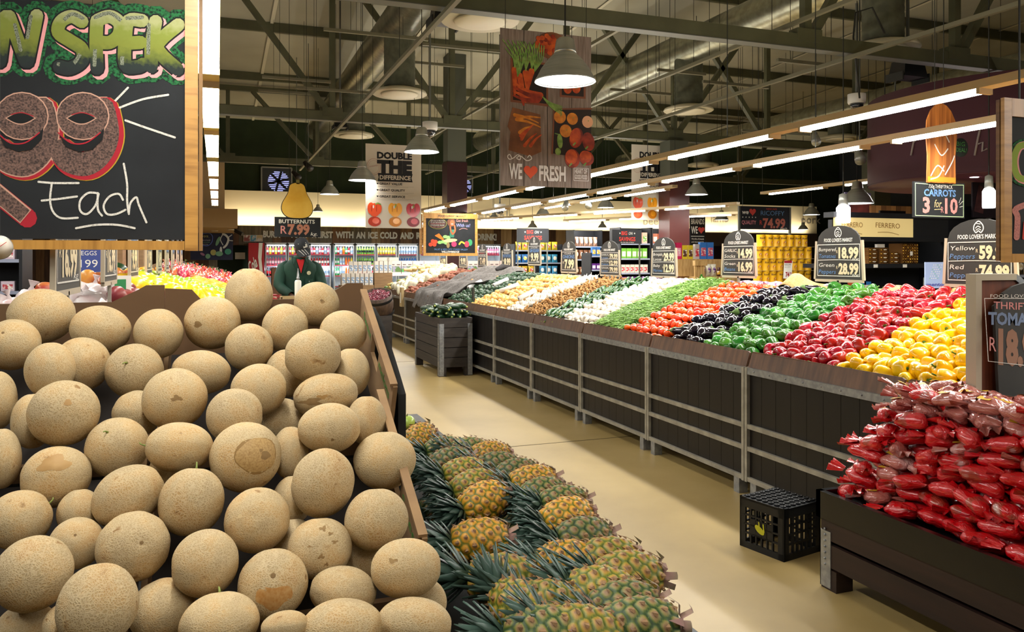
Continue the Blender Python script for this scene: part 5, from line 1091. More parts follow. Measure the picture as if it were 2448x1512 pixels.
def pineapple(kind, seed):
    rn = random.Random(seed); Ln, Rr = .155, .056; NU, NV = 66, 44; rows = 9; per = 9
    rows, per, NU, NV = 7, 10, 72, 40
    b = mb(pine_kinds[kind]); att = []; vs = []; C_ = 2 * math.pi * Rr
    pf = lambda t: max(.0, math.sin(math.pi * min(1, max(0, .06 + .88 * t)))) ** .42 * (1.04 - .10 * t)
    for j in range(NV + 1):
        t = j / NV; prof = pf(t)
        if j in (0, NV): prof *= .35
        for i in range(NU):
            sx = i / NU * C_; sz = t * Ln; ds = []
            for r in range(int(t * rows) - 1, int(t * rows) + 2):
                off = (.5 * (r % 2) + .12 * r) / per * C_; k0 = round((sx - off) / (C_ / per))
                for k in (k0 - 1, k0, k0 + 1):
                    ds.append((math.hypot((sx - off - k * C_ / per) * prof, sz - (r + .5) / rows * Ln)))
            ds.sort(); e = min(1, (ds[1] - ds[0]) / .020); h = .0055 * min(1, e * 2.6) ** .6 + .0035 * max(0, 1 - ds[0] / .007)
            e = min(1, e * 1.5) * .8 + .2 * max(0, 1 - ds[0] / .006)
            a = 2 * math.pi * i / NU; R_ = (Rr - .003) * prof + h * (prof > .4)
            vs.append((R_ * math.cos(a), R_ * math.sin(a), -Ln / 2 + Ln * t)); att.append(e)
    fs = [(j * NU + i, j * NU + (i + 1) % NU, (j + 1) * NU + (i + 1) % NU, (j + 1) * NU + i) for j in range(NV) for i in range(NU)] + [tuple(range(NU))[::-1], tuple(NV * NU + i for i in range(NU))]
    b.add(vs, fs, True); o = b.build('pineapple', org=V((0, 0, 0)))
    at_ = o.data.attributes.new('eye', 'FLOAT', 'POINT'); at_.data.foreach_set('value', att)
    ORG[o] = V((0, 0, 0))
    s_ = mb(bract)
    for r in range(rows):
        t = (r + .5) / rows; prof = math.sin(math.pi * (.06 + .88 * t)) ** .42 * (1.04 - .10 * t)
        for i in range(per):
            a = 2 * math.pi * (i + .5 * (r % 2) + .12 * r) / per; z = -Ln / 2 + Ln * t; q = Rr * prof + .006; c_, q2 = math.cos(a), math.sin(a); w_ = .0065; up = rn.uniform(.006, .013); ou = rn.uniform(.003, .009)
            p0 = V((c_ * q, q2 * q, z - .004)); tn = V((-q2, c_, 0)); s_.add([p0 - tn * w_, p0 + tn * w_, p0 + V((c_ * ou, q2 * ou, up)), p0 + V((c_ * .003, q2 * .003, -.003))], [(0, 1, 2), (0, 2, 3), (3, 2, 1)])
    s_.build('bracts', None, o)
    s_ = mb(crown_m)
    for k in range(44):
        f = k / 44; a = k * 2.39996; el = .35 + 1.1 * f; L = (.048 + .038 * math.sin(f * 3.0)) * rn.uniform(.8, 1.15); base = V((0, 0, Ln / 2 - .006 + .03 * f)) + V((math.cos(a), math.sin(a), 0)) * .012
        d = V((math.cos(a) * math.cos(el), math.sin(a) * math.cos(el), math.sin(el))); tn = V((-math.sin(a), math.cos(a), 0)); up = tn.cross(d) * -1; wd = .0105; pts = []
        for q in range(5):
            g = q / 4; p = base + d * L * g + V((0, 0, 1)) * .016 * g * g * (1 - f) + d * 0; ww = wd * (1 - g ** 1.6) * (.8 + .6 * g); pts += [p - tn * ww + up * .002, p - up * .0015, p + tn * ww + up * .002]
        s_.add(pts, [(3 * q + i, 3 * q + i + 1, 3 * q + i + 4, 3 * q + i + 3) for q in range(4) for i in (0, 1)], True)
    s_.build('crown', None, o)
    s_ = mb(pinkleaf)
    for k in range(9):
        a = k * .7 + rn.uniform(-.2, .2); L = rn.uniform(.025, .05); d = V((math.cos(a), math.sin(a), rn.uniform(-.9, .7))).normalized(); base = V((math.cos(a), math.sin(a), 0)) * .022 + V((0, 0, -Ln / 2 - .002)); tn = V((-math.sin(a), math.cos(a), 0)); m_ = base + d * L * .5 + V((0, 0, -.012))
        s_.add([base - tn * .009, base + tn * .009, m_ + tn * .008, m_ - tn * .008, base + d * L + V((0, 0, .01))], [(0, 1, 2, 3), (3, 2, 4)], False)
    s_.tube([(0, 0, -Ln / 2 + .005), (0, 0, -Ln / 2 - .025)], [.014, .011], 8); s_.build('dry_base_leaves', None, o)
    return o
PK = {'Y': [pineapple('Y', 1), pineapple('Y', 2)], 'G': [pineapple('G', 3)], 'M': [pineapple('M', 4), pineapple('M', 5)]}
# pixel, kind, crown heading (degrees in plan, 180 = towards the melons), tilt up
PINE = [(1000, 1048, 'Y', 215, -.2), (1058, 1078, 'G', 190, 0), (1075, 1108, 'G', 180, -.1), (1108, 1134, 'M', 185, 0), (1122, 1080, 'G', 170, .1), (1172, 1090, 'Y', 180, .1), (1130, 1165, 'M', 190, -.1), (1190, 1118, 'G', 175, .1), (1235, 1135, 'G', 185, 0),
        (1155, 1200, 'Y', 195, -.15), (1272, 1155, 'Y', 180, 0), (1296, 1183, 'G', 185, 0), (1345, 1205, 'G', 180, .05), (1352, 1240, 'Y', 190, -.05), (1145, 1292, 'Y', 172, 0), (1392, 1290, 'G', 185, .05), (1352, 1348, 'Y', 168, .05), (1200, 1388, 'M', 158, .1), (1448, 1345, 'M', 170, 0),
        (1320, 1452, 'M', 140, .15), (1142, 1478, 'M', 110, .35), (1440, 1420, 'M', 150, .1), (1490, 1455, 'G', 170, 0), (1395, 1520, 'M', 150, .2), (1250, 1530, 'G', 160, 0), (1010, 1120, 'G', 190, -.3), (1500, 1380, 'M', 175, .1), (1530, 1500, 'G', 160, 0), (1060, 1200, 'G', 185, -.4), (1250, 1250, 'G', 180, -.4), (1260, 1340, 'G', 180, -.4)]
pn = sorted(range(len(PINE)), key=lambda i: -PINE[i][1]); RNP = random.Random(3)
kn = {'Y': 'golden', 'G': 'greenish', 'M': 'mottled green and gold'}
for i, (u, v, k, hd, tl) in enumerate(PINE):
    low = tl <= -.3
    z = .83 if not low else .72
    p = onZ(u, v, z); p.x = min(max(p.x, .62), 1.03)
    d = V((math.cos(R(hd)) * math.cos(tl), math.sin(R(hd)) * math.cos(tl), math.sin(tl))); q = V((0, 0, 1)).rotation_difference(d)
    dup(RNP.choice(PK[k]), p, quat=q, scale=RNP.uniform(.96, 1.08), label='%s pineapple beside the cantaloupes, %s from the near end' % (kn[k], ORD[pn.index(i)]), group='pineapples')
for v_ in PK.values(): proto_done(*v_)
t = pumpkin('green_apple', H('green_apple_skin', '#a9c25a', rough=.25), .035, .92, 5, .02, 'apple_stem'); t.location = at(973, 1010, 3.5); tag(t, 'single green apple peeking out behind the farthest pineapple', 'apple')
# ================================================================== crate of bagged tomatoes
def slat_crate(name, lab, x0, x1, y0, y1, z0, z1, slats, wood, gap=.012, top_liner=None, foot=.1):
    t = thing(name, lab, 'crate', ((x0 + x1) / 2, (y0 + y1) / 2, 0))
    h = (z1 - z0) / slats
    for k in range(slats):
        for sd in range(4):
            b = mb(wood); za, zb_ = z0 + h * k + gap / 2, z0 + h * (k + 1) - gap / 2
            if sd == 0: b.box((x0, y0, za), (x0 + .022, y1, zb_))
            if sd == 1: b.box((x1 - .022, y0, za), (x1, y1, zb_))
            if sd == 2: b.box((x0 + .022, y0, za), (x1 - .022, y0 + .022, zb_))
            if sd == 3: b.box((x0 + .022, y1 - .022, za), (x1 - .022, y1, zb_))
            b.build('slat', None, t)
    for x in (x0, x1):
        for y in (y0, y1):
            sx, sy = (1 if x == x0 else -1), (1 if y == y0 else -1); b = mb(steel)
            b.box((x - .004 * sx, y - .004 * sy, z0 - foot + .01), (x + .065 * sx, y + .0 * sy - .0, z1 - h * .6)); b.box((x - .004 * sx, y - .004 * sy, z0 - foot + .01), (x, y + .065 * sy, z1 - h * .6))
            for k in range(7): b.ball((x - .006 * sx, y + .03 * sy, z0 + .02 + k * (z1 - z0) * .11), .006, 6, 4); b.ball((x + .03 * sx, y - .006 * sy, z0 + .02 + k * (z1 - z0) * .11), .006, 6, 4)
            b.build('corner_bracket', None, t)
            b = mb(wood); b.box((min(x, x + .1 * sx), min(y, y + .1 * sy), 0), (max(x, x + .1 * sx), max(y, y + .1 * sy), z0)); b.build('foot', None, t)
    b = mb(wood); b.box((x0 + .02, y0 + .02, z0), (x1 - .02, y1 - .02, z0 + .02)); b.build('crate_floor', None, t)
    return t
dkwood = H('dark_crate_wood', '#231613', rough=.5, col2='#2f1d18', ns=5, nd=6, stretch=(1, .3, 4), bump=.06); grwood = H('grey_crate_wood', '#3a332e', rough=.6, col2='#2b2622', ns=5, nd=6, stretch=(1, .3, 4), bump=.05)
t = slat_crate('tomato_crate', 'dark slatted crate with a black liner, piled with red bags of tomatoes, lower right', 2.77, 3.34, .9, 3.12, .10, .36, 2, dkwood, .02, foot=.1)
b = mb(H('black_liner_plastic', '#0b0c0e', rough=.25, bump=.1, bs=14))
for x in (2.755, 3.33): b.box((x, .88, .34), (x + .03, 3.14, .47))
for y in (.88, 3.11): b.box((2.755, y, .34), (3.36, y + .03, .47))
b.box((2.78, .9, .36), (3.34, 3.12, .42)); b.build('liner', None, t)
def red_bag_mat(name, c1, c2, c3):
    """one film that is red printed and clear in turns with tomatoes showing inside"""
    m = bpy.data.materials.new(name); m.use_nodes = True; nt = m.node_tree; L = nt.links.new; N = nt.nodes.new; b = nt.nodes['Principled BSDF']; b.inputs['Roughness'].default_value = .16; b.inputs['Coat Weight'].default_value = 1; b.inputs['Coat Roughness'].default_value = .05
    tc = N('ShaderNodeTexCoord'); oi = N('ShaderNodeObjectInfo'); cb = N('ShaderNodeCombineXYZ'); mu = N('ShaderNodeMath'); mu.operation = 'MULTIPLY'; mu.inputs[1].default_value = 5; L(oi.outputs['Random'], mu.inputs[0])
    for i in range(3): L(mu.outputs[0], cb.inputs[i])
    ad = N('ShaderNodeVectorMath'); ad.operation = 'ADD'; L(tc.outputs['Object'], ad.inputs[0]); L(cb.outputs[0], ad.inputs[1])
    n1 = N('ShaderNodeTexNoise'); n1.inputs['Scale'].default_value = 7; n1.inputs['Detail'].default_value = 2; L(ad.outputs[0], n1.inputs[0]); rp = N('ShaderNodeValToRGB'); e = rp.color_ramp.elements
    e[0].position = .40; e[0].color = (*hexc(c1), 1); e[1].position = .76; e[1].color = (*hexc(c3), 1)
    for p_, h_ in ((.61, c1), (.64, c2), (.69, c2)): k = e.new(p_); k.color = (*hexc(h_), 1)
    L(n1.outputs[0], rp.inputs[0]); L(rp.outputs[0], b.inputs['Base Color'])
    mp = N('ShaderNodeMapping'); mp.inputs['Scale'].default_value = (5, 22, 14); mp.inputs['Rotation'].default_value = (0, 0, .5); L(ad.outputs[0], mp.inputs[0]); n2 = N('ShaderNodeTexNoise'); n2.inputs['Scale'].default_value = 4; n2.inputs['Detail'].default_value = 4; n2.inputs['Distortion'].default_value = 1.0; L(mp.outputs[0], n2.inputs[0])
    bp = N('ShaderNodeBump'); bp.inputs['Strength'].default_value = .8; bp.inputs['Distance'].default_value = .014; L(n2.outputs[0], bp.inputs['Height']); L(bp.outputs[0], b.inputs['Normal']); return m
rb = red_bag_mat('red_tomato_bag', '#d20a14', '#a83222', '#d8b8b2'); cbm = red_bag_mat('clear_tomato_bag', '#b9675c', '#d8a09a', '#e9d9d6')
film = H('clear_film', '#f3eef0', rough=.08, trans=.75, ior=1.25)
def tomato_bag(m, seed, clear=False):
    rn = random.Random(seed); b = mb(m); cs = [(rn.uniform(-.06, .06), rn.uniform(-.035, .035), rn.uniform(-.012, .012)) for _ in range(10)]
    def fn(d):
        p = V((d.x * .09, d.y * .06, d.z * .035)); k = .70
        for c in cs:
            q = (p - V(c)).length; k += .34 * math.exp(-(q / .026) ** 2)
        return k + .02 * math.sin(25 * d.x + 9 * d.y + seed)
    b.ball((0, 0, 0), (.095, .062, .04), 34, 20, fn=fn)
    for sg in (-1, 1): b.grid(lambda s_, t_: V((sg * (.075 + .065 * s_), (t_ - .5) * (.05 + .06 * s_) , .012 * math.sin(t_ * 17 + seed) * (.3 + s_) + .006)), 3, 12)
    o = b.build('tomato_bag', org=V((0, 0, 0))); ORG[o] = V((0, 0, 0))
    if clear:
        for sg in (1,): s_ = mb(H('yellow_red_label', '#d8b02a', rough=.3, col2='#c22a20', ns=40, sharp=(.5, .55))); s_.grid(lambda a, e: V(((a - .5) * .05 + .02, (e - .5) * .035, .0375 + .001 * math.sin(9 * a))), 2, 2); s_.build('printed_label', None, o)
    return o
TB = [tomato_bag(rb, s) for s in range(5)]; TC_ = [tomato_bag(cbm, s + 9, True) for s in range(3)]
RT = random.Random(8); cnt = 0; layer = 0; zt = .475
while zt < 1.0:
    f = (zt - .44) / .56; xa = 2.865 + .19 * f ** 1.3; ya = 3.10 - .16 * f ** .8
    y = ya - .03; j = 0
    while y > 1.35:
        x = xa + (.035 if layer % 2 else 0); i = 0
        while x < 3.36:
            vis = i < 2 or zt > .84 or j == 0
            if vis:
                top = zt > .86
                o = dup(RT.choice(TC_ if (top and RT.random() < .8) or RT.random() < .08 else TB), (x + .02 + RT.uniform(-.015, .015), y + RT.uniform(-.02, .02), zt + RT.uniform(-.01, .01)), (RT.uniform(-.3, .3), RT.uniform(-.25, .25) + .0, R(90) + RT.uniform(-.7, .7)), RT.uniform(.85, 1.1))
                tp = o.data in [q.data for q in TC_]
                tag(o, 'clear bag of small tomatoes with yellow print on top of the red bag pile' if tp else 'red plastic bag of tomatoes in the big pile on the black-lined crate', 'bag of tomatoes', 'clear tomato bags' if tp else 'red tomato bags'); cnt += 1
            x += .125; i += 1
        y -= .15; j += 1
    zt += .062; layer += 1
proto_done(*TB, *TC_)
# ================================================================== black milk crate on the floor
t = thing('milk_crate', 'black plastic milk crate upside down on the floor by the tomato crate', 'crate', (2.95, 3.55, 0))
pl = H('black_crate_plastic', '#131518', rough=.38); A = V((2.80, 3.43, 0)); ang = R(12)
q = Matrix.Rotation(ang, 3, 'Z')
def cb_(b, p, s): b.box((0, 0, 0), (0, 0, 0)) if False else None; vs = [A + q @ V((p[0] + s[0] * i, p[1] + s[1] * j, p[2] + s[2] * k)) for i in (0, 1) for j in (0, 1) for k in (0, 1)]; b.add(vs, [(0, 1, 3, 2), (4, 6, 7, 5), (0, 4, 5, 1), (2, 3, 7, 6), (0, 2, 6, 4), (1, 5, 7, 3)])
W_, D_, H_ = .30, .30, .285
b = mb(pl); cb_(b, (0, 0, .265), (W_, D_, .012))
for i in range(7):
    for j in range(7): b.lathe([(.014, .277), (.017, .285), (.011, .285), (.009, .277)], 8, A + q @ V((.03 + i * .04, .03 + j * .04, 0)))
b.build('top_grid', None, t)
for (ox, oy, dx, dy) in ((0, 0, 1, 0), (0, 0, 0, 1), (0, D_, 1, 0), (W_, 0, 0, 1)):
    b = mb(pl); Lg = W_
    def s2(a, z, w_, h_):
        p = (ox + dx * a - (0 if not (dx and oy) else 0), oy + dy * a, z); cb_(b, p, (w_ if dx else .012 * (-1 if ox else 1), w_ if dy else .012 * (-1 if oy else 1), h_))
    s2(0, 0, Lg, .035); s2(0, .225, Lg, .05); s2(0, 0, .04, .28); s2(Lg - .04, 0, .04, .28)
    for k in range(1, 6): s2(.04 + k * (Lg - .08) / 6 - .004, .03, .009, .2)
    for k in range(1, 4): s2(.03, .03 + k * .05, Lg - .06, .009)
    s2(.08, .08, .14, .09) if dy and not ox else None
    b.build('side_lattice', None, t)
c = Canvas(t, A + q @ V((-.002, 0, 0)), q @ V((-1, 0, 0)), q @ V((0, -1, 0)))
ylm = H('yellow_print', '#b7b324', rough=.5); c.ell(-.16, .125, .035, .018, ylm, 1, rot=-.5); c.stroke([(-.13, .12), (-.135, .16)], .008, ylm, 1, 'artwork'); c.stroke([(-.16, .13), (-.165, .165)], .008, ylm, 1, 'artwork'); c.done()
# ================================================================== courgette crate
t = slat_crate('courgette_crate', 'tall dark slatted crate with galvanised corner brackets, piled with big dark courgettes', 2.82, 3.29, 10.45, 11.85, .12, .80, 5, grwood, .01, foot=.12)
P = [marrow('large_courgette', cuc, .27, .036, .012)]; RC = random.Random(2)
for k in range(50):
    lay_ = k // 20; x = 2.88 + (k % 5) * .085 + RC.uniform(-.02, .02); y = 10.53 + (k % 20) * .065 + RC.uniform(-.05, .05)
    dup(P[0], (x, y, .815 + .055 * lay_ + RC.uniform(-.01, .01)), (RC.uniform(0, 6), RC.uniform(-.15, .15), R(RC.choice((80, 100, 60, 20, 120))) + RC.uniform(-.3, .3)), RC.uniform(.9, 1.1), 'large dark green courgette on top of the slatted crate', 'large courgettes')
proto_done(*P)
# ================================================================== onion barrel and the card box hung beside it
t = thing('half_barrel', 'tilted wooden half barrel holding red onions behind the melon cartons', 'barrel', (2.45, 12.7, 0)); c0 = V((2.42, 12.7, .86)); ax = V((-.18, -.42, 1)).normalized()
staves = H('barrel_wood', '#3b2a20', rough=.6, col2='#54402f', ns=6, stretch=(4, 4, .4), bump=.1)
b = mb(staves); b.lathe([(0, -.2), (.19, -.2), (.235, -.05), (.245, .05), (.23, .2), (.215, .2), (.215, .1), (0, .1)], 28, c0, ax, cap=False); b.build('staves', None, t)
for z in (-.12, .12):
    b = mb(H('barrel_hoop', '#2b2927', rough=.5, metal=.6)); b.lathe([(.238, z - .02), (.246, z), (.24, z + .03)], 28, c0, ax, cap=False); b.build('hoop', None, t)
b = mb(grwood); b.box((2.28, 12.5, 0), (2.6, 12.95, .70)); b.build('cradle', None, t)
ro_m = H('red_onion_skin', '#5e1528', rough=.2, coat=.4, rnd=.3, col2='#8a3c4c', ns=30); P = [onion('red_onion', ro_m, .036)]
x_, y_ = ax.orthogonal().normalized(), ax.cross(ax.orthogonal().normalized())
for k in range(44):
    a = k * 2.4; r = .19 * math.sqrt(k / 44); dup(P[0], c0 + ax * (.16 + .04 * (1 - r / .19) + RC.uniform(-.01, .01)) + x_ * math.cos(a) * r + y_ * math.sin(a) * r, (RC.uniform(0, 6), RC.uniform(0, 6), 0), 1, 'red onion in the tilted wooden barrel', 'red onions in the barrel')
proto_done(*P)
a = onX(958, 700, 3.3); t = thing('hanging_card_box', 'narrow printed card box hung on the front of the bins below the pale pumpkins', 'box', a); b = mb(H('pale_card', '#b79f72', rough=.7)); b.box((a.x, a.y - .07, a.z - .27), (a.x + .05, a.y + .1, a.z + .1)); b.build('box', None, t); b = mb(white); b.box((a.x - .003, a.y - .02, a.z - .2), (a.x, a.y + .05, a.z)); b.build('paper_label', None, t)
# ================================================================== hanging banners
def banner(u0, v0, u1, v1, d, lab, w=.95, h=1.5, wires=True):
    a = at(u0, v0, d); t = thing('hanging_banner', lab, 'banner', V((a.x + w / 2, a.y, a.z - h)), 'hanging banners')
    return t, a, V((a.x, a.y, a.z - h))
fresh_wood = H('printed_grey_wood', '#6d5c50', rough=.6, col2='#93857a', ns=5, nd=8, sharp=(.3, .7), stretch=(9, 1, .8))
# fresh banner
W1, H1 = .93, 1.46
a = at(1196, 66, 7.35); o = V((a.x, a.y, a.z - H1)); t = thing('hanging_banner', 'big hanging banner printed with carrots and peppers on grey wood, about fresh food', 'banner', o, None)
b = mb(fresh_wood); b.box(o, o + V((W1, .008, H1))); b.build('panel', None, t)
for x in (.05, W1 - .05): b = mb(wire_m); b.bar(o + V((x, .004, H1)), V((o.x + x, o.y + .004, hook(o.x + x, o.y + .004))), .005); b.build('hanging_wire', None, t)
c = Canvas(t, o, (0, -1, 0), (1, 0, 0), gap=.0015)
for x in (.23, .47, .72): c.rect(x, 0, x + .006, H1, H('plank_gap', '#2c241f', rough=.8), .5, 'plank_gaps')
dk = H('print_dark_brown', '#23160f', rough=.6); cr = H('print_crate_wood', '#7d4a30', rough=.6); orr = H('print_orange', '#d8601e', rough=.5, col2='#a83a12', ns=14); ord_ = H('print_deep_orange', '#b23c15', rough=.5, col2='#6f200c', ns=10); grn = H('print_green', '#5f8a34', rough=.5, col2='#8fae58', ns=20); yo = H('print_yellow_orange', '#e3942a', rough=.5, col2='#c06c17', ns=16)
brd = H('print_board_wood', '#8c5a36', rough=.6, col2='#6c4226', ns=6)
c.poly([(.10, .78), (.48, .76), (.48, 1.17), (.10, 1.19)], cr, 1); c.poly([(.125, .80), (.46, .785), (.46, 1.15), (.125, 1.165)], dk, 1.5)
for x, y, r, n_ in ((.14, 1.08, 0, 0), (.19, 1.03, .1, 0), (.25, 1.06, .05, 0), (.31, 1.08, -.1, 0), (.17, 1.0, .1, 1)):
    c.stroke([(x, y), (x + r * .3, y - .12), (x + r * .6, y - .24)], [.062, .02], ord_ if n_ else orr, 2.2 + x, 'artwork')
    for k in range(5): c.stroke([(x, y + .02), (x + (k - 2) * .02 + .01, y + .16), (x - .02 + (k - 2) * .05, y + .27)], .009, grn, 3.4, 'artwork')
for k in range(6): c.stroke([(.34, 1.08), (.33 + k * .018, 1.2), (.31 + k * .025, 1.33)], .009, grn, 3.4, 'artwork')
for k in range(4): c.stroke([(.40 - k * .01, .86 - .015 * k), (.26, .89 - .028 * k), (.13, .96 - .04 * k)], [.06, .018], ord_ if k % 2 else orr, 3 + k * .2, 'artwork')
for k in range(6): c.stroke([(.42, .85), (.5, .80 - k * .008), (.62, .77 - k * .016)], .009, grn, 4, 'artwork')
c.ell(.52, 1.34, .17, .13, brd, 1); 
RB = random.Random(4)
for k in range(26): 
    a_ = k * 2.4; r = .12 * math.sqrt(k / 26); c.ell(.47 + r * math.cos(a_), 1.35 + r * .75 * math.sin(a_), .026, .023, orr if k % 3 else ord_, 1.6 + k * .05, n=10)
c.poly([(.60, .86), (.87, .86), (.87, 1.2), (.60, 1.2)], cr, 1.2); c.poly([(.62, .88), (.85, .88), (.85, 1.18), (.62, 1.18)], dk, 1.6)
for x, y in ((.68, .95), (.77, .96), (.83, 1.03), (.70, 1.05), (.78, 1.12), (.82, 1.17)): c.ell(x, y, .045, .055, orr if y < 1 else yo, 2.4 + x, n=16); c.stroke([(x, y), (x + .01, y + .02)], .02, grn, 3.5, 'artwork')
c.poly([(.08, .33), (.30, .28), (.41, .33), (.40, .68), (.12, .73), (.07, .55), (.10, .50)], brd, 1.2)
for x0, y0, x1, y1 in ((.14, .66, .38, .60), (.16, .62, .40, .56), (.17, .63, .40, .65), (.20, .47, .33, .58), (.21, .44, .31, .56), (.24, .38, .36, .50), (.30, .38, .41, .49), (.19, .50, .30, .56)): c.stroke([(x0, y0), ((x0 + x1) / 2, (y0 + y1) / 2 + .012), (x1, y1)], [.034, .008], yo if x0 < .2 else orr, 2 + x0, 'artwork')
c.poly([(.52, .32), (.93, .28), (.93, .76), (.54, .74)], dk, 1.4); c.stroke([(.52, .32), (.54, .74), (.93, .77)], .018, cr, 1.8, 'artwork', smooth=False)
for x, y, r, m in ((.60, .67, .062, yo), (.73, .66, .058, yo), (.66, .54, .062, yo), (.89, .64, .058, H('print_pale_citrus', '#e5b08a', rough=.5))): c.ell(x, y, r, r, m, 2.2 + x * .2, n=18); c.ell(x + .008, y + .01, .006, .006, grn, 3.2, n=6)
for x, y, rx, ry, ro in ((.77, .48, .07, .10, -.3), (.90, .45, .065, .09, .2), (.73, .28, .08, .09, .1), (.88, .29, .08, .07, -.4)): c.ell(x, y, rx, ry, ord_, 2.5 + x * .2, n=20, rot=ro); c.ell(x - .01, y + .015, rx * .8, ry * .8, orr, 2.9 + x * .2, n=20, rot=ro); c.stroke([(x - .01, y - .05), (x - .03, y - .07)], .016, grn, 3.4, 'artwork')
c.ell(.60, .44, .028, .07, grn, 2.6, rot=.1); c.ell(.58, .34, .03, .035, grn, 2.7); c.stroke([(.6, .5), (.55, .51)], .008, grn, 2.6, 'artwork')
c.stroke([(.11, .26), (.09, .29), (.07, .27), (.09, .245), (.13, .26), (.17, .29), (.2, .27), (.19, .245), (.16, .26), (.2, .28), (.26, .24), (.31, .26), (.29, .29), (.27, .27)], .008, white, 3, 'artwork')
lwht = H('print_white', '#dcd8d2', rough=.5)
c.text('WE', .085, .07, .215, .135, lwht, 3, bold=.035); c.heart(.30, .14, .14, H('print_heart', '#d8501f', rough=.5), 3, 'heart'); c.text('FRESH', .385, .062, .66, .135, lwht, 3, bold=.035)
for k in (0, 1): c.text(('GOOD FOOD', 'HEART OF')[k], .755, .085 + k * .055, .885, .042, lwht, 3, bold=.03)
for p_ in (((.745, .07), (.90, .07)), ((.90, .07), (.90, .19)), ((.90, .19), (.745, .19)), ((.745, .19), (.745, .07))): c.stroke(p_, .005, lwht, 3, 'border_line')
c.done()
# double the difference, twice
ban_m = H('printed_cream_banner', '#cfc5b3', rough=.5); bk_ = H('print_black', '#141214', rough=.5)
def diff_banner(u0, v0, wpx, hpx, lab):
    W_, H_ = .95, .95 * hpx / wpx; d = FPX * W_ * .985 / wpx; a = at(u0, v0, d); o = V((a.x, a.y, a.z - H_)); t = thing('hanging_banner', lab, 'banner', o, None)
    b = mb(ban_m); b.box(o, o + V((W_, .006, H_))); b.build('panel', None, t)
    for x in (.12, W_ - .12): b = mb(wire_m); b.bar(o + V((x, .003, H_)), V((o.x + x, o.y + .003, hook(o.x + x, o.y + .003))), .006); b.build('hanging_wire', None, t)
    c = Canvas(t, o, (0, -1, 0), (1, 0, 0), gap=.002); k = H_ / 1.42
    c.text('DOUBLE', .19, 1.18 * k, .79, .105 * k, bk_, 2, bold=.05); c.text('THE', .19, .94 * k, .79, .20 * k, bk_, 2, bold=.07)
    c.poly([(.20, .79 * k), (.80, .79 * k), (.78, .86 * k), (.80, .93 * k), (.20, .93 * k), (.22, .86 * k)], bk_, 2); c.text('DIFFERENCE', .235, .825 * k, .765, .07 * k, ban_m, 3, bold=.03)
    for i, s_ in enumerate(('GREAT VALUE', 'GREAT QUALITY', 'GREAT SERVICE')):
        y = (.735 - .108 * i) * k; c.heart(.20, y + .018, .035, bk_, 2, 'heart'); c.text(s_, .23, y, .62 + .05 * (i > 0), .036 * k, bk_, 2, bold=.03)
        for q in range(2): c.stroke([(.19, y - .026 - .016 * q), (.82 - .1 * q, y - .026 - .016 * q)], .003, H('print_grey', '#8d877d', rough=.6), 2, 'fine_print')
    rd = H('print_stamp_red', '#b57a70', rough=.6); c.ring(.135, 1.03 * k, .115, .14 * k, .006, rd, 1.5); c.ring(.135, 1.03 * k, .09, .11 * k, .003, rd, 1.5); c.text('GUARANTEED', .06, 1.02 * k, .21, .022, rd, 1.6, y1=1.05 * k)
    for x, m1, m2 in ((.15, '#e2501f', '#b8330f'), (.50, '#eda324', '#c67a13'), (.81, '#c0202f', '#7d0f1e')):
        pm = H('print_pepper' + m1[1:], m1, rough=.3, coat=.4); pd = H('print_pepper_dark' + m2[1:], m2, rough=.3)
        for dx, dy, rx, ry in ((-.06, .02, .06, .10), (.06, .02, .06, .10), (0, .0, .07, .11), (0, -.05, .08, .07)): c.ell(x + dx, (.31 + dy) * k, rx, ry * k, pm, 2 + dx * 2 + .3, n=18)
        for dx in (-.05, .03): c.ell(x + dx, .33 * k, .010, .06 * k, pd, 2.8, n=10)
        c.ell(x - .02, .36 * k, .012, .03 * k, lwht, 3, n=8); c.ell(x, .11 * k, .11, .085 * k, pd, 2, n=18); c.ell(x + .02, .12 * k, .06, .05 * k, pm, 2.4, n=14)
        c.stroke([(x + .02, .40 * k), (x + .05, .42 * k), (x + .10, .40 * k)] if x < .3 else [(x, .36 * k), (x + .01, .40 * k)], .022, grn, 3.2, 'artwork')
    c.done()
diff_banner(874, 343, 134, 199, 'cream banner reading double the difference, left one, behind two cone lamps')
diff_banner(1510, 345, 105, 178, 'cream banner reading double the difference, right one, crossed by the fluorescent rails')
# ================================================================== butternut cutout sign and carrot sign (plain painted vegetables, no faces)
d = 9.6; o = at(712, 567, d); t = thing('hanging_price_board', 'hanging butternut price board topped with a painted butternut shape', 'price board', o, None)
w_, h_ = .54, .24; b = mb(chalkboard); b.box(o + V((-w_ / 2, 0, 0)), o + V((w_ / 2, .015, h_))); b.build('board', None, t)
pts = [(-.17, .26), (-.215, .33), (-.21, .42), (-.165, .50), (-.125, .57), (-.115, .64), (-.10, .685), (-.05, .705), (.0, .71), (.05, .70), (.085, .675), (.10, .62), (.115, .56), (.15, .50), (.19, .42), (.20, .34), (.17, .27), (.10, .225), (-.10, .225)]
for _ in range(2): pts = [q_ for i_ in range(len(pts)) for q_ in ((pts[i_][0] * .75 + pts[(i_ + 1) % len(pts)][0] * .25, pts[i_][1] * .75 + pts[(i_ + 1) % len(pts)][1] * .25), (pts[i_][0] * .25 + pts[(i_ + 1) % len(pts)][0] * .75, pts[i_][1] * .25 + pts[(i_ + 1) % len(pts)][1] * .75))]
bt = H('painted_butternut', '#cf9c2b', rough=.45, col2='#e3bb52', ns=3); sc_ = .88
b = mb(bt); b.prism([o + V((x * sc_, -.012, z * sc_ + .03)) for x, z in pts], (0, .010, 0)); b.build('butternut_shape', None, t)
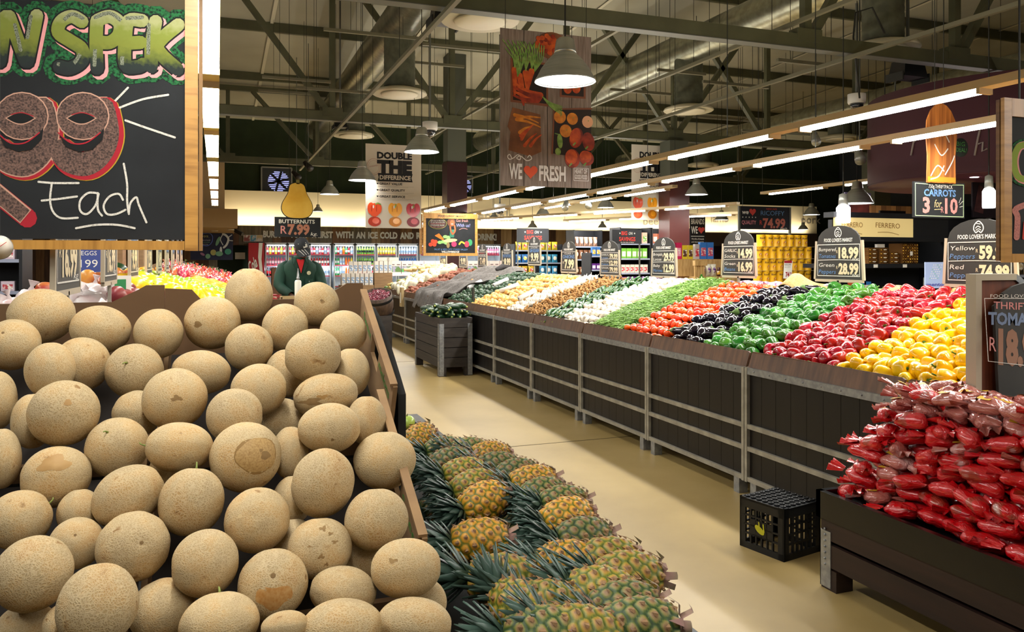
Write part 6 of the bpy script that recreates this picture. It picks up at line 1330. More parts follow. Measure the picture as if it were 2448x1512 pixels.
b = mb(bk_); b.prism([o + V((x * sc_ * 1.05, -.001, (z - .46) * sc_ * 1.04 + .46 * sc_ + .03)) for x, z in pts], (0, .006, 0)); b.build('dark_outline', None, t)
b = mb(H('painted_stem', '#6e6a35', rough=.6)); b.box(o + V((-.02, -.012, .64)), o + V((.02, -.002, .69))); b.build('stem', None, t)
for x in (-.1, .1): b = mb(wire_m); b.bar(o + V((x, .005, .6)), V((o.x + x, o.y + .005, hook(o.x + x, o.y + .005))), .005); b.build('hanging_wire', None, t)
c = Canvas(t, o, (0, -1, 0), (1, 0, 0), gap=.0014)
c.text('BUTTERNUTS', -.22, .165, .2, .045, chalk_w, 1, bold=.02); c.text('R', -.20, .04, -.13, .095, chalk_p, 1, bold=.01); c.text('7.99', -.12, .035, .14, .115, H('chalk_terracotta', '#a8705a', rough=.95), 1, bold=.05); c.text('kg.', .15, .02, .23, .04, chalk_w, 1, slant=.3)
c.done()
d = 6.8; Q = 6.8 / 4.6; o = at(2246, 521, d); t = thing('hanging_price_board', 'hanging carrot price board below a painted orange bag shape, upper right', 'price board', o, None)
w_, h_ = .39, .205; b = mb(chalkboard); b.box(o + V((-w_ / 2, 0, 0)), o + V((w_ / 2, .012, h_))); b.build('board', None, t)
car = H('painted_carrots', '#cf8038', rough=.5, col2='#8f4f1e', ns=3, nd=5, sharp=(.4, .6), stretch=(12, 1, .5))
pts = [(-.105, .20), (.115, .20), (.112, .36), (.125, .48), (.115, .56), (.08, .62), (.045, .65), (.0, .665), (-.04, .65), (-.075, .62), (-.105, .56), (-.112, .48), (-.10, .36)]
b = mb(car); b.prism([o + V((x, -.01, z)) for x, z in pts], (0, .008, 0)); b.build('carrot_bag_shape', None, t)
for x in (-.05, .05): b = mb(wire_m); b.bar(o + V((x, .004, .6)), V((o.x + x, o.y + .004, hook(o.x + x, o.y + .004))), .004); b.build('hanging_wire', None, t)
c = Canvas(t, o, (0, -1, 0), (1, 0, 0), gap=.0014)
for s_ in ([(-.08, .24), (-.03, .30), (.02, .27)], [(-.08, .22), (-.02, .24), (.02, .30)], [(.03, .25), (.08, .32), (.1, .36)], [(-.05, .42), (0, .36), (.05, .40)], [(.02, .5), (.06, .44)]): c.stroke(s_, .008, lwht, 9, 'painted_gloss')
c.rect(-.103, .205, .112, .235, H('painted_yellow_foot', '#c98f24', rough=.5), 8.5)
cc = H('dark_bubble', '#15211f', rough=.8); b = mb(cc); b.lathe([(0, 0), (.055, .0), (.055, .008), (0, .008)], 24, o + V((.165, -.004, .415)), (0, 1, 0)); b.build('round_plaque', None, t)
c.text('BIG', .125, .422, .19, .026, chalk_g, 5); c.text('DEAL!', .122, .388, .205, .024, chalk_g, 5)
for p_ in ([(-.185, .195), (-.185, .01)], [(-.185, .01), (.185, .008)], [(.185, .01), (.185, .195)], [(-.185, .195), (-.09, .192)], [(.1, .193), (.185, .195)]): c.stroke(p_, .004, H('pale_green_chalk', '#b9cf9f', rough=.9), 1, 'border_line')
c.text('750g.THRIFTPACK', -.085, .170, .10, .022, chalk_w, 1); c.text('CARROTS', -.12, .125, .125, .038, chalk_b, 1, bold=.03); c.text('3', -.13, .03, -.075, .085, chalk_p, 1, bold=.04); c.text('for', -.045, .06, .01, .045, chalk_y, 1, slant=.2); c.stroke([(-.04, .047), (.01, .05)], .004, chalk_y, 1); c.text('R', .01, .03, .03, .035, chalk_p, 1); c.text('10', .04, .028, .14, .085, chalk_p, 1, bold=.03)
for s_ in ([(.15, .09), (.165, .12)], [(.155, .08), (.18, .1)], [(.155, .065), (.178, .07)]): c.stroke(s_, .003, chalk_w, 1, 'chalk_strokes')
c.done()
for ch in t.children: ch.scale = (1, 1, 1) if ch.name.startswith('hanging_wire') else (Q, Q, Q)
# maroon hanging drum
dm = H('maroon_drum', '#55303c', rough=.55); dl = H('maroon_drum_underside', '#5c3340', rough=.5)
cx = at(2420, 300, 10.5); r = 1.75; t = thing('hanging_drum', 'big round maroon ceiling drum with pale script behind the carrot board', 'ceiling drum', V((cx.x, cx.y, 2.5)))
b = mb(dm); b.lathe([(r, 2.62 - 0), (r, 3.75), (r * .97, 3.75), (r * .97, 2.62)], 60, (cx.x, cx.y, 0), cap=False); b.build('drum_wall', None, t)
b = mb(dl); b.lathe([(0, 2.60), (r * .995, 2.60), (r * .995, 2.63), (0, 2.64)], 60, (cx.x, cx.y, 0), cap=False); b.build('underside', None, t)
for k in range(5):
    a_ = R(200 + k * 25); q_ = V((cx.x + 1.3 * math.cos(a_), cx.y + 1.3 * math.sin(a_), 2.592)); b = mb(lamp_m); b.lathe([(0, 0), (.05, .002)], 14, q_); b.build('downlight', None, t)
for k in range(3): b = mb(wire_m); a_ = R(k * 120); b.bar((cx.x + r * .9 * math.cos(a_), cx.y + r * .9 * math.sin(a_), 3.75), (cx.x + r * .9 * math.cos(a_), cx.y + r * .9 * math.sin(a_), roof(cx.y + r * .9 * math.sin(a_))), .01); b.build('hanging_wire', None, t)
lt = H('drum_script', '#9a8f8d', rough=.5)
for pts_ in ([(2178, 372), (2184, 340), (2190, 335)], [(2330, 372), (2338, 330), (2345, 300)], [(2338, 345), (2350, 340), (2348, 362), (2360, 355)]):
    b = mb(lt); q = []
    for u, v in pts_:
        rr_ = ray(u, v); p0 = V((0, 0, EYE)); A_ = rr_.x ** 2 + rr_.y ** 2; B_ = 2 * ((p0.x - cx.x) * rr_.x + (p0.y - cx.y) * rr_.y); C_ = (p0.x - cx.x) ** 2 + (p0.y - cx.y) ** 2 - (r + .01) ** 2; D_ = B_ * B_ - 4 * A_ * C_
        q.append(p0 + rr_ * ((-B_ - math.sqrt(max(D_, 0))) / 2 / A_))
    b.tube(q, .012, 6); b.build('script_stroke', None, t)
# ================================================================== framed market chalkboard
d = 14.4; y_ = at(1075, 560, d).y; o = onY(1012, 612, y_); e_ = onY(1141, 512, y_); W_, H_ = e_.x - o.x, e_.z - o.z
t = thing('market_chalkboard', 'pine framed market chalkboard with a coloured drawing of a woman and vegetables', 'chalkboard', o)
b = mb(chalkboard); b.box(o + V((.03, .0, .03)), o + V((W_ - .03, .015, H_ - .03))); b.build('board', None, t)
for nm, p0, p1, m in (('frame_stile', (0, -.015, 0), (.045, .03, H_), pine), ('frame_stile', (W_ - .045, -.015, 0), (W_, .03, H_), pine), ('frame_rail', (.045, -.015, 0), (W_ - .045, .03, .05), pine_h), ('frame_rail', (.045, -.015, H_ - .095), (W_ - .045, .03, H_), pine_h)): b = mb(m); b.box(o + V(p0), o + V(p1)); b.build(nm, None, t)
b = mb(pine); b.box(o + V((-.05, .04, .03)), o + V((-.005, .10, H_ - .02))); b.build('back_frame', None, t)
for x in (.1, W_ - .1): b = mb(wire_m); b.bar(o + V((x, .01, H_)), V((o.x + x, o.y + .01, hook(o.x + x, o.y + .01))), .006); b.build('hanging_wire', None, t)
c = Canvas(t, o, (0, -1, 0), (1, 0, 0), gap=.004)
c.text("FOOD LOVER'S MARKET", W_ * .27, H_ - .07, W_ * .78, .04, bk_, 5, bold=.01)
k = W_
c.ell(.26 * k, .575 * k, .17 * k, .10 * k, H('bubble_yellow', '#8c8a3a', rough=.9), 1.0, n=18); c.ell(.26 * k, .575 * k, .162 * k, .093 * k, H('bubble_fill', '#3f2f2a', rough=.9), 1.5, n=18)
for i, (s_, m) in enumerate((('Get up to R2 back', chalk_w), ('On your groceries with', chalk_w), ('Vitality Rewards from', chalk_p), ('STANDARD BANK.', chalk_w), ('To join visit: www.', chalk_p))): c.text(s_, .13 * k, (.62 - .028 * i) * k, .39 * k, .016 * k, m, 2)
c.text('Get fresh', .60 * k, .61 * k, .82 * k, .05 * k, chalk_p, 1, slant=.1); c.text('With us!', .60 * k, .52 * k, .86 * k, .06 * k, H('violet_chalk', '#8c92d0', rough=.9), 1, slant=.1); c.stroke([(.66 * k, .47 * k), (.73 * k, .495 * k), (.81 * k, .48 * k)], .008, chalk_p, 1)
skin_c = H('drawn_brown', '#9a5c38', rough=.9); c.ell(.51 * k, .60 * k, .075 * k, .075 * k, H('drawn_hair', '#6b4330', rough=.9), 1.2); c.ell(.525 * k, .585 * k, .04 * k, .055 * k, skin_c, 1.8); c.ell(.525 * k, .57 * k, .018 * k, .007 * k, lwht, 2.2)
c.stroke([(.49 * k, .52 * k), (.50 * k, .45 * k), (.53 * k, .39 * k)], .03 * k, skin_c, 2.4, 'artwork'); c.stroke([(.57 * k, .54 * k), (.58 * k, .45 * k), (.54 * k, .39 * k)], .03 * k, skin_c, 2.6, 'artwork'); c.poly([(.48 * k, .47 * k), (.57 * k, .47 * k), (.56 * k, .33 * k), (.48 * k, .33 * k)], H('drawn_apron', '#3a7a62', rough=.9), 2)
for i in range(4): c.stroke([(.22 * k + i * .02 * k, .36 * k + .01 * i * k), (.37 * k, .27 * k + .01 * i * k)], [.02 * k, .008 * k], H('drawn_carrot', '#d07a2c', rough=.9), 1 + .2 * i, 'artwork')
for x, y in ((.13, .20), (.20, .20), (.17, .26), (.22, .25)): c.ell(x * k, y * k, .038 * k, .036 * k, H('drawn_tomato', '#c0492f', rough=.9), 1.5 + x)
for x, y in ((.36, .25), (.30, .24), (.42, .23), (.40, .34), (.45, .33)): c.ell(x * k, y * k, .045 * k, .03 * k, H('drawn_lettuce', '#8fbf72', rough=.9), 1.3 + x)
c.ell(.49 * k, .275 * k, .13 * k, .032 * k, H('drawn_corn', '#d8cf8a', rough=.9), 2.2, rot=.08); c.ell(.45 * k, .19 * k, .03 * k, .05 * k, H('drawn_brown_root', '#8f7a52', rough=.9), 2.4); c.ell(.56 * k, .21 * k, .05 * k, .05 * k, H('drawn_radish', '#a83a62', rough=.9), 2.3)
c.stroke([(.66 * k, .21 * k), (.70 * k, .25 * k), (.76 * k, .22 * k)], .03 * k, H('drawn_banana', '#b8b640', rough=.9), 1.6, 'artwork'); c.ell(.80 * k, .21 * k, .045 * k, .055 * k, H('drawn_red_pepper', '#cf3f55', rough=.9), 1.7); c.ell(.86 * k, .24 * k, .045 * k, .06 * k, H('drawn_green_pepper', '#3f9a66', rough=.9), 1.5)
c.text('FRUIT & VEG CITY TYGER VALLEY', .20 * k, .10 * k, .82 * k, .03 * k, chalk_b, 1); c.text('WILLOWBRIDGE', .33 * k, .055 * k, .66 * k, .034 * k, chalk_w, 1, bold=.03)
c.done()
# ================================================================== drink coolers along the back wall
crm = H('cooler_frame', '#a9adb0', rough=.35, metal=.5); cin = M('cooler_interior_lit', (.78, .84, .9), rough=.5); glassm = H('cooler_glass', '#dfe8ec', rough=.03, trans=1, alpha=.12, ior=1.05)
YC = 25.0; zt = onY(800, 583, YC).z; zb_ = .25
t = thing('red_cooler', 'tall red drinks cooler with a white ribbon left of the glass coolers', 'cooler', V((onY(612, 600, YC).x, YC, 0)))
a = onY(594, 581, YC - .25); e = onY(632, 581, YC - .25); cr_ = H('cola_red', '#a3131b', rough=.3)
b = mb(cr_); b.box((a.x, YC - .25, 0), (e.x, YC + .4, a.z)); b.build('cabinet', None, t)
c = Canvas(t, (0, YC - .255, 0), (0, -1, 0), pix=True, gap=.006); c.poly([(619, 581), (628, 581), (625, 620), (629, 660), (632, 690), (628, 690), (621, 650), (617, 615)], white, 1, 'ribbon'); c.text('Cola', 597, 655, 616, 26, white, 1, y1=636, bold=.02, slant=-.2); c.done()
bk_col = {'red': ('#a81a20', '#e8e3dd'), 'cola': ('#1c0d0b', '#b81a20'), 'orange': ('#e26a17', '#e26a17'), 'green': ('#2f9a4a', '#dfe6dc'), 'yellow': ('#e3c224', '#f0e6a0'), 'lime': ('#7fb53a', '#1d2a1f'), 'white': ('#dfe3e6', '#8aa6c8'), 'purple': ('#5a2f7a', '#c8b4d8'), 'blue': ('#2c5fa8', '#dfe6f0'), 'pink': ('#c8506a', '#f0d0d4')}
BOT = {}
def bottle(kind, h, r):
    key = (kind, h)
    if key not in BOT:
        c1, c2 = bk_col[kind]; b = mb(H('drink_' + kind, c1, rough=.15)); b.lathe([(r * .9, 0), (r, .02), (r, h * .6), (r * .8, h * .75), (r * .32, h * .9), (r * .3, h * .96)], 10); o = b.build('drink_bottle', org=V((0, 0, 0))); ORG[o] = V((0, 0, 0))
        b = mb(H('label_' + kind, c2, rough=.4)); b.lathe([(r * 1.03, h * .25), (r * 1.03, h * .55)], 10, cap=False); b.build('bottle_label', None, o)
        b = mb(H('cap_' + kind, c2 if kind != 'lime' else '#7fb53a', rough=.4)); b.lathe([(r * .36, h * .95), (r * .36, h), (0, h)], 8); b.build('bottle_cap', None, o); BOT[key] = o
    return BOT[key]
doors = [(634, 686, ['red', 'pink', 'cola', 'cola', 'cola']), (688, 740, ['red', 'yellow', 'cola', 'cola', 'cola']), (740, 791, ['pink', 'red', 'white', 'blue', 'cola']), (798, 847, ['pink', 'red', 'orange', 'green', 'yellow']), (850, 898, ['lime', 'lime', 'cola', 'purple', 'purple']), (900, 949, ['yellow', 'yellow', 'purple', 'white', 'white']), (951, 999, ['white', 'blue', 'white', 'white', 'white']), (1003, 1052, ['red', 'white', 'blue', 'red', 'white']), (1056, 1104, ['white', 'red', 'pink', 'white', 'white']), (1108, 1150, ['pink', 'pink', 'white', 'white', 'white']), (1154, 1197, ['pink', 'pink', 'white', 'red', 'white'])]
RD = random.Random(9); mixk = [['red', 'yellow', 'red', 'yellow'], ['red', 'yellow', 'red', 'pink'], ['pink', 'red', 'white'], ['green', 'red', 'white', 'orange'], ['lime'], ['yellow'], ['white'], ['red', 'pink'], ['red'], ['pink'], ['pink']]
for i, (u0, u1, ks) in enumerate(doors):
    x0, x1 = onY(u0, 600, YC).x, onY(u1, 600, YC).x
    nm_ = ORD[i]; t = thing('drink_cooler', 'lit glass door drinks cooler, %s door of the back wall row from the left' % nm_, 'cooler', ((x0 + x1) / 2, YC, 0), 'glass door coolers')
    b = mb(cin); b.box((x0, YC + .55, zb_), (x1, YC + .58, zt)); b.box((x0, YC + .02, zb_), (x0 + .012, YC + .55, zt)); b.box((x1 - .012, YC + .02, zb_), (x1, YC + .55, zt)); b.box((x0, YC + .02, zt - .02), (x1, YC + .55, zt)); b.build('cabinet_lining', None, t)
    b = mb(black); b.box((x0, YC, 0), (x1, YC + .55, zb_)); b.build('plinth', None, t)
    b = mb(crm)
    for p0, p1 in (((x0, zb_), (x0 + .035, zt)), ((x1 - .035, zb_), (x1, zt)), ((x0, zt - .05), (x1, zt + .02)), ((x0, zb_), (x1, zb_ + .06))): b.box((p0[0], YC - .03, p0[1]), (p1[0], YC + .02, p1[1]))
    b.build('door_frame', None, t)
    b = mb(glassm); b.box((x0 + .03, YC - .01, zb_ + .05), (x1 - .03, YC - .004, zt - .04)); b.build('door_glass', None, t)
    area('cooler_light', ((x0 + x1) / 2, YC + .06, zt - .06), x1 - x0 - .1, .05, 7, t, rot=(R(-25), 0, 0), col=(.85, .93, 1)); area('cooler_light', (x0 + .03, YC + .05, 1.3), .03, 1.6, 7, t, rot=(0, R(-90), R(35)), col=(.85, .93, 1))
    for s_ in range(4):
        z = zt - .33 - .33 * s_
        b = mb(H('cooler_shelf', '#c9ced2', rough=.4)); b.box((x0 + .015, YC + .06, z - .012), (x1 - .015, YC + .5, z)); b.build('shelf', None, t)
        b = mb(H('red_price_strip', '#b8404a', rough=.5)); b.box((x0 + .015, YC + .055, z - .03), (x1 - .015, YC + .06, z + .005)); b.build('price_strip', None, t)
        if s_ > 2 or (i > 6 and s_ > 0): continue
        n = 7; pool = mixk[i] if s_ == 0 else [ks[s_]] if i not in (3,) else ['green', 'white', 'orange', 'yellow']
        for q_ in range(n):
            k_ = pool[q_ % len(pool)] if len(pool) < 4 or s_ == 0 else pool[q_ * len(pool) // n]
            h_ = .24 if s_ != 2 else .27
            dup(bottle(k_, h_, .034), (x0 + .07 + q_ * (x1 - x0 - .14) / (n - 1), YC + .11, z + .001), (0, 0, 0), 1, '%s drink bottle on the %s shelf behind the %s glass cooler door' % ({'cola': 'dark cola', 'lime': 'lime capped'}.get(k_, k_), ORD[s_], nm_), 'bottles in the coolers')
for o in bpy.data.objects:
    if o.name.startswith('drink_bottle'): o['category'] = 'bottle'
proto_done(*BOT.values())
t = thing('leaflet_strip', 'strip of three small printed posters at the left end of the plank band', 'poster', onY(600, 578, 25.3))
c = Canvas(t, (0, 25.3, 0), (0, -1, 0), pix=True, gap=.01)
b = mb(white); a = onY(582, 562, 25.3); e = onY(628, 578, 25.3); b.box((a.x, 25.3, e.z), (e.x, 25.39, a.z)); b.build('backing', None, t)
for u0, u1, m in ((583, 597, '#8f4a44'), (599, 612, '#4f9bb8'), (614, 627, '#c9b98a')): c.rect(u0, 563, u1, 577, H('leaflet' + m[1:], m, rough=.4, col2='#e5e2da', ns=8, sharp=(.5, .6)), 1)
c.done()
# ================================================================== fruit display behind the melons (left)
def zl(x):           # surface of the fruit bank: rises from the aisle edge to a ridge at x = -.85, then falls behind it
    t = min(1, max(0, (.45 - x) / 1.15)); z = 1.10 + .31 * (1.2 * t - .2 * t * t)
    return z - max(0, -.7 - x) * .3
t = thing('fruit_stand', 'long dark fruit stand running along the left aisle behind the cantaloupes', 'display stand', (-.6, 8, 0))
b = mb(panel); b.box((.40, 3.0, .1), (.45, 15.4, 1.03)); b.box((-2.2, 3.0, .1), (.40, 3.05, .8)); b.build('front_boards', None, t)
b = mb(H('bin_bed', '#3a2b1f')); xs = [.44 - k * .24 for k in range(12)]; b.prism([(x, 3.02, zl(x) - .04) for x in xs] + [(-2.2, 3.02, .1), (.44, 3.02, .1)], (0, 12.3, 0)); b.build('bed', None, t)
b = mb(lipm); b.box((.45, 3.02, 1.0), (.47, 15.38, 1.12)); b.build('kickboard', None, t)
for k in range(10): b = mb(rail_m); b.box((.452, 3.02 + k * 1.37, 0), (.475, 3.06 + k * 1.37, 1.02)); b.build('post', None, t)
for z in (.12, .6, .96): b = mb(rail_m); b.box((.452, 3.02, z), (.47, 15.38, z + .03)); b.build('cross_rail', None, t)
def lay_fruit(protos, pts, label, cat, group, lift=.05, sc=(.9, 1.1), rot=None):
    for x, y in pts:
        if not seen((x, y, zl(x) + lift)): continue
        dup(RN.choice(protos), (x, y, zl(x) + lift + RN.uniform(-.008, .012)), rot() if rot else any3(0, 0), RN.uniform(*sc), label, group)
def patch_pts(x0, x1, y0, y1, sp, jit=.25, n=300):
    o = []; j = 0; y = y0
    while y < y1:
        x = x1 - (sp / 2 if j % 2 else 0)
        while x > x0: o.append((x + RN.uniform(-1, 1) * sp * jit, y + RN.uniform(-1, 1) * sp * jit)); x -= sp
        y += sp * .88; j += 1
    return o[:n]
lem = H('lemon_skin', '#efc21f', rough=.3, rnd=.1, hue=.01); pea = H('green_apple_skin2', '#a3c23f', rough=.3, rnd=.15, hue=.02); man_ = H('mango_skin', '#c98a3a', rough=.35, rnd=.15, col2='#a9382f', ns=9); dkm = H('dark_mango_skin', '#7c2f38', rough=.35, rnd=.2, col2='#96443a', ns=9); ora = H('orange_skin', '#f0a01f', rough=.4, rnd=.08, bump=.1, bs=200); bana = H('banana_skin', '#eac93a', rough=.45, rnd=.1, col2='#cfae2c', ns=14)
def fruit(nm, m, s, tip=0):
    b = mb(m); b.ball((0, 0, 0), s, 16, 12, fn=lambda d: 1 + tip * (abs(d.z) ** 8) + .02 * math.sin(3 * d.x + 2 * d.y)); s_ = mb(H('fruit_stem', '#6f6230', rough=.8)); s_.tube([(0, 0, s[2] * .96), (0, 0, s[2] * 1.12)], [.003, .003], 5); return veg(nm, b, s_)
def banana_hand():
    b = mb(bana)
    for k in range(5):
        o_ = (k - 2) * .027; b.tube([(o_ * (1 - .6 * abs(1 - 2 * i / 8)) if False else o_ * (.35 + .65 * math.sin(math.pi * min(1, .15 + i / 8))), .1 - .2 * i / 8, .04 * math.sin(math.pi * i / 8) - .01 * abs(k - 2)) for i in range(9)], [.006, .012, .016, .018, .018, .018, .016, .011, .004], 8)
    s_ = mb(H('banana_stalk', '#8a7a35', rough=.8)); s_.tube([(0, .095, 0), (0, .13, .005)], [.016, .012], 8); return veg('banana_hand', b, s_, 'stalk')
wb = H('white_produce_bag', '#d9d2d0', rough=.3, col2='#c2a8a6', ns=7); rb2 = H('bagged_red_fruit', '#d9473a', rough=.25, coat=.6, rnd=.25, hue=.03, col2='#f2c9b8', ns=30, sharp=(.5, .62)); gb = H('bagged_grapes', '#6d8a3d', rough=.3, coat=.5, col2='#4a2540', ns=30, sharp=(.48, .56))
P = [bag('white_fruit_bag', wb, (.13, .10, .09), s) for s in (21, 22)]; lay_fruit(P, patch_pts(-1.25, -.55, 4.3, 5.2, .17), 'whitish plastic bag of fruit at the near left of the fruit bank', 'bag', 'white fruit bags', -.03, (.7, .9)); proto_done(*P)
P = [fruit('red_mango', dkm, (.055, .045, .07), .0)]; lay_fruit(P, patch_pts(-.5, .1, 4.6, 5.3, .115), 'dark red mango at the front of the fruit bank behind the cartons', 'mango', 'dark red mangoes', .03); proto_done(*P)
P = [fruit('mango', man_, (.05, .045, .07), .0)]; lay_fruit(P, patch_pts(-1.1, -.6, 5.3, 7.0, .12), 'orange and red mango high on the fruit bank', 'mango', 'orange mangoes', .06); proto_done(*P)
P = [fruit('lemon', lem, (.037, .037, .048), .12)]; lay_fruit(P, patch_pts(-.55, -.05, 5.35, 6.7, .1), 'yellow lemon on the fruit bank left of the green apples', 'lemon', 'lemons', .055, (1.4, 1.9)); lay_fruit(P, patch_pts(-.05, .38, 4.6, 6.5, .1), 'yellow lemon at the aisle side of the fruit bank', 'lemon', 'lemons by the aisle', .05, (1.3, 1.8)); proto_done(*P)
P = [fruit('green_apple', pea, (.042, .042, .038), .0)]; lay_fruit(P, patch_pts(-.3, .40, 6.7, 8.4, .09), 'yellow-green apple in the middle of the fruit bank', 'apple', 'green apples', .05); lay_fruit(P, patch_pts(-.7, -.3, 6.8, 9.0, .09), 'yellow-green apple on the upper slope of the fruit bank', 'apple', 'green apples on the slope', .05); proto_done(*P)
P = [fruit('orange', ora, (.04, .04, .038), .0)]; lay_fruit(P, patch_pts(-1.05, -.72, 7.2, 12.5, .10), 'orange on the back ridge of the fruit bank', 'orange', 'oranges', .06, (1.0, 1.3)); proto_done(*P)
P = [banana_hand()]; lay_fruit(P, patch_pts(-.3, .38, 8.5, 10.2, .17), 'hand of yellow bananas on the fruit bank beyond the green apples', 'bananas', 'banana hands', .05, rot=lambda: (RN.uniform(-.3, .3), RN.uniform(-.3, .3), R(90) + RN.uniform(-.6, .6))); proto_done(*P)
P = [bag('bagged_red_fruit', rb2, (.09, .07, .05), s) for s in (31, 32, 33)]; lay_fruit(P, patch_pts(-.68, .40, 10.3, 14.2, .13), 'clear bag of red and orange fruit heaped at the far end of the fruit bank', 'bag of fruit', 'bags of red fruit', .07); proto_done(*P)
P = [bag('bagged_grapes', gb, (.09, .07, .05), s) for s in (34, 35)]; lay_fruit(P, patch_pts(-.68, .40, 14.3, 15.3, .14), 'clear bag of green and purple grapes at the farthest end of the fruit bank', 'bag of fruit', 'bags of grapes', .08); proto_done(*P)
P = [fruit('watermelon', H('watermelon_skin', '#1d3a1c', rough=.3), (.11, .11, .14))]; dup(P[0], (-1.05, 9.7, zl(-1.05) + .15), (R(90), 0, 1), 1, 'single dark green watermelon among the oranges on the ridge'); proto_done(*P)
# price signs of the fruit bank, seen from the side
for i in range(9):
    market_sign(3.22 + 1.2 * i, 1.49, [('LOOSE', ('PAWPAW', 'MANGOES', 'LEMONS', 'PEARS', 'APPLES', 'BANANAS', 'NECTARINES', 'PEACHES', 'GRAPES')[i], chalk_w, ('16.99', '16.99', '9.99', '12.99', '14.99', '11.99', '8.99', '7.99', '9.99')[i], 'kg')], 'price sign on the left fruit bank, %s from the near end' % ORD[i], X=-.5, W=.5, Hh=.434, n=(1, 0, 0), right=(0, 1, 0), grp='price signs on the fruit bank', zp=1.2)
# card flaps standing between the fruit
for u, v, X, lab in ((272, 676, -.9, 'brown card divider standing between mangoes and lemons'), (365, 662, -.6, 'brown card divider with a printed note among the lemons')):
    a = onX(u, v, X - .1); a.z = zl(a.x) + .02; t = thing('card_divider', lab, 'card', a, 'card dividers'); b = mb(cardbd); b.prism([a, a + V((.04, .28, .02)), a + V((.02, .27, .12)), a + V((-.02, .0, .10))], (.008, 0, 0)); b.build('card', None, t)
a = onX(258, 700, -.55); t = thing('green_label_card', 'white card with a green square standing in front of the lemons', 'card', a); b = mb(white); b.box(a, a + V((.01, .12, .09)), Matrix.Rotation(R(-60), 3, 'Z'), a); b.build('card', None, t); b = mb(H('green_square', '#2f8a52', rough=.5)); b.box(a + V((.011, .03, .015)), a + V((.013, .09, .07)), Matrix.Rotation(R(-60), 3, 'Z'), a); b.build('printed_square', None, t)
# cartons stacked on a rack behind the ridge
for u0, v0, u1, v1, d, lab in ((266, 622, 292, 668, 9.5, 'brown carton with a cut-away front behind the fruit bank, the lower one'), (266, 590, 292, 630, 9.9, 'brown carton behind the fruit bank, the upper one'), (318, 590, 342, 640, 12.5, 'pale carton standing behind the fruit bank')):
    a = at(u0, v1, d); e = at(u1, v0, d); b = mb(cardbd); b.box((a.x, a.y, 0.0 if v1 > 640 else a.z), (e.x, a.y + .4, e.z)); tag(b.build('cardboard_box'), lab, 'box')
# stacked blister trays and shelving far left
t = thing('tray_pallet', 'low pallet carrying the white trays at the far left', 'pallet', (-4.6, 7.6, 0)); b = mb(grwood); b.box((-5.6, 7.0, 0), (-3.6, 8.3, .14)); b.build('deck', None, t); b = mb(grwood); b.box((-5.6, 7.0, .14), (-3.6, 8.3, .45)); b.build('plinth', None, t)
bw = H('blister_tray', '#a9b4dd', rough=.3, col2='#e6e9f5', ns=30, sharp=(.4, .6), rnd=.1)
def tray_proto():
    b = mb(bw); b.box((-.14, -.1, 0), (.14, .1, .028)); 
    for i in range(5):
        for j in range(3): b.lathe([(.024, .028), (.018, .05), (0, .052)], 8, (-.11 + i * .055, -.06 + j * .06, 0))
    return veg('egg_tray', b)
P = [tray_proto()]
for c_, (x, y, n) in enumerate(((-5.3, 7.3, 18), (-4.98, 7.3, 20), (-4.66, 7.3, 19), (-4.34, 7.3, 23), (-4.02, 7.3, 24), (-5.3, 7.6, 20), (-4.66, 7.62, 22), (-4.02, 7.6, 22))):
    for k in range(n):
        if seen((x, y, .45 + k * .054)): dup(P[0], (x + RN.uniform(-.008, .008), y + RN.uniform(-.008, .008), .45 + k * .054), (0, 0, RN.uniform(-.03, .03)), 1, 'bluish white egg tray in the tall stacks at the far left', 'stacked egg trays')
proto_done(*P)
PACK = {}
def pack(c1, c2, s, shape='box'):
    key = (c1, c2, s, shape)
    if key not in PACK:
        w_, d_, h_ = s; b = mb(H('pack_' + c1[1:], c1, rough=.35, rnd=.08))
        if shape == 'box': b.box((-w_ / 2, -d_ / 2, 0), (w_ / 2, d_ / 2, h_))
        elif shape == 'bag':
            b.grid(lambda a, e: V(((a - .5) * w_ * (1 - .12 * math.sin(e * math.pi)), -d_ / 2 * math.sin(a * math.pi) * math.sin(e * math.pi) ** .6, e * h_)), 8, 8); b.grid(lambda a, e: V(((.5 - a) * w_ * (1 - .12 * math.sin(e * math.pi)), d_ / 2 * math.sin(a * math.pi) * math.sin(e * math.pi) ** .6, e * h_)), 8, 8)
        else: b.lathe([(w_ / 2, 0), (w_ / 2, h_ * .97), (w_ / 2 * .9, h_)], 14)
        o = b.build({'box': 'product_box', 'bag': 'snack_bag', 'can': 'tin_can'}[shape], org=V((0, 0, 0))); ORG[o] = V((0, 0, 0))
        b = mb(H('packprint_' + c2[1:], c2, rough=.4, col2='#e9e4da', ns=25, sharp=(.5, .6)))
        if shape == 'can': b.lathe([(w_ / 2 * 1.01, h_ * .2), (w_ / 2 * 1.01, h_ * .6)], 14, cap=False)
        elif shape == 'bag': b.ball((0, -d_ * .44, h_ * .52), (w_ * .3, d_ * .12, h_ * .24), 12, 6)
        else: b.box((-w_ * .38, -d_ / 2 - .002, h_ * .18), (w_ * .38, -d_ / 2 - .0005, h_ * .68))
        b.build('front_print', None, o); PACK[key] = o
    return PACK[key]
shelf_m = H('dark_shelf', '#16181d', rough=.5); bluet = H('price_rail', '#8e95a8', rough=.5)
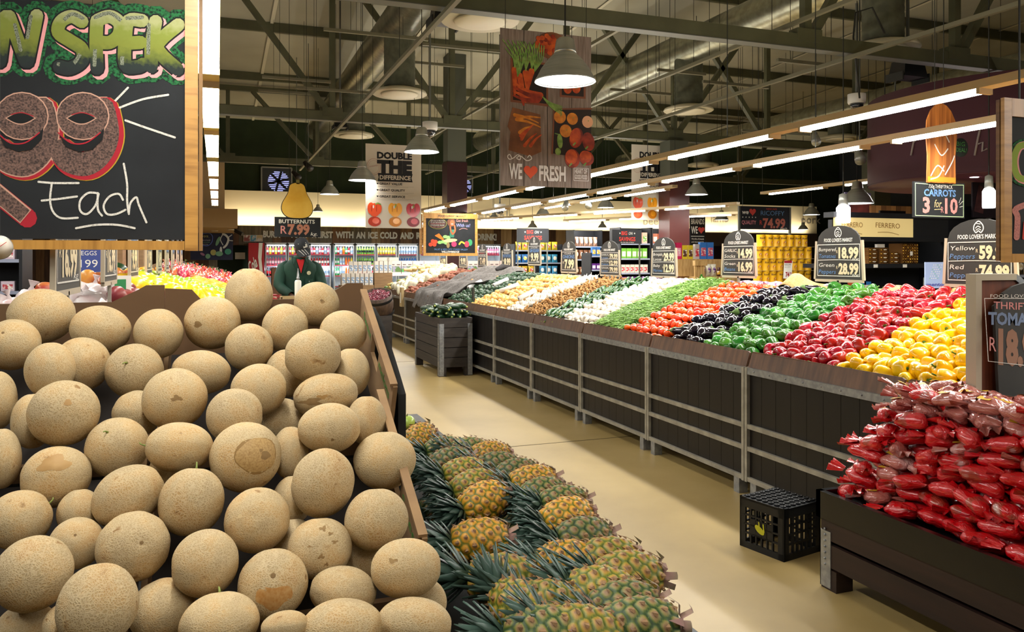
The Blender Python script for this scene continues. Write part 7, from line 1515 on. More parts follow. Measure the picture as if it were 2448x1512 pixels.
def shelf_unit(x0, x1, y, shelves, top, lab, items, grp, depth=.45, back=True):
    """items: per shelf a list of (colour, print colour, size, shape, what)"""
    t = thing('shelf_unit', lab, 'shelf', ((x0 + x1) / 2, y, 0), 'grocery shelves')
    if back: b = mb(shelf_m); b.box((x0, y + depth, 0), (x1, y + depth + .04, top)); b.build('back_panel', None, t)
    for x in (x0, x1 - .03): b = mb(shelf_m); b.box((x, y, 0), (x + .03, y + depth, top)); b.build('upright', None, t)
    for k, z in enumerate(shelves):
        b = mb(shelf_m); b.box((x0 + .03, y, z - .03), (x1 - .03, y + depth, z)); b.build('shelf_board', None, t)
        b = mb(bluet); b.box((x0 + .03, y - .012, z - .035), (x1 - .03, y - .001, z)); b.build('price_strip', None, t)
        if k < len(items) and items[k]:
            x = x0 + .05; i = 0; its = items[k]
            while True:
                c1, c2, s, shape, what = its[min(len(its) - 1, int(i / max(1, ((x1 - x0) / (its[0][2][0] + .012)) / len(its))))]
                if x + s[0] > x1 - .04: break
                dup(pack(c1, c2, s, shape), (x + s[0] / 2, y + s[1] / 2 + .03, z + .001), (0, 0, RN.uniform(-.05, .05)), 1, '%s on the %s shelf board of the %s' % (what, ORD[k], grp), what + 's, ' + grp); x += s[0] + .012; i += 1
    return t
SB = (.14, .08, .20)
shelf_unit(-3.6, -1.9, 9.5, [.5, .95, 1.27, 1.60], 2.1, 'dark shelf unit with red and white packs behind the fruit bank', [[('#b99aa8', '#a83a4a', (.12, .1, .09), 'box', 'pinkish carton')], [('#b99aa8', '#a83a4a', (.12, .1, .09), 'box', 'pinkish carton')], [('#c9b8c4', '#b8404a', (.12, .1, .10), 'box', 'white and red carton')], [('#c9b8c4', '#b8404a', (.12, .1, .10), 'box', 'white and red carton')]], 'left shelf unit')
# near-left wicker/wood basket rim with red packs
t = thing('wooden_tub', 'dark curved wooden tub at the far left edge behind the melons', 'tub', (-3.3, 4.9, 0)); b = mb(staves); b.lathe([(.42, 0), (.5, .5), (.52, 1.28), (.49, 1.28), (.47, .9), (0, .9)], 30, (-3.35, 4.9, 0), cap=False); b.build('staves', None, t)
for k in range(12): dup(pack('#a8323c', '#d9c0b8', (.09, .06, .09), 'box'), (-3.35 + .24 * math.cos(k * 2.4) * (k / 12) ** .5 * 1.3, 4.9 + .24 * math.sin(k * 2.4) * (k / 12) ** .5 * 1.3, 1.20 + .04 * (k % 2)), (0, 0, k), 1, 'small red carton in the dark wooden tub at the left edge', 'red cartons in the tub')
b = mb(H('tub_fill', '#2b211a', rough=.9)); b.lathe([(0, 1.19), (.47, 1.19)], 24, (-3.35, 4.9, 0), cap=False); b.build('fill_board', None, t)
t = thing('blue_price_board', 'small blue price board in front of the left shelf unit', 'price board', at(213, 650, 9.2)); a = at(213, 652, 9.2); b = mb(H('blue_board', '#3b4a8a', rough=.5)); b.box(a + V((-.12, 0, 0)), a + V((.12, .015, .32))); b.build('board', None, t); b = mb(steel_dk); b.bar(a + V((0, .007, 0)), (a.x, a.y + .007, 0), .03); b.build('post', None, t); c = Canvas(t, a, (0, -1, 0), (1, 0, 0), gap=.003); c.text('199', -.09, .06, .09, .09, white, 1); c.text('EGGS', -.08, .2, .08, .05, white, 1); c.done()
# ================================================================== mid distance: juice stacks, cartons, grocery shelves
jb = ('#d8d0c4', '#7f9dc0', (.085, .085, .27), 'box'); n_ = 0
def juice(x, y, z, rz=0, lie=False):
    o = dup(pack(*jb), (x, y, z), (R(90), 0, rz + R(90)) if lie else (0, 0, rz), 1, 'tall white juice carton stacked on the brown boxes beyond the melons', 'white juice cartons'); return o
yj = 18.4; xa = onY(838, 640, yj).x
def brown_box(nm, x0, x1, y0, y1, z0, z1, lab):
    b = mb(cardbd); b.box((x0, y0, z0), (x1, y1, z1)); return tag(b.build(nm), lab, 'box')
xc_, xd_ = onY(895, 640, yj).x, onY(938, 640, yj).x
brown_box('cardboard_box', xc_ - .75, xc_ - .01, yj, yj + .5, 0, 1.0, 'big brown carton under the lower stack of juice cartons'); brown_box('cardboard_box', xc_ + .0, xd_, yj, yj + .5, 0, 1.28, 'big brown carton under the upper stack of juice cartons')
for r_ in range(2):
    for k in range(7):
        juice(xc_ - .70 + k * .105, yj + .06 + r_ * .15, 1.001)
for k in range(5): juice(xc_ - .52 + k * .105, yj + .15, 1.275, 0)
for r_ in range(2):
    for k in range(4): juice(xc_ + .06 + k * .105, yj + .06 + r_ * .15, 1.282)
for k in range(2): juice(xc_ + .08 + k * .22, yj + .06, 1.60, 0, True)
yk = 21.3; x0_, x1_ = onY(932, 640, yk).x, onY(1225, 640, yk).x
t = thing('display_table', 'long low white table carrying printed vegetable cartons in front of the coolers', 'table', ((x0_ + x1_) / 2, yk, 0)); b = mb(white); b.box((x0_, yk, 1.15), (x1_, yk + .5, 1.19)); b.build('tabletop', None, t)
for x in (x0_ + .05, (x0_ + x1_) / 2, x1_ - .05): b = mb(steel_dk); b.box((x - .03, yk + .05, 0), (x + .03, yk + .11, 1.15)); b.build('leg', None, t)
pk = mb(H('printed_carton', '#c9b7b0', rough=.6)); pk.box((-.15, -.15, 0), (.15, .15, .36)); o = veg('printed_carton', pk)
b = mb(H('carton_landscape', '#8f8aa0', rough=.6, col2='#4d6a38', ns=7, sharp=(.45, .55))); b.box((-.15, -.154, .06), (.15, -.151, .22)); b.build('front_print', None, o)
b = mb(H('carton_dark_stripe', '#3a2a2c', rough=.6)); b.box((-.12, -.154, .25), (-.03, -.151, .27)); b.box((.03, -.154, .25), (.12, -.151, .27)); b.build('stripe', None, o)
b = mb(H('carton_green_mark', '#3f9a4a', rough=.6)); b.box((-.14, -.158, .06), (-.09, -.155, .14)); b.build('green_mark', None, o)
for k in range(int((x1_ - x0_) / .315)): dup(o, (x0_ + .17 + k * .315, yk + .2, 1.191), label='pinkish printed vegetable carton in the long row in front of the coolers', group='printed cartons')
proto_done(o)
def pals(*a): return [(c1, c2, s, sh, w_) for c1, c2, s, sh, w_ in a]
bagS = (.17, .09, .22); 
U = lambda u, y: onY(u, 620, y).x
shelf_unit(U(1230, 19.5), U(1285, 19.5), 19.5, [.7, 1.2, 1.51, 1.84], 2.0, 'crisp shelf under the left savings sign', [[], [('#c9a82c', '#b8302c', bagS, 'bag', 'yellow crisp bag')], [('#2f6fb0', '#e0c83a', bagS, 'bag', 'blue and white crisp bag'), ('#b8402c', '#e0c83a', bagS, 'bag', 'red crisp bag')], [('#d8b83a', '#c23a2c', bagS, 'bag', 'yellow and red crisp bag')]], 'left crisp shelf')
shelf_unit(U(1287, 19.5), U(1345, 19.5), 19.5, [.7, 1.2, 1.51, 1.84], 2.0, 'crisp shelf right of the left savings sign post', [[], [('#4a9ac9', '#e0e0e0', bagS, 'bag', 'light blue crisp bag')], [('#3f9ac0', '#e8e0d0', bagS, 'bag', 'pale blue crisp bag')], [('#e0c32a', '#d8652a', bagS, 'bag', 'bright yellow crisp bag')]], 'second crisp shelf')
shelf_unit(U(1372, 18.5), U(1440, 18.5), 18.5, [.7, 1.2, 1.6, 1.93], 2.35, 'shelf of clear snack bags beside the onion price sign', [[], [('#7a4a2c', '#d8c0a0', (.12, .08, .2), 'bag', 'brown nut bag')], [('#8a5a3c', '#e0d0c0', (.12, .08, .24), 'bag', 'clear brown nut bag')], [('#a8806a', '#e8e0e0', (.12, .08, .24), 'bag', 'pale biscuit bag')]], 'nut shelf')
shelf_unit(U(1412, 16.5), U(1442, 16.5), 16.5, [.7, 1.05, 1.36, 1.68], 1.75, 'narrow shelf of small blue and purple packets', [[], [('#5a2a7a', '#c8a83a', (.1, .07, .12), 'box', 'purple packet')], [('#5a2a7a', '#d8d0e0', (.1, .07, .14), 'box', 'purple and gold packet')], [('#3a6aa8', '#d8a83a', (.1, .07, .2), 'box', 'blue packet')]], 'narrow shelf')
shelf_unit(U(1482, 15.5), U(1556, 15.5), 15.5, [.7, 1.05, 1.30, 1.62, 1.95], 2.3, 'shelf of cereal and pasta packs below the right savings sign', [[], [('#7a3a9a', '#e0c0d0', (.09, .07, .16), 'box', 'purple packet')], [('#d8cfc0', '#c23a3a', (.10, .08, .18), 'box', 'white and red carton')], [('#6aa83a', '#d8e0b0', (.12, .08, .22), 'box', 'green carton')], [('#d83a5a', '#e8c0c8', (.12, .08, .20), 'box', 'pink carton'), ('#e8c0a8', '#6aa83a', (.12, .08, .24), 'box', 'peach and green carton')]], 'cereal shelf')
shelf_unit(U(1558, 15.5), U(1650, 15.5), 15.5, [.7, 1.05, 1.30, 1.62, 1.95], 2.3, 'shelf of coloured cartons left of the cereal boxes', [[], [('#c83a5a', '#e8d0d0', (.12, .08, .18), 'box', 'crimson carton')], [('#4aa84a', '#e0e8d0', (.12, .08, .22), 'box', 'bright green carton')], [('#c8b8a8', '#a84a4a', (.10, .08, .2), 'box', 'beige tin carton')], [('#b86a4a', '#e0d0c0', (.12, .08, .22), 'box', 'brown and white carton')]], 'carton shelf')
# savings signs
for u0, v0, u1, v1, d, lab in ((1236, 547, 1312, 580, 19.3, 'dark savings sign above the crisp shelves, left one'), (1464, 550, 1534, 583, 15.4, 'dark savings sign above the cereal shelves, right one')):
    y = at((u0 + u1) / 2, 600, d).y; a = onY(u0, v1, y); e = onY(u1, v0, y); t = thing('savings_sign', lab, 'sign', a, 'savings signs'); W_ = e.x - a.x; H_ = e.z - a.z
    b = mb(H('slate_print', '#26282d', rough=.6)); b.box(a, a + V((W_, .02, H_))); b.build('panel', None, t)
    for x in (.03, W_ - .03): b = mb(steel_dk); b.bar(a + V((x, .03, H_)), (a.x + x, a.y + .03, 1.0), .025); b.build('post', None, t)
    c = Canvas(t, a, (0, -1, 0), (1, 0, 0), gap=.006); c.text('BIG', .30 * W_, H_ * .62, .50 * W_, H_ * .26, chalk_r, 1, bold=.03); c.text('ON', .54 * W_, H_ * .64, .67 * W_, H_ * .2, white, 1, slant=.2); c.text('SAVINGS', .22 * W_, H_ * .2, .78 * W_, H_ * .28, chalk_r, 1, bold=.03)
    for x in (.25, .75): c.poly([(x * W_ + (.05 if k % 2 else .022) * W_ * .6 * math.sin(k * math.pi / 5), H_ * .74 - (.05 if k % 2 else .022) * W_ * .6 * math.cos(k * math.pi / 5)) for k in range(10)], white, 1)
    c.text('for the love of food', .28 * W_, H_ * .06, .72 * W_, H_ * .08, white, 1); c.done()
# brands poster
a = onY(1649, 586, 16.2); e = onY(1686, 517, 16.2); t = thing('brands_poster', 'black hanging poster about loved brands with a red heart', 'poster', a); W_, H_ = e.x - a.x, e.z - a.z
b = mb(bk_); b.box(a, a + V((W_, .01, H_))); b.build('panel', None, t); b = mb(wire_m); b.bar(a + V((W_ / 2, .005, H_)), (a.x + W_ / 2, a.y + .005, hook(a.x + W_ / 2, a.y + .005)), .006); b.build('hanging_wire', None, t)
c = Canvas(t, a, (0, -1, 0), (1, 0, 0), gap=.005); c.text('BRANDS', .08 * W_, H_ * .72, .92 * W_, H_ * .18, white, 1, bold=.02); c.text('WE', .08 * W_, H_ * .40, .50 * W_, H_ * .24, white, 1, bold=.02); c.heart(.73 * W_, H_ * .52, .42 * W_, chalk_r, 1); c.stroke([(.08 * W_, H_ * .95), (.92 * W_, H_ * .95)], .012, white, 1); c.stroke([(.08 * W_, H_ * .3), (.92 * W_, H_ * .3)], .012, white, 1); c.text('Worlds of brands', .1 * W_, H_ * .18, .9 * W_, H_ * .06, white, 1); c.text('and more inside', .1 * W_, H_ * .08, .9 * W_, H_ * .06, white, 1); c.done()
# cereal boxes and snack crate left of the coffee tins
yc = 10.6; X_ = lambda u: U(u, yc)
t = thing('display_crate', 'pale slatted wooden display crate with a green clover leaf in front of the cereal boxes', 'crate', (X_(1653), yc - .2, 0)); pw = H('pale_pallet_wood', '#c9a56c', rough=.6, col2='#a9854f', ns=5, stretch=(5, 1, 1))
for k in range(4): xx = X_(1640) + k * .045; b = mb(pw); b.box((xx, yc - .25, 1.05), (xx + .035, yc - .22, 1.52)); b.build('slat', None, t)
b = mb(pw); b.box((X_(1640) - .01, yc - .27, 1.5), (X_(1666) + .01, yc - .20, 1.58)); b.build('top_rail', None, t); b = mb(pw); b.box((X_(1640), yc - .24, 0), (X_(1666), yc + .1, 1.05)); b.build('base', None, t)
b = mb(H('clover_green', '#3f8f2f', rough=.4)); cc_ = V((X_(1654), yc - .262, 1.33))
for k in range(3): b.ball(cc_ + V((.022 * math.cos(R(90 + 120 * k)), 0, .022 * math.sin(R(90 + 120 * k)))), (.02, .004, .02), 10, 6)
b.build('clover', None, t)
t = thing('low_counter', 'pale wooden counter carrying cereal boxes and snack bags', 'counter', (X_(1700), yc, 0)); b = mb(pw); b.box((X_(1667), yc, 0), (X_(1768), yc + .5, 1.33)); b.build('lower_block', None, t); b = mb(pw); b.box((X_(1625), yc + .22, 1.33), (X_(1768), yc + .55, 1.60)); b.build('upper_block', None, t)
for i, u in enumerate((1631, 1645)): dup(pack('#c8285a', '#e8a0b8', (.15 * .95, .06, .26), 'box'), (X_(u), yc + .32, 1.601), label='pink cereal box on the pale wooden counter', group='pink cereal boxes')
for u in (1662, 1676): dup(pack('#dcc22c', '#5a3a2a', (.085, .06, .22), 'box'), (X_(u), yc + .32, 1.601), label='yellow chocolate cereal box on the pale wooden counter', group='yellow cereal boxes')
for u in (1707, 1724): dup(pack('#3a78c8', '#c8506a', (.12, .06, .27), 'box'), (X_(u), yc + .32, 1.601), label='blue cereal box on the pale wooden counter', group='blue cereal boxes')
for u in (1692,): dup(pack('#b8b0b0', '#c83a4a', (.08, .06, .24), 'box'), (X_(u), yc + .32, 1.601), label='grey and red cereal box between the yellow and blue ones')
for u in (1674, 1688, 1702, 1714): dup(pack('#d8d4c0', '#6a3a8a', (.10, .08, .19), 'bag'), (X_(u), yc + .1, 1.331), label='white snack bag with purple print on the lower step of the counter', group='white snack bags')
for u in range(1720, 1800, 11): dup(pack('#4a2416', '#d8a83a', (.05, .05, .14), 'can'), (X_(u), yc + .02 if u < 1766 else yc - .1, 1.331), label='small dark jar on the lower step beside the coffee tins', group='dark jars') if u < 1766 else None
for u in (1536, 1546, 1640): pass
# coffee tins
d = 9.4; y = 7.95; t = thing('tin_plinth', 'dark plinth under the wall of yellow coffee tins', 'plinth', (6.3, y, 0)); xt0, xt1 = onY(1806, 600, y).x, onY(1944, 600, y).x; b = mb(shelf_m); b.box((xt0 - .02, y - .05, 0), (xt1 + .02, y + .25, 1.02)); b.build('block', None, t)
b = mb(H('coffee_tin_yellow', '#d9a514', rough=.3, rnd=.06)); r = .052; hh = .143; b.lathe([(r, 0), (r, .004), (r * .985, .008), (r * .985, hh - .008), (r, hh - .004), (r, hh), (0, hh)], 20); tin = b.build('coffee_tin', org=V((0, 0, 0))); ORG[tin] = V((0, 0, 0))
c = Canvas(tin, (0, 0, 0), (0, -1, 0), (1, 0, 0)); g, fs, _ = text_geo('Ricoffy', .03); B = mb(H('tin_lettering', '#4a2410', rough=.5))
B.add([V((math.sin((a_ - .5) * 1.7) * (r * 1.012), -math.cos((a_ - .5) * 1.7) * (r * 1.012), .088 + .022 * b_ + .01 * a_)) for a_, b_ in g], fs); B.build('lettering', None, tin)
B = mb(H('tin_cup_picture', '#b5622a', rough=.4, col2='#e8d8c0', ns=60, sharp=(.5, .6))); n__ = 8; B.add([V((math.sin(a_) * r * 1.008, -math.cos(a_) * r * 1.008, z_)) for a_, z_ in [(.1 + .42 * math.cos(2 * math.pi * k / 12), .042 + .026 * math.sin(2 * math.pi * k / 12)) for k in range(12)]], [tuple(range(12))]); B.build('cup_picture', None, tin)
B = mb(H('tin_red_emblem', '#7d2418', rough=.4)); B.add([V((math.sin(a_) * r * 1.009, -math.cos(a_) * r * 1.009, z_)) for a_, z_ in ((-.2, .122), (.45, .122), (.45, .134), (-.2, .134))], [(0, 1, 2, 3)]); B.build('red_emblem', None, tin)
nrow = 6
for k in range(nrow):
    n = int((xt1 - xt0) / .1055); 
    for i in range(n if k < nrow - 1 else n - 1):
        dup(tin, (xt0 + .055 + i * .1055 + (.05 if k == nrow - 1 else 0) + RN.uniform(-.003, .003), y + .03 + RN.uniform(-.004, .004), 1.021 + k * .1465), (0, 0, RN.uniform(-.25, .35)), 1, 'yellow coffee tin in the %s layer from the top of the tin wall' % ORD[nrow - 1 - k], 'coffee tins, layer %s' % ORD[nrow - 1 - k])
    if k: b = mb(H('layer_card', '#b9a788', rough=.8)); b.box((xt0, y - .02, 1.0205 + k * .1465 - .003), (xt1, y + .09, 1.0205 + k * .1465 - .0005)); tag(b.build('layer_card'), 'thin card sheet under the %s layer of coffee tins from the top' % ORD[nrow - 1 - k], 'card')
proto_done(tin)
a = onY(1873, 666, y - .1); t = thing('price_card', 'white price card with a red price leaning on the coffee tins', 'price card', a); b = mb(white); b.box(a + V((0, 0, .0)), a + V((.12, .004, .22)), Matrix.Rotation(R(4), 3, 'Y'), a); b.build('card', None, t)
c = Canvas(t, a, (0, -1, 0), (1, 0, 0), gap=.002); pr2 = H('price_print_red', '#9c1f2c', rough=.5); c.rect(.01, .185, .125, .215, pr2, 1); c.text('NESCAFE', .015, .155, .11, .02, bk_, 1); c.text('RICOFFY', .02, .128, .105, .016, H('print_grey', '#8d877d'), 1); c.text('74', .03, .02, .085, .055, pr2, 1, bold=.04); c.text('99', .09, .05, .118, .025, pr2, 1, bold=.02); c.done()
# big dark coffee board above the tins
a = onY(1768, 548, 10.2); e = onY(1889, 496, 10.2); t = thing('price_board', 'big dark chalk board with red heart and stars above the coffee tins', 'price board', a); W_, H_ = e.x - a.x, e.z - a.z; b = mb(H('navy_board', '#14151d', rough=.7)); b.box(a, a + V((W_, .02, H_))); b.build('board', None, t)
for x in (0, W_): b = mb(steel_dk); b.bar(a + V((x, .01, H_)), (a.x + x, a.y + .01, 0), .03); b.build('post', None, t)
c = Canvas(t, a, (0, -1, 0), (1, 0, 0), gap=.003); k_ = W_ / 1.2
c.text('we', .04 * W_, H_ * .66, .17 * W_, H_ * .18, white, 1, slant=.2, bold=.02); c.heart(.25 * W_, H_ * .76, .13 * W_, chalk_r, 1); c.text('QUALITY', .04 * W_, H_ * .22, .32 * W_, H_ * .16, H('pinkish_chalk', '#c87f8a', rough=.9), 1, bold=.02); c.text('RICOFFY', .41 * W_, H_ * .62, .88 * W_, H_ * .2, chalk_b, 1); c.text('NESCAFE', .52 * W_, H_ * .86, .73 * W_, H_ * .08, chalk_r, 1); c.text('R', .39 * W_, H_ * .2, .44 * W_, H_ * .2, chalk_r, 1); c.text('74.99', .45 * W_, H_ * .08, .90 * W_, H_ * .40, H('terracotta_chalk', '#b5695a', rough=.9), 1, bold=.04); c.text('Each', .80 * W_, H_ * .02, .93 * W_, H_ * .08, white, 1, slant=.3)
for i in range(5): c.poly([((.06 + .062 * i) * W_ + (.014 if q_ % 2 else .006) * W_ * math.sin(q_ * math.pi / 5), H_ * .52 - (.014 if q_ % 2 else .006) * W_ * math.cos(q_ * math.pi / 5)) for q_ in range(10)], white, 1)
c.done()
# ================================================================== chocolate shelf with the cream header
y = 7.2; fr = lambda u, v: onY(u, v, y)
t = thing('chocolate_shelf', 'dark sweets shelf with a lit cream header above gold chocolate boxes', 'shelf', (8.2, y, 0)); xl, xr = fr(1992, 600).x, fr(2262, 600).x
a = fr(1992, 566); e = fr(2180, 526); b = mb(M('cream_lit_header', hexc('#e0c98a'), emit=.35)); b.box((a.x, y - .03, a.z), (fr(2178, 566).x, y, e.z + .01)); b.build('header', None, t)
b = mb(shelf_m); b.box((xl - .03, y - .04, e.z + .01), (xr, y + .12, e.z + .07)); b.box((fr(2180, 566).x, y - .03, a.z), (xr, y + .12, e.z + .01)); b.box((xl - .03, y - .04, a.z - .05), (xr, y + .12, a.z)); b.build('header_frame', None, t)
b = mb(shelf_m); b.box((xl + .42, y + .5, 0), (xr + .9, y + .54, 2.0)); b.build('back_panel', None, t)
for x in (xl, xr): b = mb(shelf_m); b.box((x - .02, y, 0), (x + .03, y + .06, 2.05)); b.build('upright', None, t)
zs = fr(2080, 631).z
for z in (zs, zs - .33, .7, .3): b = mb(shelf_m); b.box((xl, y - .02, z - .05), (xr, y + .5, z)); b.build('shelf_board', None, t)
for u in (2085, 2155): b = mb(white); q_ = fr(u, 640); b.box((q_.x, y - .025, zs - .045), (q_.x + .06, y - .021, zs - .008)); b.build('price_tag', None, t)
c = Canvas(t, (0, y - .031, 0), (0, -1, 0), pix=True, gap=.003); fm_ = H('gold_brown_print', '#9c7638', rough=.5); c.text('FERRERO', 2012, 543, 2062, 12, fm_, 1, y1=544); c.text('FERRERO', 2093, 544, 2151, 12, fm_, 1, y1=547); c.stroke([(2098, 556), (2125, 556), (2148, 562)], 1.2, fm_, 1); c.stroke([(2012, 555), (2040, 556), (2060, 560)], 1.2, fm_, 1); c.done()
gold = H('gold_foil', '#b98f3e', rough=.25, metal=.8, col2='#5a3a1c', ns=26, sharp=(.45, .6)); 
def gold_box(w_, h_, d_=.12):
    b = mb(H('clear_box_tint', '#6d4a26', rough=.2)); b.box((-w_ / 2, 0, 0), (w_ / 2, d_, h_)); o = b.build('chocolate_box', org=V((0, 0, 0))); ORG[o] = V((0, 0, 0)); s_ = mb(gold); nx, nz = max(2, int(w_ / .034)), max(1, int(h_ / .034))
    for i in range(nx):
        for j in range(nz): s_.ball((-w_ / 2 + w_ * (i + .5) / nx, -.002, h_ * (j + .5) / nz), .0155, 8, 6)
    s_.build('foil_balls', None, o)['kind'] = 'stuff'; s_ = mb(white); s_.box((-.02, -.02, h_ * .4), (.02, -.018, h_ * .6)); s_.build('box_label', None, o); return o
G1, G2 = gold_box(.13, .045), gold_box(.25, .24, .2); zc_ = zs + .001
for k, (u, n) in enumerate(((2095, 4), (2121, 4), (2147, 3))):
    for j in range(n): dup(G1, (fr(u, 620).x, y + .05, zc_ + j * .047), label='flat gold chocolate box in the %s stack from the left on the sweets shelf' % ORD[k], group='flat chocolate boxes, %s stack' % ORD[k])
dup(G2, (fr(2184, 620).x, y + .05, zc_), label='large square chocolate box of many gold balls at the right end of the sweets shelf')
b = mb(white); q_ = fr(2112, 590); b.box((q_.x - .03, y + .06, zc_ + .19), (q_.x + .08, y + .1, zc_ + .23)); o = b.build('white_carton'); tag(o, 'small white carton lying on top of the gold chocolate boxes', 'box')
proto_done(G1, G2)
for k, u in enumerate((2056, 2072, 2084)): dup(pack(('#b8502c', '#3a78b8', '#2f6fae')[k], '#d8c8b0', (.10, .08, .12), 'box'), (fr(u, 650).x, y + .1, zs - .329), label='%s packet on the sweets shelf under the gold boxes' % ('red', 'light blue', 'blue')[k])
# hanging tilted mints poster
a = onY(2212, 690, 5.6); e = onY(2264, 627, 5.6); t = thing('mint_poster', 'light blue sweets poster standing behind the ridge of the bins', 'poster', a); W_, H_ = e.x - a.x, e.z - a.z; b = mb(H('poster_blue', '#9fb2dc', rough=.4)); b.box(a, a + V((W_, .01, H_))); b.build('panel', None, t); b = mb(steel_dk); b.box((a.x + .02, a.y + .012, .2), (a.x + .06, a.y + .04, a.z + .1)); b.build('stand', None, t); b = mb(steel_dk); b.box((a.x - .1, a.y - .0, 0), (a.x + .3, a.y + .2, .2)); b.build('foot', None, t)
c = Canvas(t, a, (0, -1, 0), (1, 0, 0), gap=.002); c.text('mentos', .05 * W_, H_ * .09, .95 * W_, H_ * .12, H('mint_violet', '#4a4f9a', rough=.5), 1, bold=.03)
for i in range(7):
    for j in range(5): c.ell((.2 + .09 * j + .03 * i) * W_, (.38 + .085 * i) * H_, .022 * W_, .018 * W_, white if (i + j) % 4 else H('mint_dot', '#7fc08a'), 1, n=8)
c.done()
# warm plank wall piece and posters behind the chocolate shelf
b = MB(); ww = [H('warm_plank_a', '#8a5f36', rough=.6), H('warm_plank_b', '#a37443', rough=.6), H('warm_plank_c', '#6f4a2a', rough=.6)]; yw = 11.5; xx = onY(2083, 500, yw).x; k = 0
while xx < onY(2420, 500, yw).x: b.mat(ww[k % 3]); b.box((xx, yw, 0), (xx + .115, yw + .05, 2.6)); xx += .12; k += 1
struct(b.build('wall_planks'))
a = onY(2020, 535, 11.6); e = onY(2082, 462, 11.6); t = thing('meat_poster', 'dark poster with a red meat picture beside the warm plank wall', 'poster', a); b = mb(H('poster_mauve', '#6b6285', rough=.6)); b.box(a, (e.x, a.y + .02, e.z)); b.build('panel', None, t); b = mb(H('poster_meat', '#7d3a34', rough=.5, col2='#40201e', ns=4)); b.box((a.x + .12, a.y - .006, a.z + .05), (e.x, a.y - .002, e.z - .05)); b.build('picture', None, t); b = mb(steel_dk); b.bar((a.x + .05, a.y + .01, a.z), (a.x + .05, a.y + .01, 0), .04); b.build('post', None, t)
a = onY(2104, 522, 9.6); e = onY(2165, 505, 9.6); t = thing('small_sign', 'small dark sign with white writing and a red heart on the sweets shelf header', 'sign', a); b = mb(bk_); b.box((a.x, 9.6, a.z - .02), (e.x, 9.63, e.z)); b.build('panel', None, t); b = mb(steel_dk); b.bar((a.x + .1, 9.62, a.z), (a.x + .1, 9.62, 0), .03); b.build('post', None, t); c = Canvas(t, (0, 9.6, 0), (0, -1, 0), pix=True, gap=.004); c.text('we', 2108, 519, 2124, 8, white, 1, slant=.3); c.heart(2133, 514, 10, chalk_r, 1); c.text('24', 2144, 519, 2158, 8, white, 1, slant=.3); c.done()
a = onY(2325, 520, 7.6); e = onY(2420, 440, 7.6); t = thing('meat_poster', 'dark picture panel of cut meat behind the frosted cylinder lamp', 'poster', a); b = mb(H('dark_picture', '#1f1520', rough=.6)); b.box((a.x, 7.6, a.z), (e.x, 7.62, e.z)); b.build('panel', None, t); b = mb(H('poster_meat2', '#6d4144', rough=.5, col2='#301a20', ns=6)); b.prism([(a.x + .02, 7.595, a.z + .08), (a.x + .18, 7.595, a.z + .05), (a.x + .22, 7.595, e.z - .08), (a.x + .1, 7.595, e.z - .03)], (0, -.003, 0)); b.build('picture', None, t); b = mb(steel_dk); b.bar((a.x + .3, 7.61, a.z), (a.x + .3, 7.61, 0), .04); b.build('post', None, t)
# dark shelving that closes the view right of the chocolate shelf
shelf_unit(fr(2264, 600).x + .1, fr(2264, 600).x + 3.2, 7.3, [.5, .95, 1.4, 1.85], 2.3, 'tall dark shelf unit partly hidden behind the near price sign', [[], [], [('#6d5a3a', '#c8b48a', (.16, .1, .2), 'bag', 'tan pack')], []], 'dark right shelf')
for k_, o in list(PACK.items()): proto_done(o)
# ================================================================== the worker in the green jacket
PX, PY = .93, 9.95
def S3(x, y, z):
    t = min(1, max(0, (z - .8) / .5)); return V((PX + x, PY + y, z + .10 * t))          # he faces the camera (-y); x to our right
person = thing('person', 'person in a green work jacket and dark striped cap bending over a tray, head bowed', 'person', (PX, PY, 0))
skin = H('dark_skin', '#4a2d1f', rough=.5, sss=.05); jack = H('green_work_jacket', '#0f3a2b', rough=.75, col2='#0b2c21', ns=6, bump=.25, bs=11); trou = H('dark_trousers', '#14181c', rough=.8)
def loft(b, rings, n=20, cap=True):
    """rings: (centre, rx, ry) stacked along the body, superellipse-ish sections"""
    vs = []
    for c, rx, ry in rings:
        for j in range(n):
            a = 2 * math.pi * j / n; ca, sa = math.cos(a), math.sin(a)
            vs.append(V(c) + V((rx * math.copysign(abs(ca) ** .85, ca), ry * math.copysign(abs(sa) ** .85, sa), 0)))
    k = len(rings); fs = [(i * n + j, i * n + (j + 1) % n, (i + 1) * n + (j + 1) % n, (i + 1) * n + j) for i in range(k - 1) for j in range(n)]
    if cap: fs += [tuple(range(n))[::-1], tuple((k - 1) * n + j for j in range(n))]
    b.add(vs, fs, True)
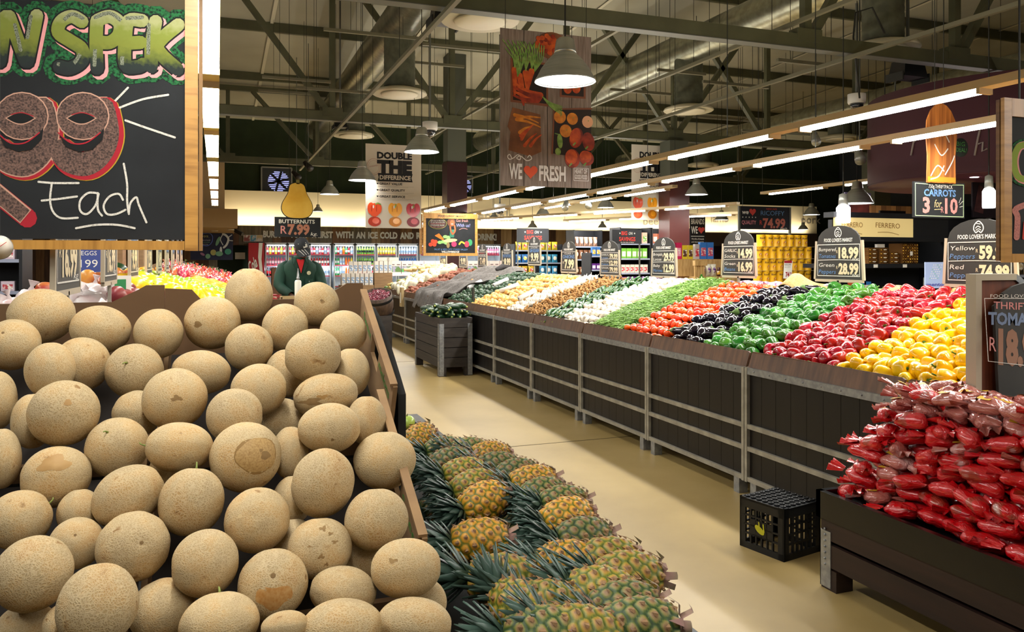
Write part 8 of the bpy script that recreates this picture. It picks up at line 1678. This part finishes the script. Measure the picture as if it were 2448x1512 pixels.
# continuous body grown from a skeleton
def skin_body(name, chains, mat, parent, sub=2, root=0):
    vs, es, rr, idx = [], [], [], {}
    for ch in chains:
        prev = None
        for p, r in ch:
            key = tuple(round(q, 4) for q in p)
            if key not in idx: idx[key] = len(vs); vs.append(p); rr.append(r)
            if prev is not None and prev != idx[key]: es.append((prev, idx[key]))
            prev = idx[key]
    me = bpy.data.meshes.new(name); org = ORG[parent]; me.from_pydata([V(p) - org for p in vs], es, []); me.materials.append(mat)
    o = bpy.data.objects.new(name, me); COL.objects.link(o); o.parent = parent; ORG[o] = org
    sk = o.modifiers.new('skin', 'SKIN'); sk.use_smooth_shade = True
    if not me.skin_vertices: 
        me.attributes.new('x', 'FLOAT', 'POINT') if False else None
    lay = me.skin_vertices[0] if me.skin_vertices else None
    if lay is None:
        bpy.context.view_layer.objects.active = o; bpy.ops.mesh.customdata_skin_add() if bpy.ops.mesh.customdata_skin_add.poll() else None; lay = me.skin_vertices[0]
    for i, r in enumerate(rr): lay.data[i].radius = (r, r) if not isinstance(r, tuple) else r; lay.data[i].use_root = (i == root)
    sb = o.modifiers.new('sub', 'SUBSURF'); sb.levels = sub; sb.render_levels = sub
    return o
body_ch = [[(S3(0, .02, .95), (.13, .10)), (S3(0, 0, 1.15), (.13, .10)), (S3(0, -.04, 1.36), (.15, .10)), (S3(0, -.07, 1.47), .07), (S3(.01, -.12, 1.55), .055), (S3(.015, -.16, 1.63), .06)],
           [(S3(0, .02, .95), (.13, .10)), (S3(-.10, .03, .85), .085), (S3(-.11, .0, .48), .055), (S3(-.11, .03, .09), .038), (S3(-.12, -.10, .045), .035)],
           [(S3(0, .02, .95), (.13, .10)), (S3(.10, .03, .85), .085), (S3(.11, .0, .48), .055), (S3(.11, .03, .09), .038), (S3(.12, -.10, .045), .035)],
           [(S3(0, -.04, 1.36), (.15, .10)), (S3(-.19, -.05, 1.42), .055), (S3(-.25, -.10, 1.20), .04), (S3(-.13, -.32, 1.11), .032), (S3(-.045, -.40, 1.08), .022)],
           [(S3(0, -.04, 1.36), (.15, .10)), (S3(.19, -.05, 1.42), .055), (S3(.27, -.08, 1.20), .04), (S3(.20, -.30, 1.10), .032), (S3(.13, -.38, 1.06), .022)]]
skin_body('body', body_ch, skin, person)
# head: bowed, seen from the front and above, with face
hd = Matrix.Rotation(R(-12), 3, 'Y') @ Matrix.Rotation(R(22), 3, 'X')             # nodding down towards the camera side
hc = V((PX + .02, PY - .18, 1.715))
def hp(x, y, z): return hc + hd @ V((x, y, z))
def hfn(d):
    k = 1.0
    if d.z < 0: k -= .10 * (-d.z) * (1 - abs(d.y)) 
    if d.y < -.5 and d.z < .1: k += .05 * math.exp(-((d.z + .45) / .25) ** 2) * math.exp(-(d.x / .35) ** 2)        # chin and mouth mass
    k -= .05 * math.exp(-((d.z - .10) / .12) ** 2) * math.exp(-((abs(d.x) - .35) / .18) ** 2) * (d.y < -.4)          # eye sockets
    return k
b = mb(skin); m_ = MB(); m_.ball((0, 0, 0), (.076, .098, .115), 28, 22, fn=hfn); b.add([hc + hd @ p for p in m_.v], m_.f, True); b.build('head', None, person)
b = mb(skin); b.tube([hp(0, -.090, .025), hp(0, -.108, .0), hp(0, -.117, -.022), hp(0, -.098, -.032)], [.009, .012, .017, .010], 10); b.build('nose', None, person)
b = mb(H('lips', '#5c2f28', rough=.5)); b.tube([hp(-.026, -.092, -.058), hp(0, -.105, -.056), hp(.026, -.092, -.058)], [.004, .009, .004], 8); b.build('mouth', None, person)
for sx in (-1, 1):
    b = mb(H('eye_white', '#cfc6bc', rough=.3)); b.ball(hp(.029 * sx, -.082, .018), .012, 10, 8); b.build('eye', None, person)
    b = mb(skin); b.ball(hp(.029 * sx, -.084, .024), (.0145, .0125, .010), 10, 8); b.build('eyelid', None, person)
    b = mb(skin); m_ = MB(); m_.ball((0, 0, 0), (.010, .020, .032), 12, 10); b.add([hp(.078 * sx, .005, -.005) + hd @ p for p in m_.v], m_.f, True); b.build('ear', None, person)
b = mb(H('short_black_hair', '#0d0b0a', rough=.95)); m_ = MB(); m_.ball((0, .006, .012), (.080, .100, .108), 20, 14); sel = [f for f in m_.f if sum(m_.v[i].y for i in f) / 4 > -.02 and sum(m_.v[i].z for i in f) / 4 > -.05]; b.add([hc + hd @ p for p in m_.v], sel, True); b.build('hair', None, person)
cap_m = H('charcoal_cap', '#24262b', rough=.8); cap_w = H('cap_white_print', '#c9c6bf', rough=.7)
b = mb(cap_m); pr = [(.092, .035), (.094, .06), (.088, .095), (.070, .125), (.040, .142), (0, .147)]; m_ = MB(); m_.lathe(pr, 26, cap=False); b.add([hc + hd @ (V((p.x * .92, p.y * 1.14, p.z))) for p in m_.v], m_.f, True); cap_o = b.build('cap', None, person)
def peak(a, e, off=0): x = (a - .5) * .165; y0 = -.098; return hp(x * (1 - .18 * e), y0 + 1.9 * x * x - .095 * e * (1 - (abs(a - .5) * 1.6) ** 2 * .5), .045 - .055 * e - 2.0 * x * x + off)
b = mb(cap_m); b.grid(lambda a, e: peak(a, e), 14, 6); b.grid(lambda a, e: peak(1 - a, e, -.004), 14, 6); b.build('cap_peak', None, person)
for k in range(3): b = mb(cap_w); b.grid(lambda a, e, k=k: peak(.16 + .2 * k + .035 * a + .26 * e, .05 + .85 * e, .0018), 2, 5); b.build('peak_stripe', None, person)
b = mb(cap_w); b.grid(lambda a, e: hp(.005 + .05 * a, -.110 + .012 * e + .015 * a, .058 + .040 * e), 3, 3); b.build('cap_patch', None, person)
for k in range(3): b = mb(cap_w); b.ball(hp(-.04 + .04 * k, -.083 + .01 * abs(k - 1), .108), (.009, .005, .004), 8, 5); b.build('cap_eyelet_mark', None, person)
# jacket: torso and sleeves as one garment
jm = MB(); jm.mat(jack)
loft(jm, [(S3(0, .03, .80), .20, .145), (S3(0, .02, .95), .205, .145), (S3(0, .0, 1.10), .205, .14), (S3(0, -.02, 1.25), .215, .145), (S3(0, -.04, 1.36), .225, .14), (S3(0, -.05, 1.43), .205, .12), (S3(0, -.06, 1.475), .14, .10), (S3(0, -.08, 1.515), .085, .082), (S3(.005, -.095, 1.54), .072, .070)], 28, cap=False)
for sx, el, wr in ((-1, (-.245, -.12, 1.19), (-.12, -.33, 1.115)), (1, (.255, -.10, 1.18), (.17, -.31, 1.10))):
    sh = V((.125 * sx, -.045, 1.44)); e_, w2 = V(el), V(wr); P_ = [sh, sh + V((.07 * sx, 0, -.045)), (sh + V((.05 * sx, 0, -.02)) + e_) / 2 + V((.012 * sx, 0, 0)), e_ + V((0, .01, .02)), e_ + (w2 - e_) * .3, e_ + (w2 - e_) * .7, w2]
    jm.tube([S3(*p) for p in P_], [.058, .070, .074, .066, .060, .052, .047], 18, cap=False)
jk = jm.build('jacket', None, person); sb = jk.modifiers.new('s', 'SOLIDIFY'); sb.thickness = .004
b = mb(jack)
for sx in (-1, 1): b.prism([S3(.0 + .01 * sx, -.195, 1.30), S3(.055 * sx, -.165, 1.52), S3(.10 * sx, -.12, 1.53), S3(.085 * sx, -.175, 1.43)], (0, -.006, 0))
b.build('collar', None, person)
b = mb(H('red_tshirt', '#b31a1e', rough=.8)); b.prism([S3(-.045, -.172, 1.49), S3(.045, -.172, 1.49), S3(.004, -.198, 1.33)], (0, -.004, 0)); b.tube([S3(-.05, -.155, 1.50), S3(0, -.178, 1.487), S3(.05, -.155, 1.50)], .006, 6); b.build('tshirt', None, person)
b = mb(H('jacket_badge', '#b9b391', rough=.6)); b.lathe([(0, .004), (.024, .002)], 16, S3(.095, -.186, 1.335), (0, -1, 0), cap=False); b.ball(S3(.095, -.188, 1.335), (.012, .003, .02), 10, 6); b.build('badge', None, person)
b = mb(jack); b.box(S3(.055, -.182, 1.18), S3(.145, -.166, 1.27)); b.build('breast_pocket', None, person); b = mb(white); b.ball(S3(.10, -.184, 1.245), .005, 8, 6); b.build('button', None, person)
b = mb(trou)
for sx in (-1, 1): b.tube([S3(.09 * sx, .03, .93), S3(.105 * sx, .02, .7), S3(.11 * sx, .0, .48), S3(.11 * sx, .02, .25), S3(.11 * sx, .03, .07)], [.115, .10, .078, .068, .066], 16)
b.build('trousers', None, person)
for sx in (-1, 1): b = mb(H('black_shoe', '#101010', rough=.4)); b.ball(S3(.115 * sx, -.06, .045), (.048, .13, .045), 16, 10); b.build('shoe', None, person)
# hands: palm, four unequal curled fingers and a thumb each
def hand(wr, fwd, sx):
    wr, fwd = V(wr), V(fwd).normalized(); up = V((0, 0, 1)); rt = fwd.cross(up).normalized(); dn = rt.cross(fwd) * -1
    q = lambda f, s_, d: wr + fwd * f + rt * s_ + dn * d
    ch = [[(q(-.01, 0, 0), (.022, .017)), (q(.035, 0, .0), (.034, .014)), (q(.07, 0, .004), (.034, .012))]]
    o = skin_body('hand', ch, skin, person, 2)
    for k, (s_, L) in enumerate(((-.028, .060), (-.009, .070), (.010, .066), (.028, .050))):
        skin_body('finger', [[(q(.06, s_ * .9, .003), .0092), (q(.06 + L * .5, s_, .008), .0085), (q(.06 + L * .85, s_, .026), .0078), (q(.06 + L * .92, s_, .042), .0066)]], skin, person, 2)
    skin_body('thumb', [[(q(.012, -.026 * sx, .002), .011), (q(.04, -.05 * sx, .010), .0098), (q(.068, -.052 * sx, .022), .0082)]], skin, person, 2)
hand(S3(-.10, -.345, 1.11), (.75, -.55, -.25), -1); hand(S3(.155, -.325, 1.095), (-.45, -.75, -.3), 1)
# ================================================================== his trolley with tray, bottle and boxes
t = thing('work_trolley', 'brown boxed work trolley in front of the person in green', 'trolley', (.78, 9.3, 0)); b = mb(cardbd_in); b.box((.40, 9.05, .12), (1.16, 9.52, 1.0)); b.build('body', None, t); b = mb(cardbd); b.box((.38, 9.03, 1.0), (1.18, 9.54, 1.02)); b.build('top', None, t)
for x in (.45, 1.1):
    for y in (9.1, 9.46): b = mb(wire_m); b.lathe([(0, -.02), (.05, -.02), (.05, .02), (0, .02)], 14, (x, y, .055), (1, 0, 0)); b.build('wheel', None, t)
a = at(664, 700, 9.4); a.z = 1.021; b = mb(H('beige_tray', '#b39a6d', rough=.6))
for p0, p1 in (((0, 0, 0), (.36, .26, .012)), ((0, 0, 0), (.36, .012, .16)), ((0, .248, 0), (.36, .26, .16)), ((0, 0, 0), (.012, .26, .16)), ((.348, 0, 0), (.36, .26, .16))): b.box(V((.66, 9.12, 1.021)) + V(p0), V((.66, 9.12, 1.021)) + V(p1))
tag(b.build('fruit_tray'), 'open beige tray on the trolley in front of the person in green', 'tray')
c0 = at(704, 700, 9.2); c0.z = 1.021; c0.y = 9.075; t = thing('squeeze_bottle', 'white squeeze bottle with a thin steel nozzle on the trolley', 'bottle', c0)
b = mb(H('bottle_white', '#e6e2d8', rough=.3)); b.lathe([(.034, 0), (.036, .01), (.036, .33), (.028, .345), (0, .35)], 20, c0); b.build('body', None, t)
b = mb(steel); b.lathe([(.016, .345), (.016, .375), (.012, .38), (.011, .42), (.004, .455), (.004, .475), (0, .48)], 14, c0); b.build('nozzle', None, t)
t = thing('red_snack_box', 'red printed box on the trolley left of the tray', 'box', (.42, 9.2, 1.021)); b = mb(H('red_print', '#b3272c', rough=.4, col2='#d8b8a8', ns=20, sharp=(.55, .6))); b.box((.41, 9.15, 1.021), (.62, 9.4, 1.20)); b.build('carton', None, t); b = mb(H('red_lid', '#8f1c22', rough=.4)); b.box((.405, 9.145, 1.19), (.625, 9.405, 1.205)); b.build('lid', None, t)
for k in range(5):
    z = k * .28; yb_ = 20.2; x = onY(650, 650, yb_).x; xr_ = onY(676, 650, yb_).x; b = mb(H('brown_red_carton', '#6b4a33', rough=.7)); b.box((x, yb_, z), (xr_, yb_ + .3, z + .275)); o = b.build('stacked_carton'); tag(o, 'brown carton with red print in the stack before the first cooler, %s from the floor' % ORD[k], 'box', 'stacked brown cartons'); ORG[o] = o.location.copy(); b = mb(H('carton_red_mark', '#a3303a', rough=.6)); b.box((x + .06, yb_ - .004, z + .1), (xr_ - .06, yb_ - .001, z + .17)); b.build('printed_mark', None, o)
# ------------------------------------------------------------------ everyday category of every repeated thing, from its kind
CATS = {'bell_pepper': 'pepper', 'aubergine': 'aubergine', 'tomato_bag': 'bag of tomatoes', 'tomato': 'tomato', 'mushroom': 'mushroom', 'marrow': 'marrow', 'ginger': 'ginger', 'netted_garlic_bag': 'bag', 'vegetable_bag': 'bag', 'white_fruit_bag': 'bag', 'bagged_red_fruit': 'bag of fruit', 'bagged_grapes': 'bag of fruit', 'garlic': 'garlic', 'onion': 'onion', 'squash': 'squash', 'sweet_potato': 'sweet potato', 'potato': 'potato', 'pumpkin': 'pumpkin', 'butternut': 'butternut', 'mango': 'mango', 'lemon': 'lemon', 'apple': 'apple', 'orange': 'orange', 'banana': 'bananas', 'watermelon': 'watermelon', 'courgette': 'courgette', 'pineapple': 'pineapple', 'egg_tray': 'egg tray', 'product_box': 'box', 'snack_bag': 'snack bag', 'tin_can': 'jar', 'coffee_tin': 'tin', 'drink_bottle': 'bottle', 'printed_carton': 'carton', 'chocolate_box': 'chocolate box'}
for o in COL.objects:
    if o.parent or 'label' not in o or 'category' in o: continue
    k = next((k for k in CATS if k in o.name), None)
    o['category'] = CATS[k] if k else o.name.split('.')[0].replace('_', ' ')
miss = [o.name for o in COL.objects if not o.parent and o.type in ('MESH', 'EMPTY') and o.get('kind') != 'structure' and ('label' not in o or 'category' not in o)]
if miss: print('NO LABEL', miss[:20])
bpy.context.view_layer.update()
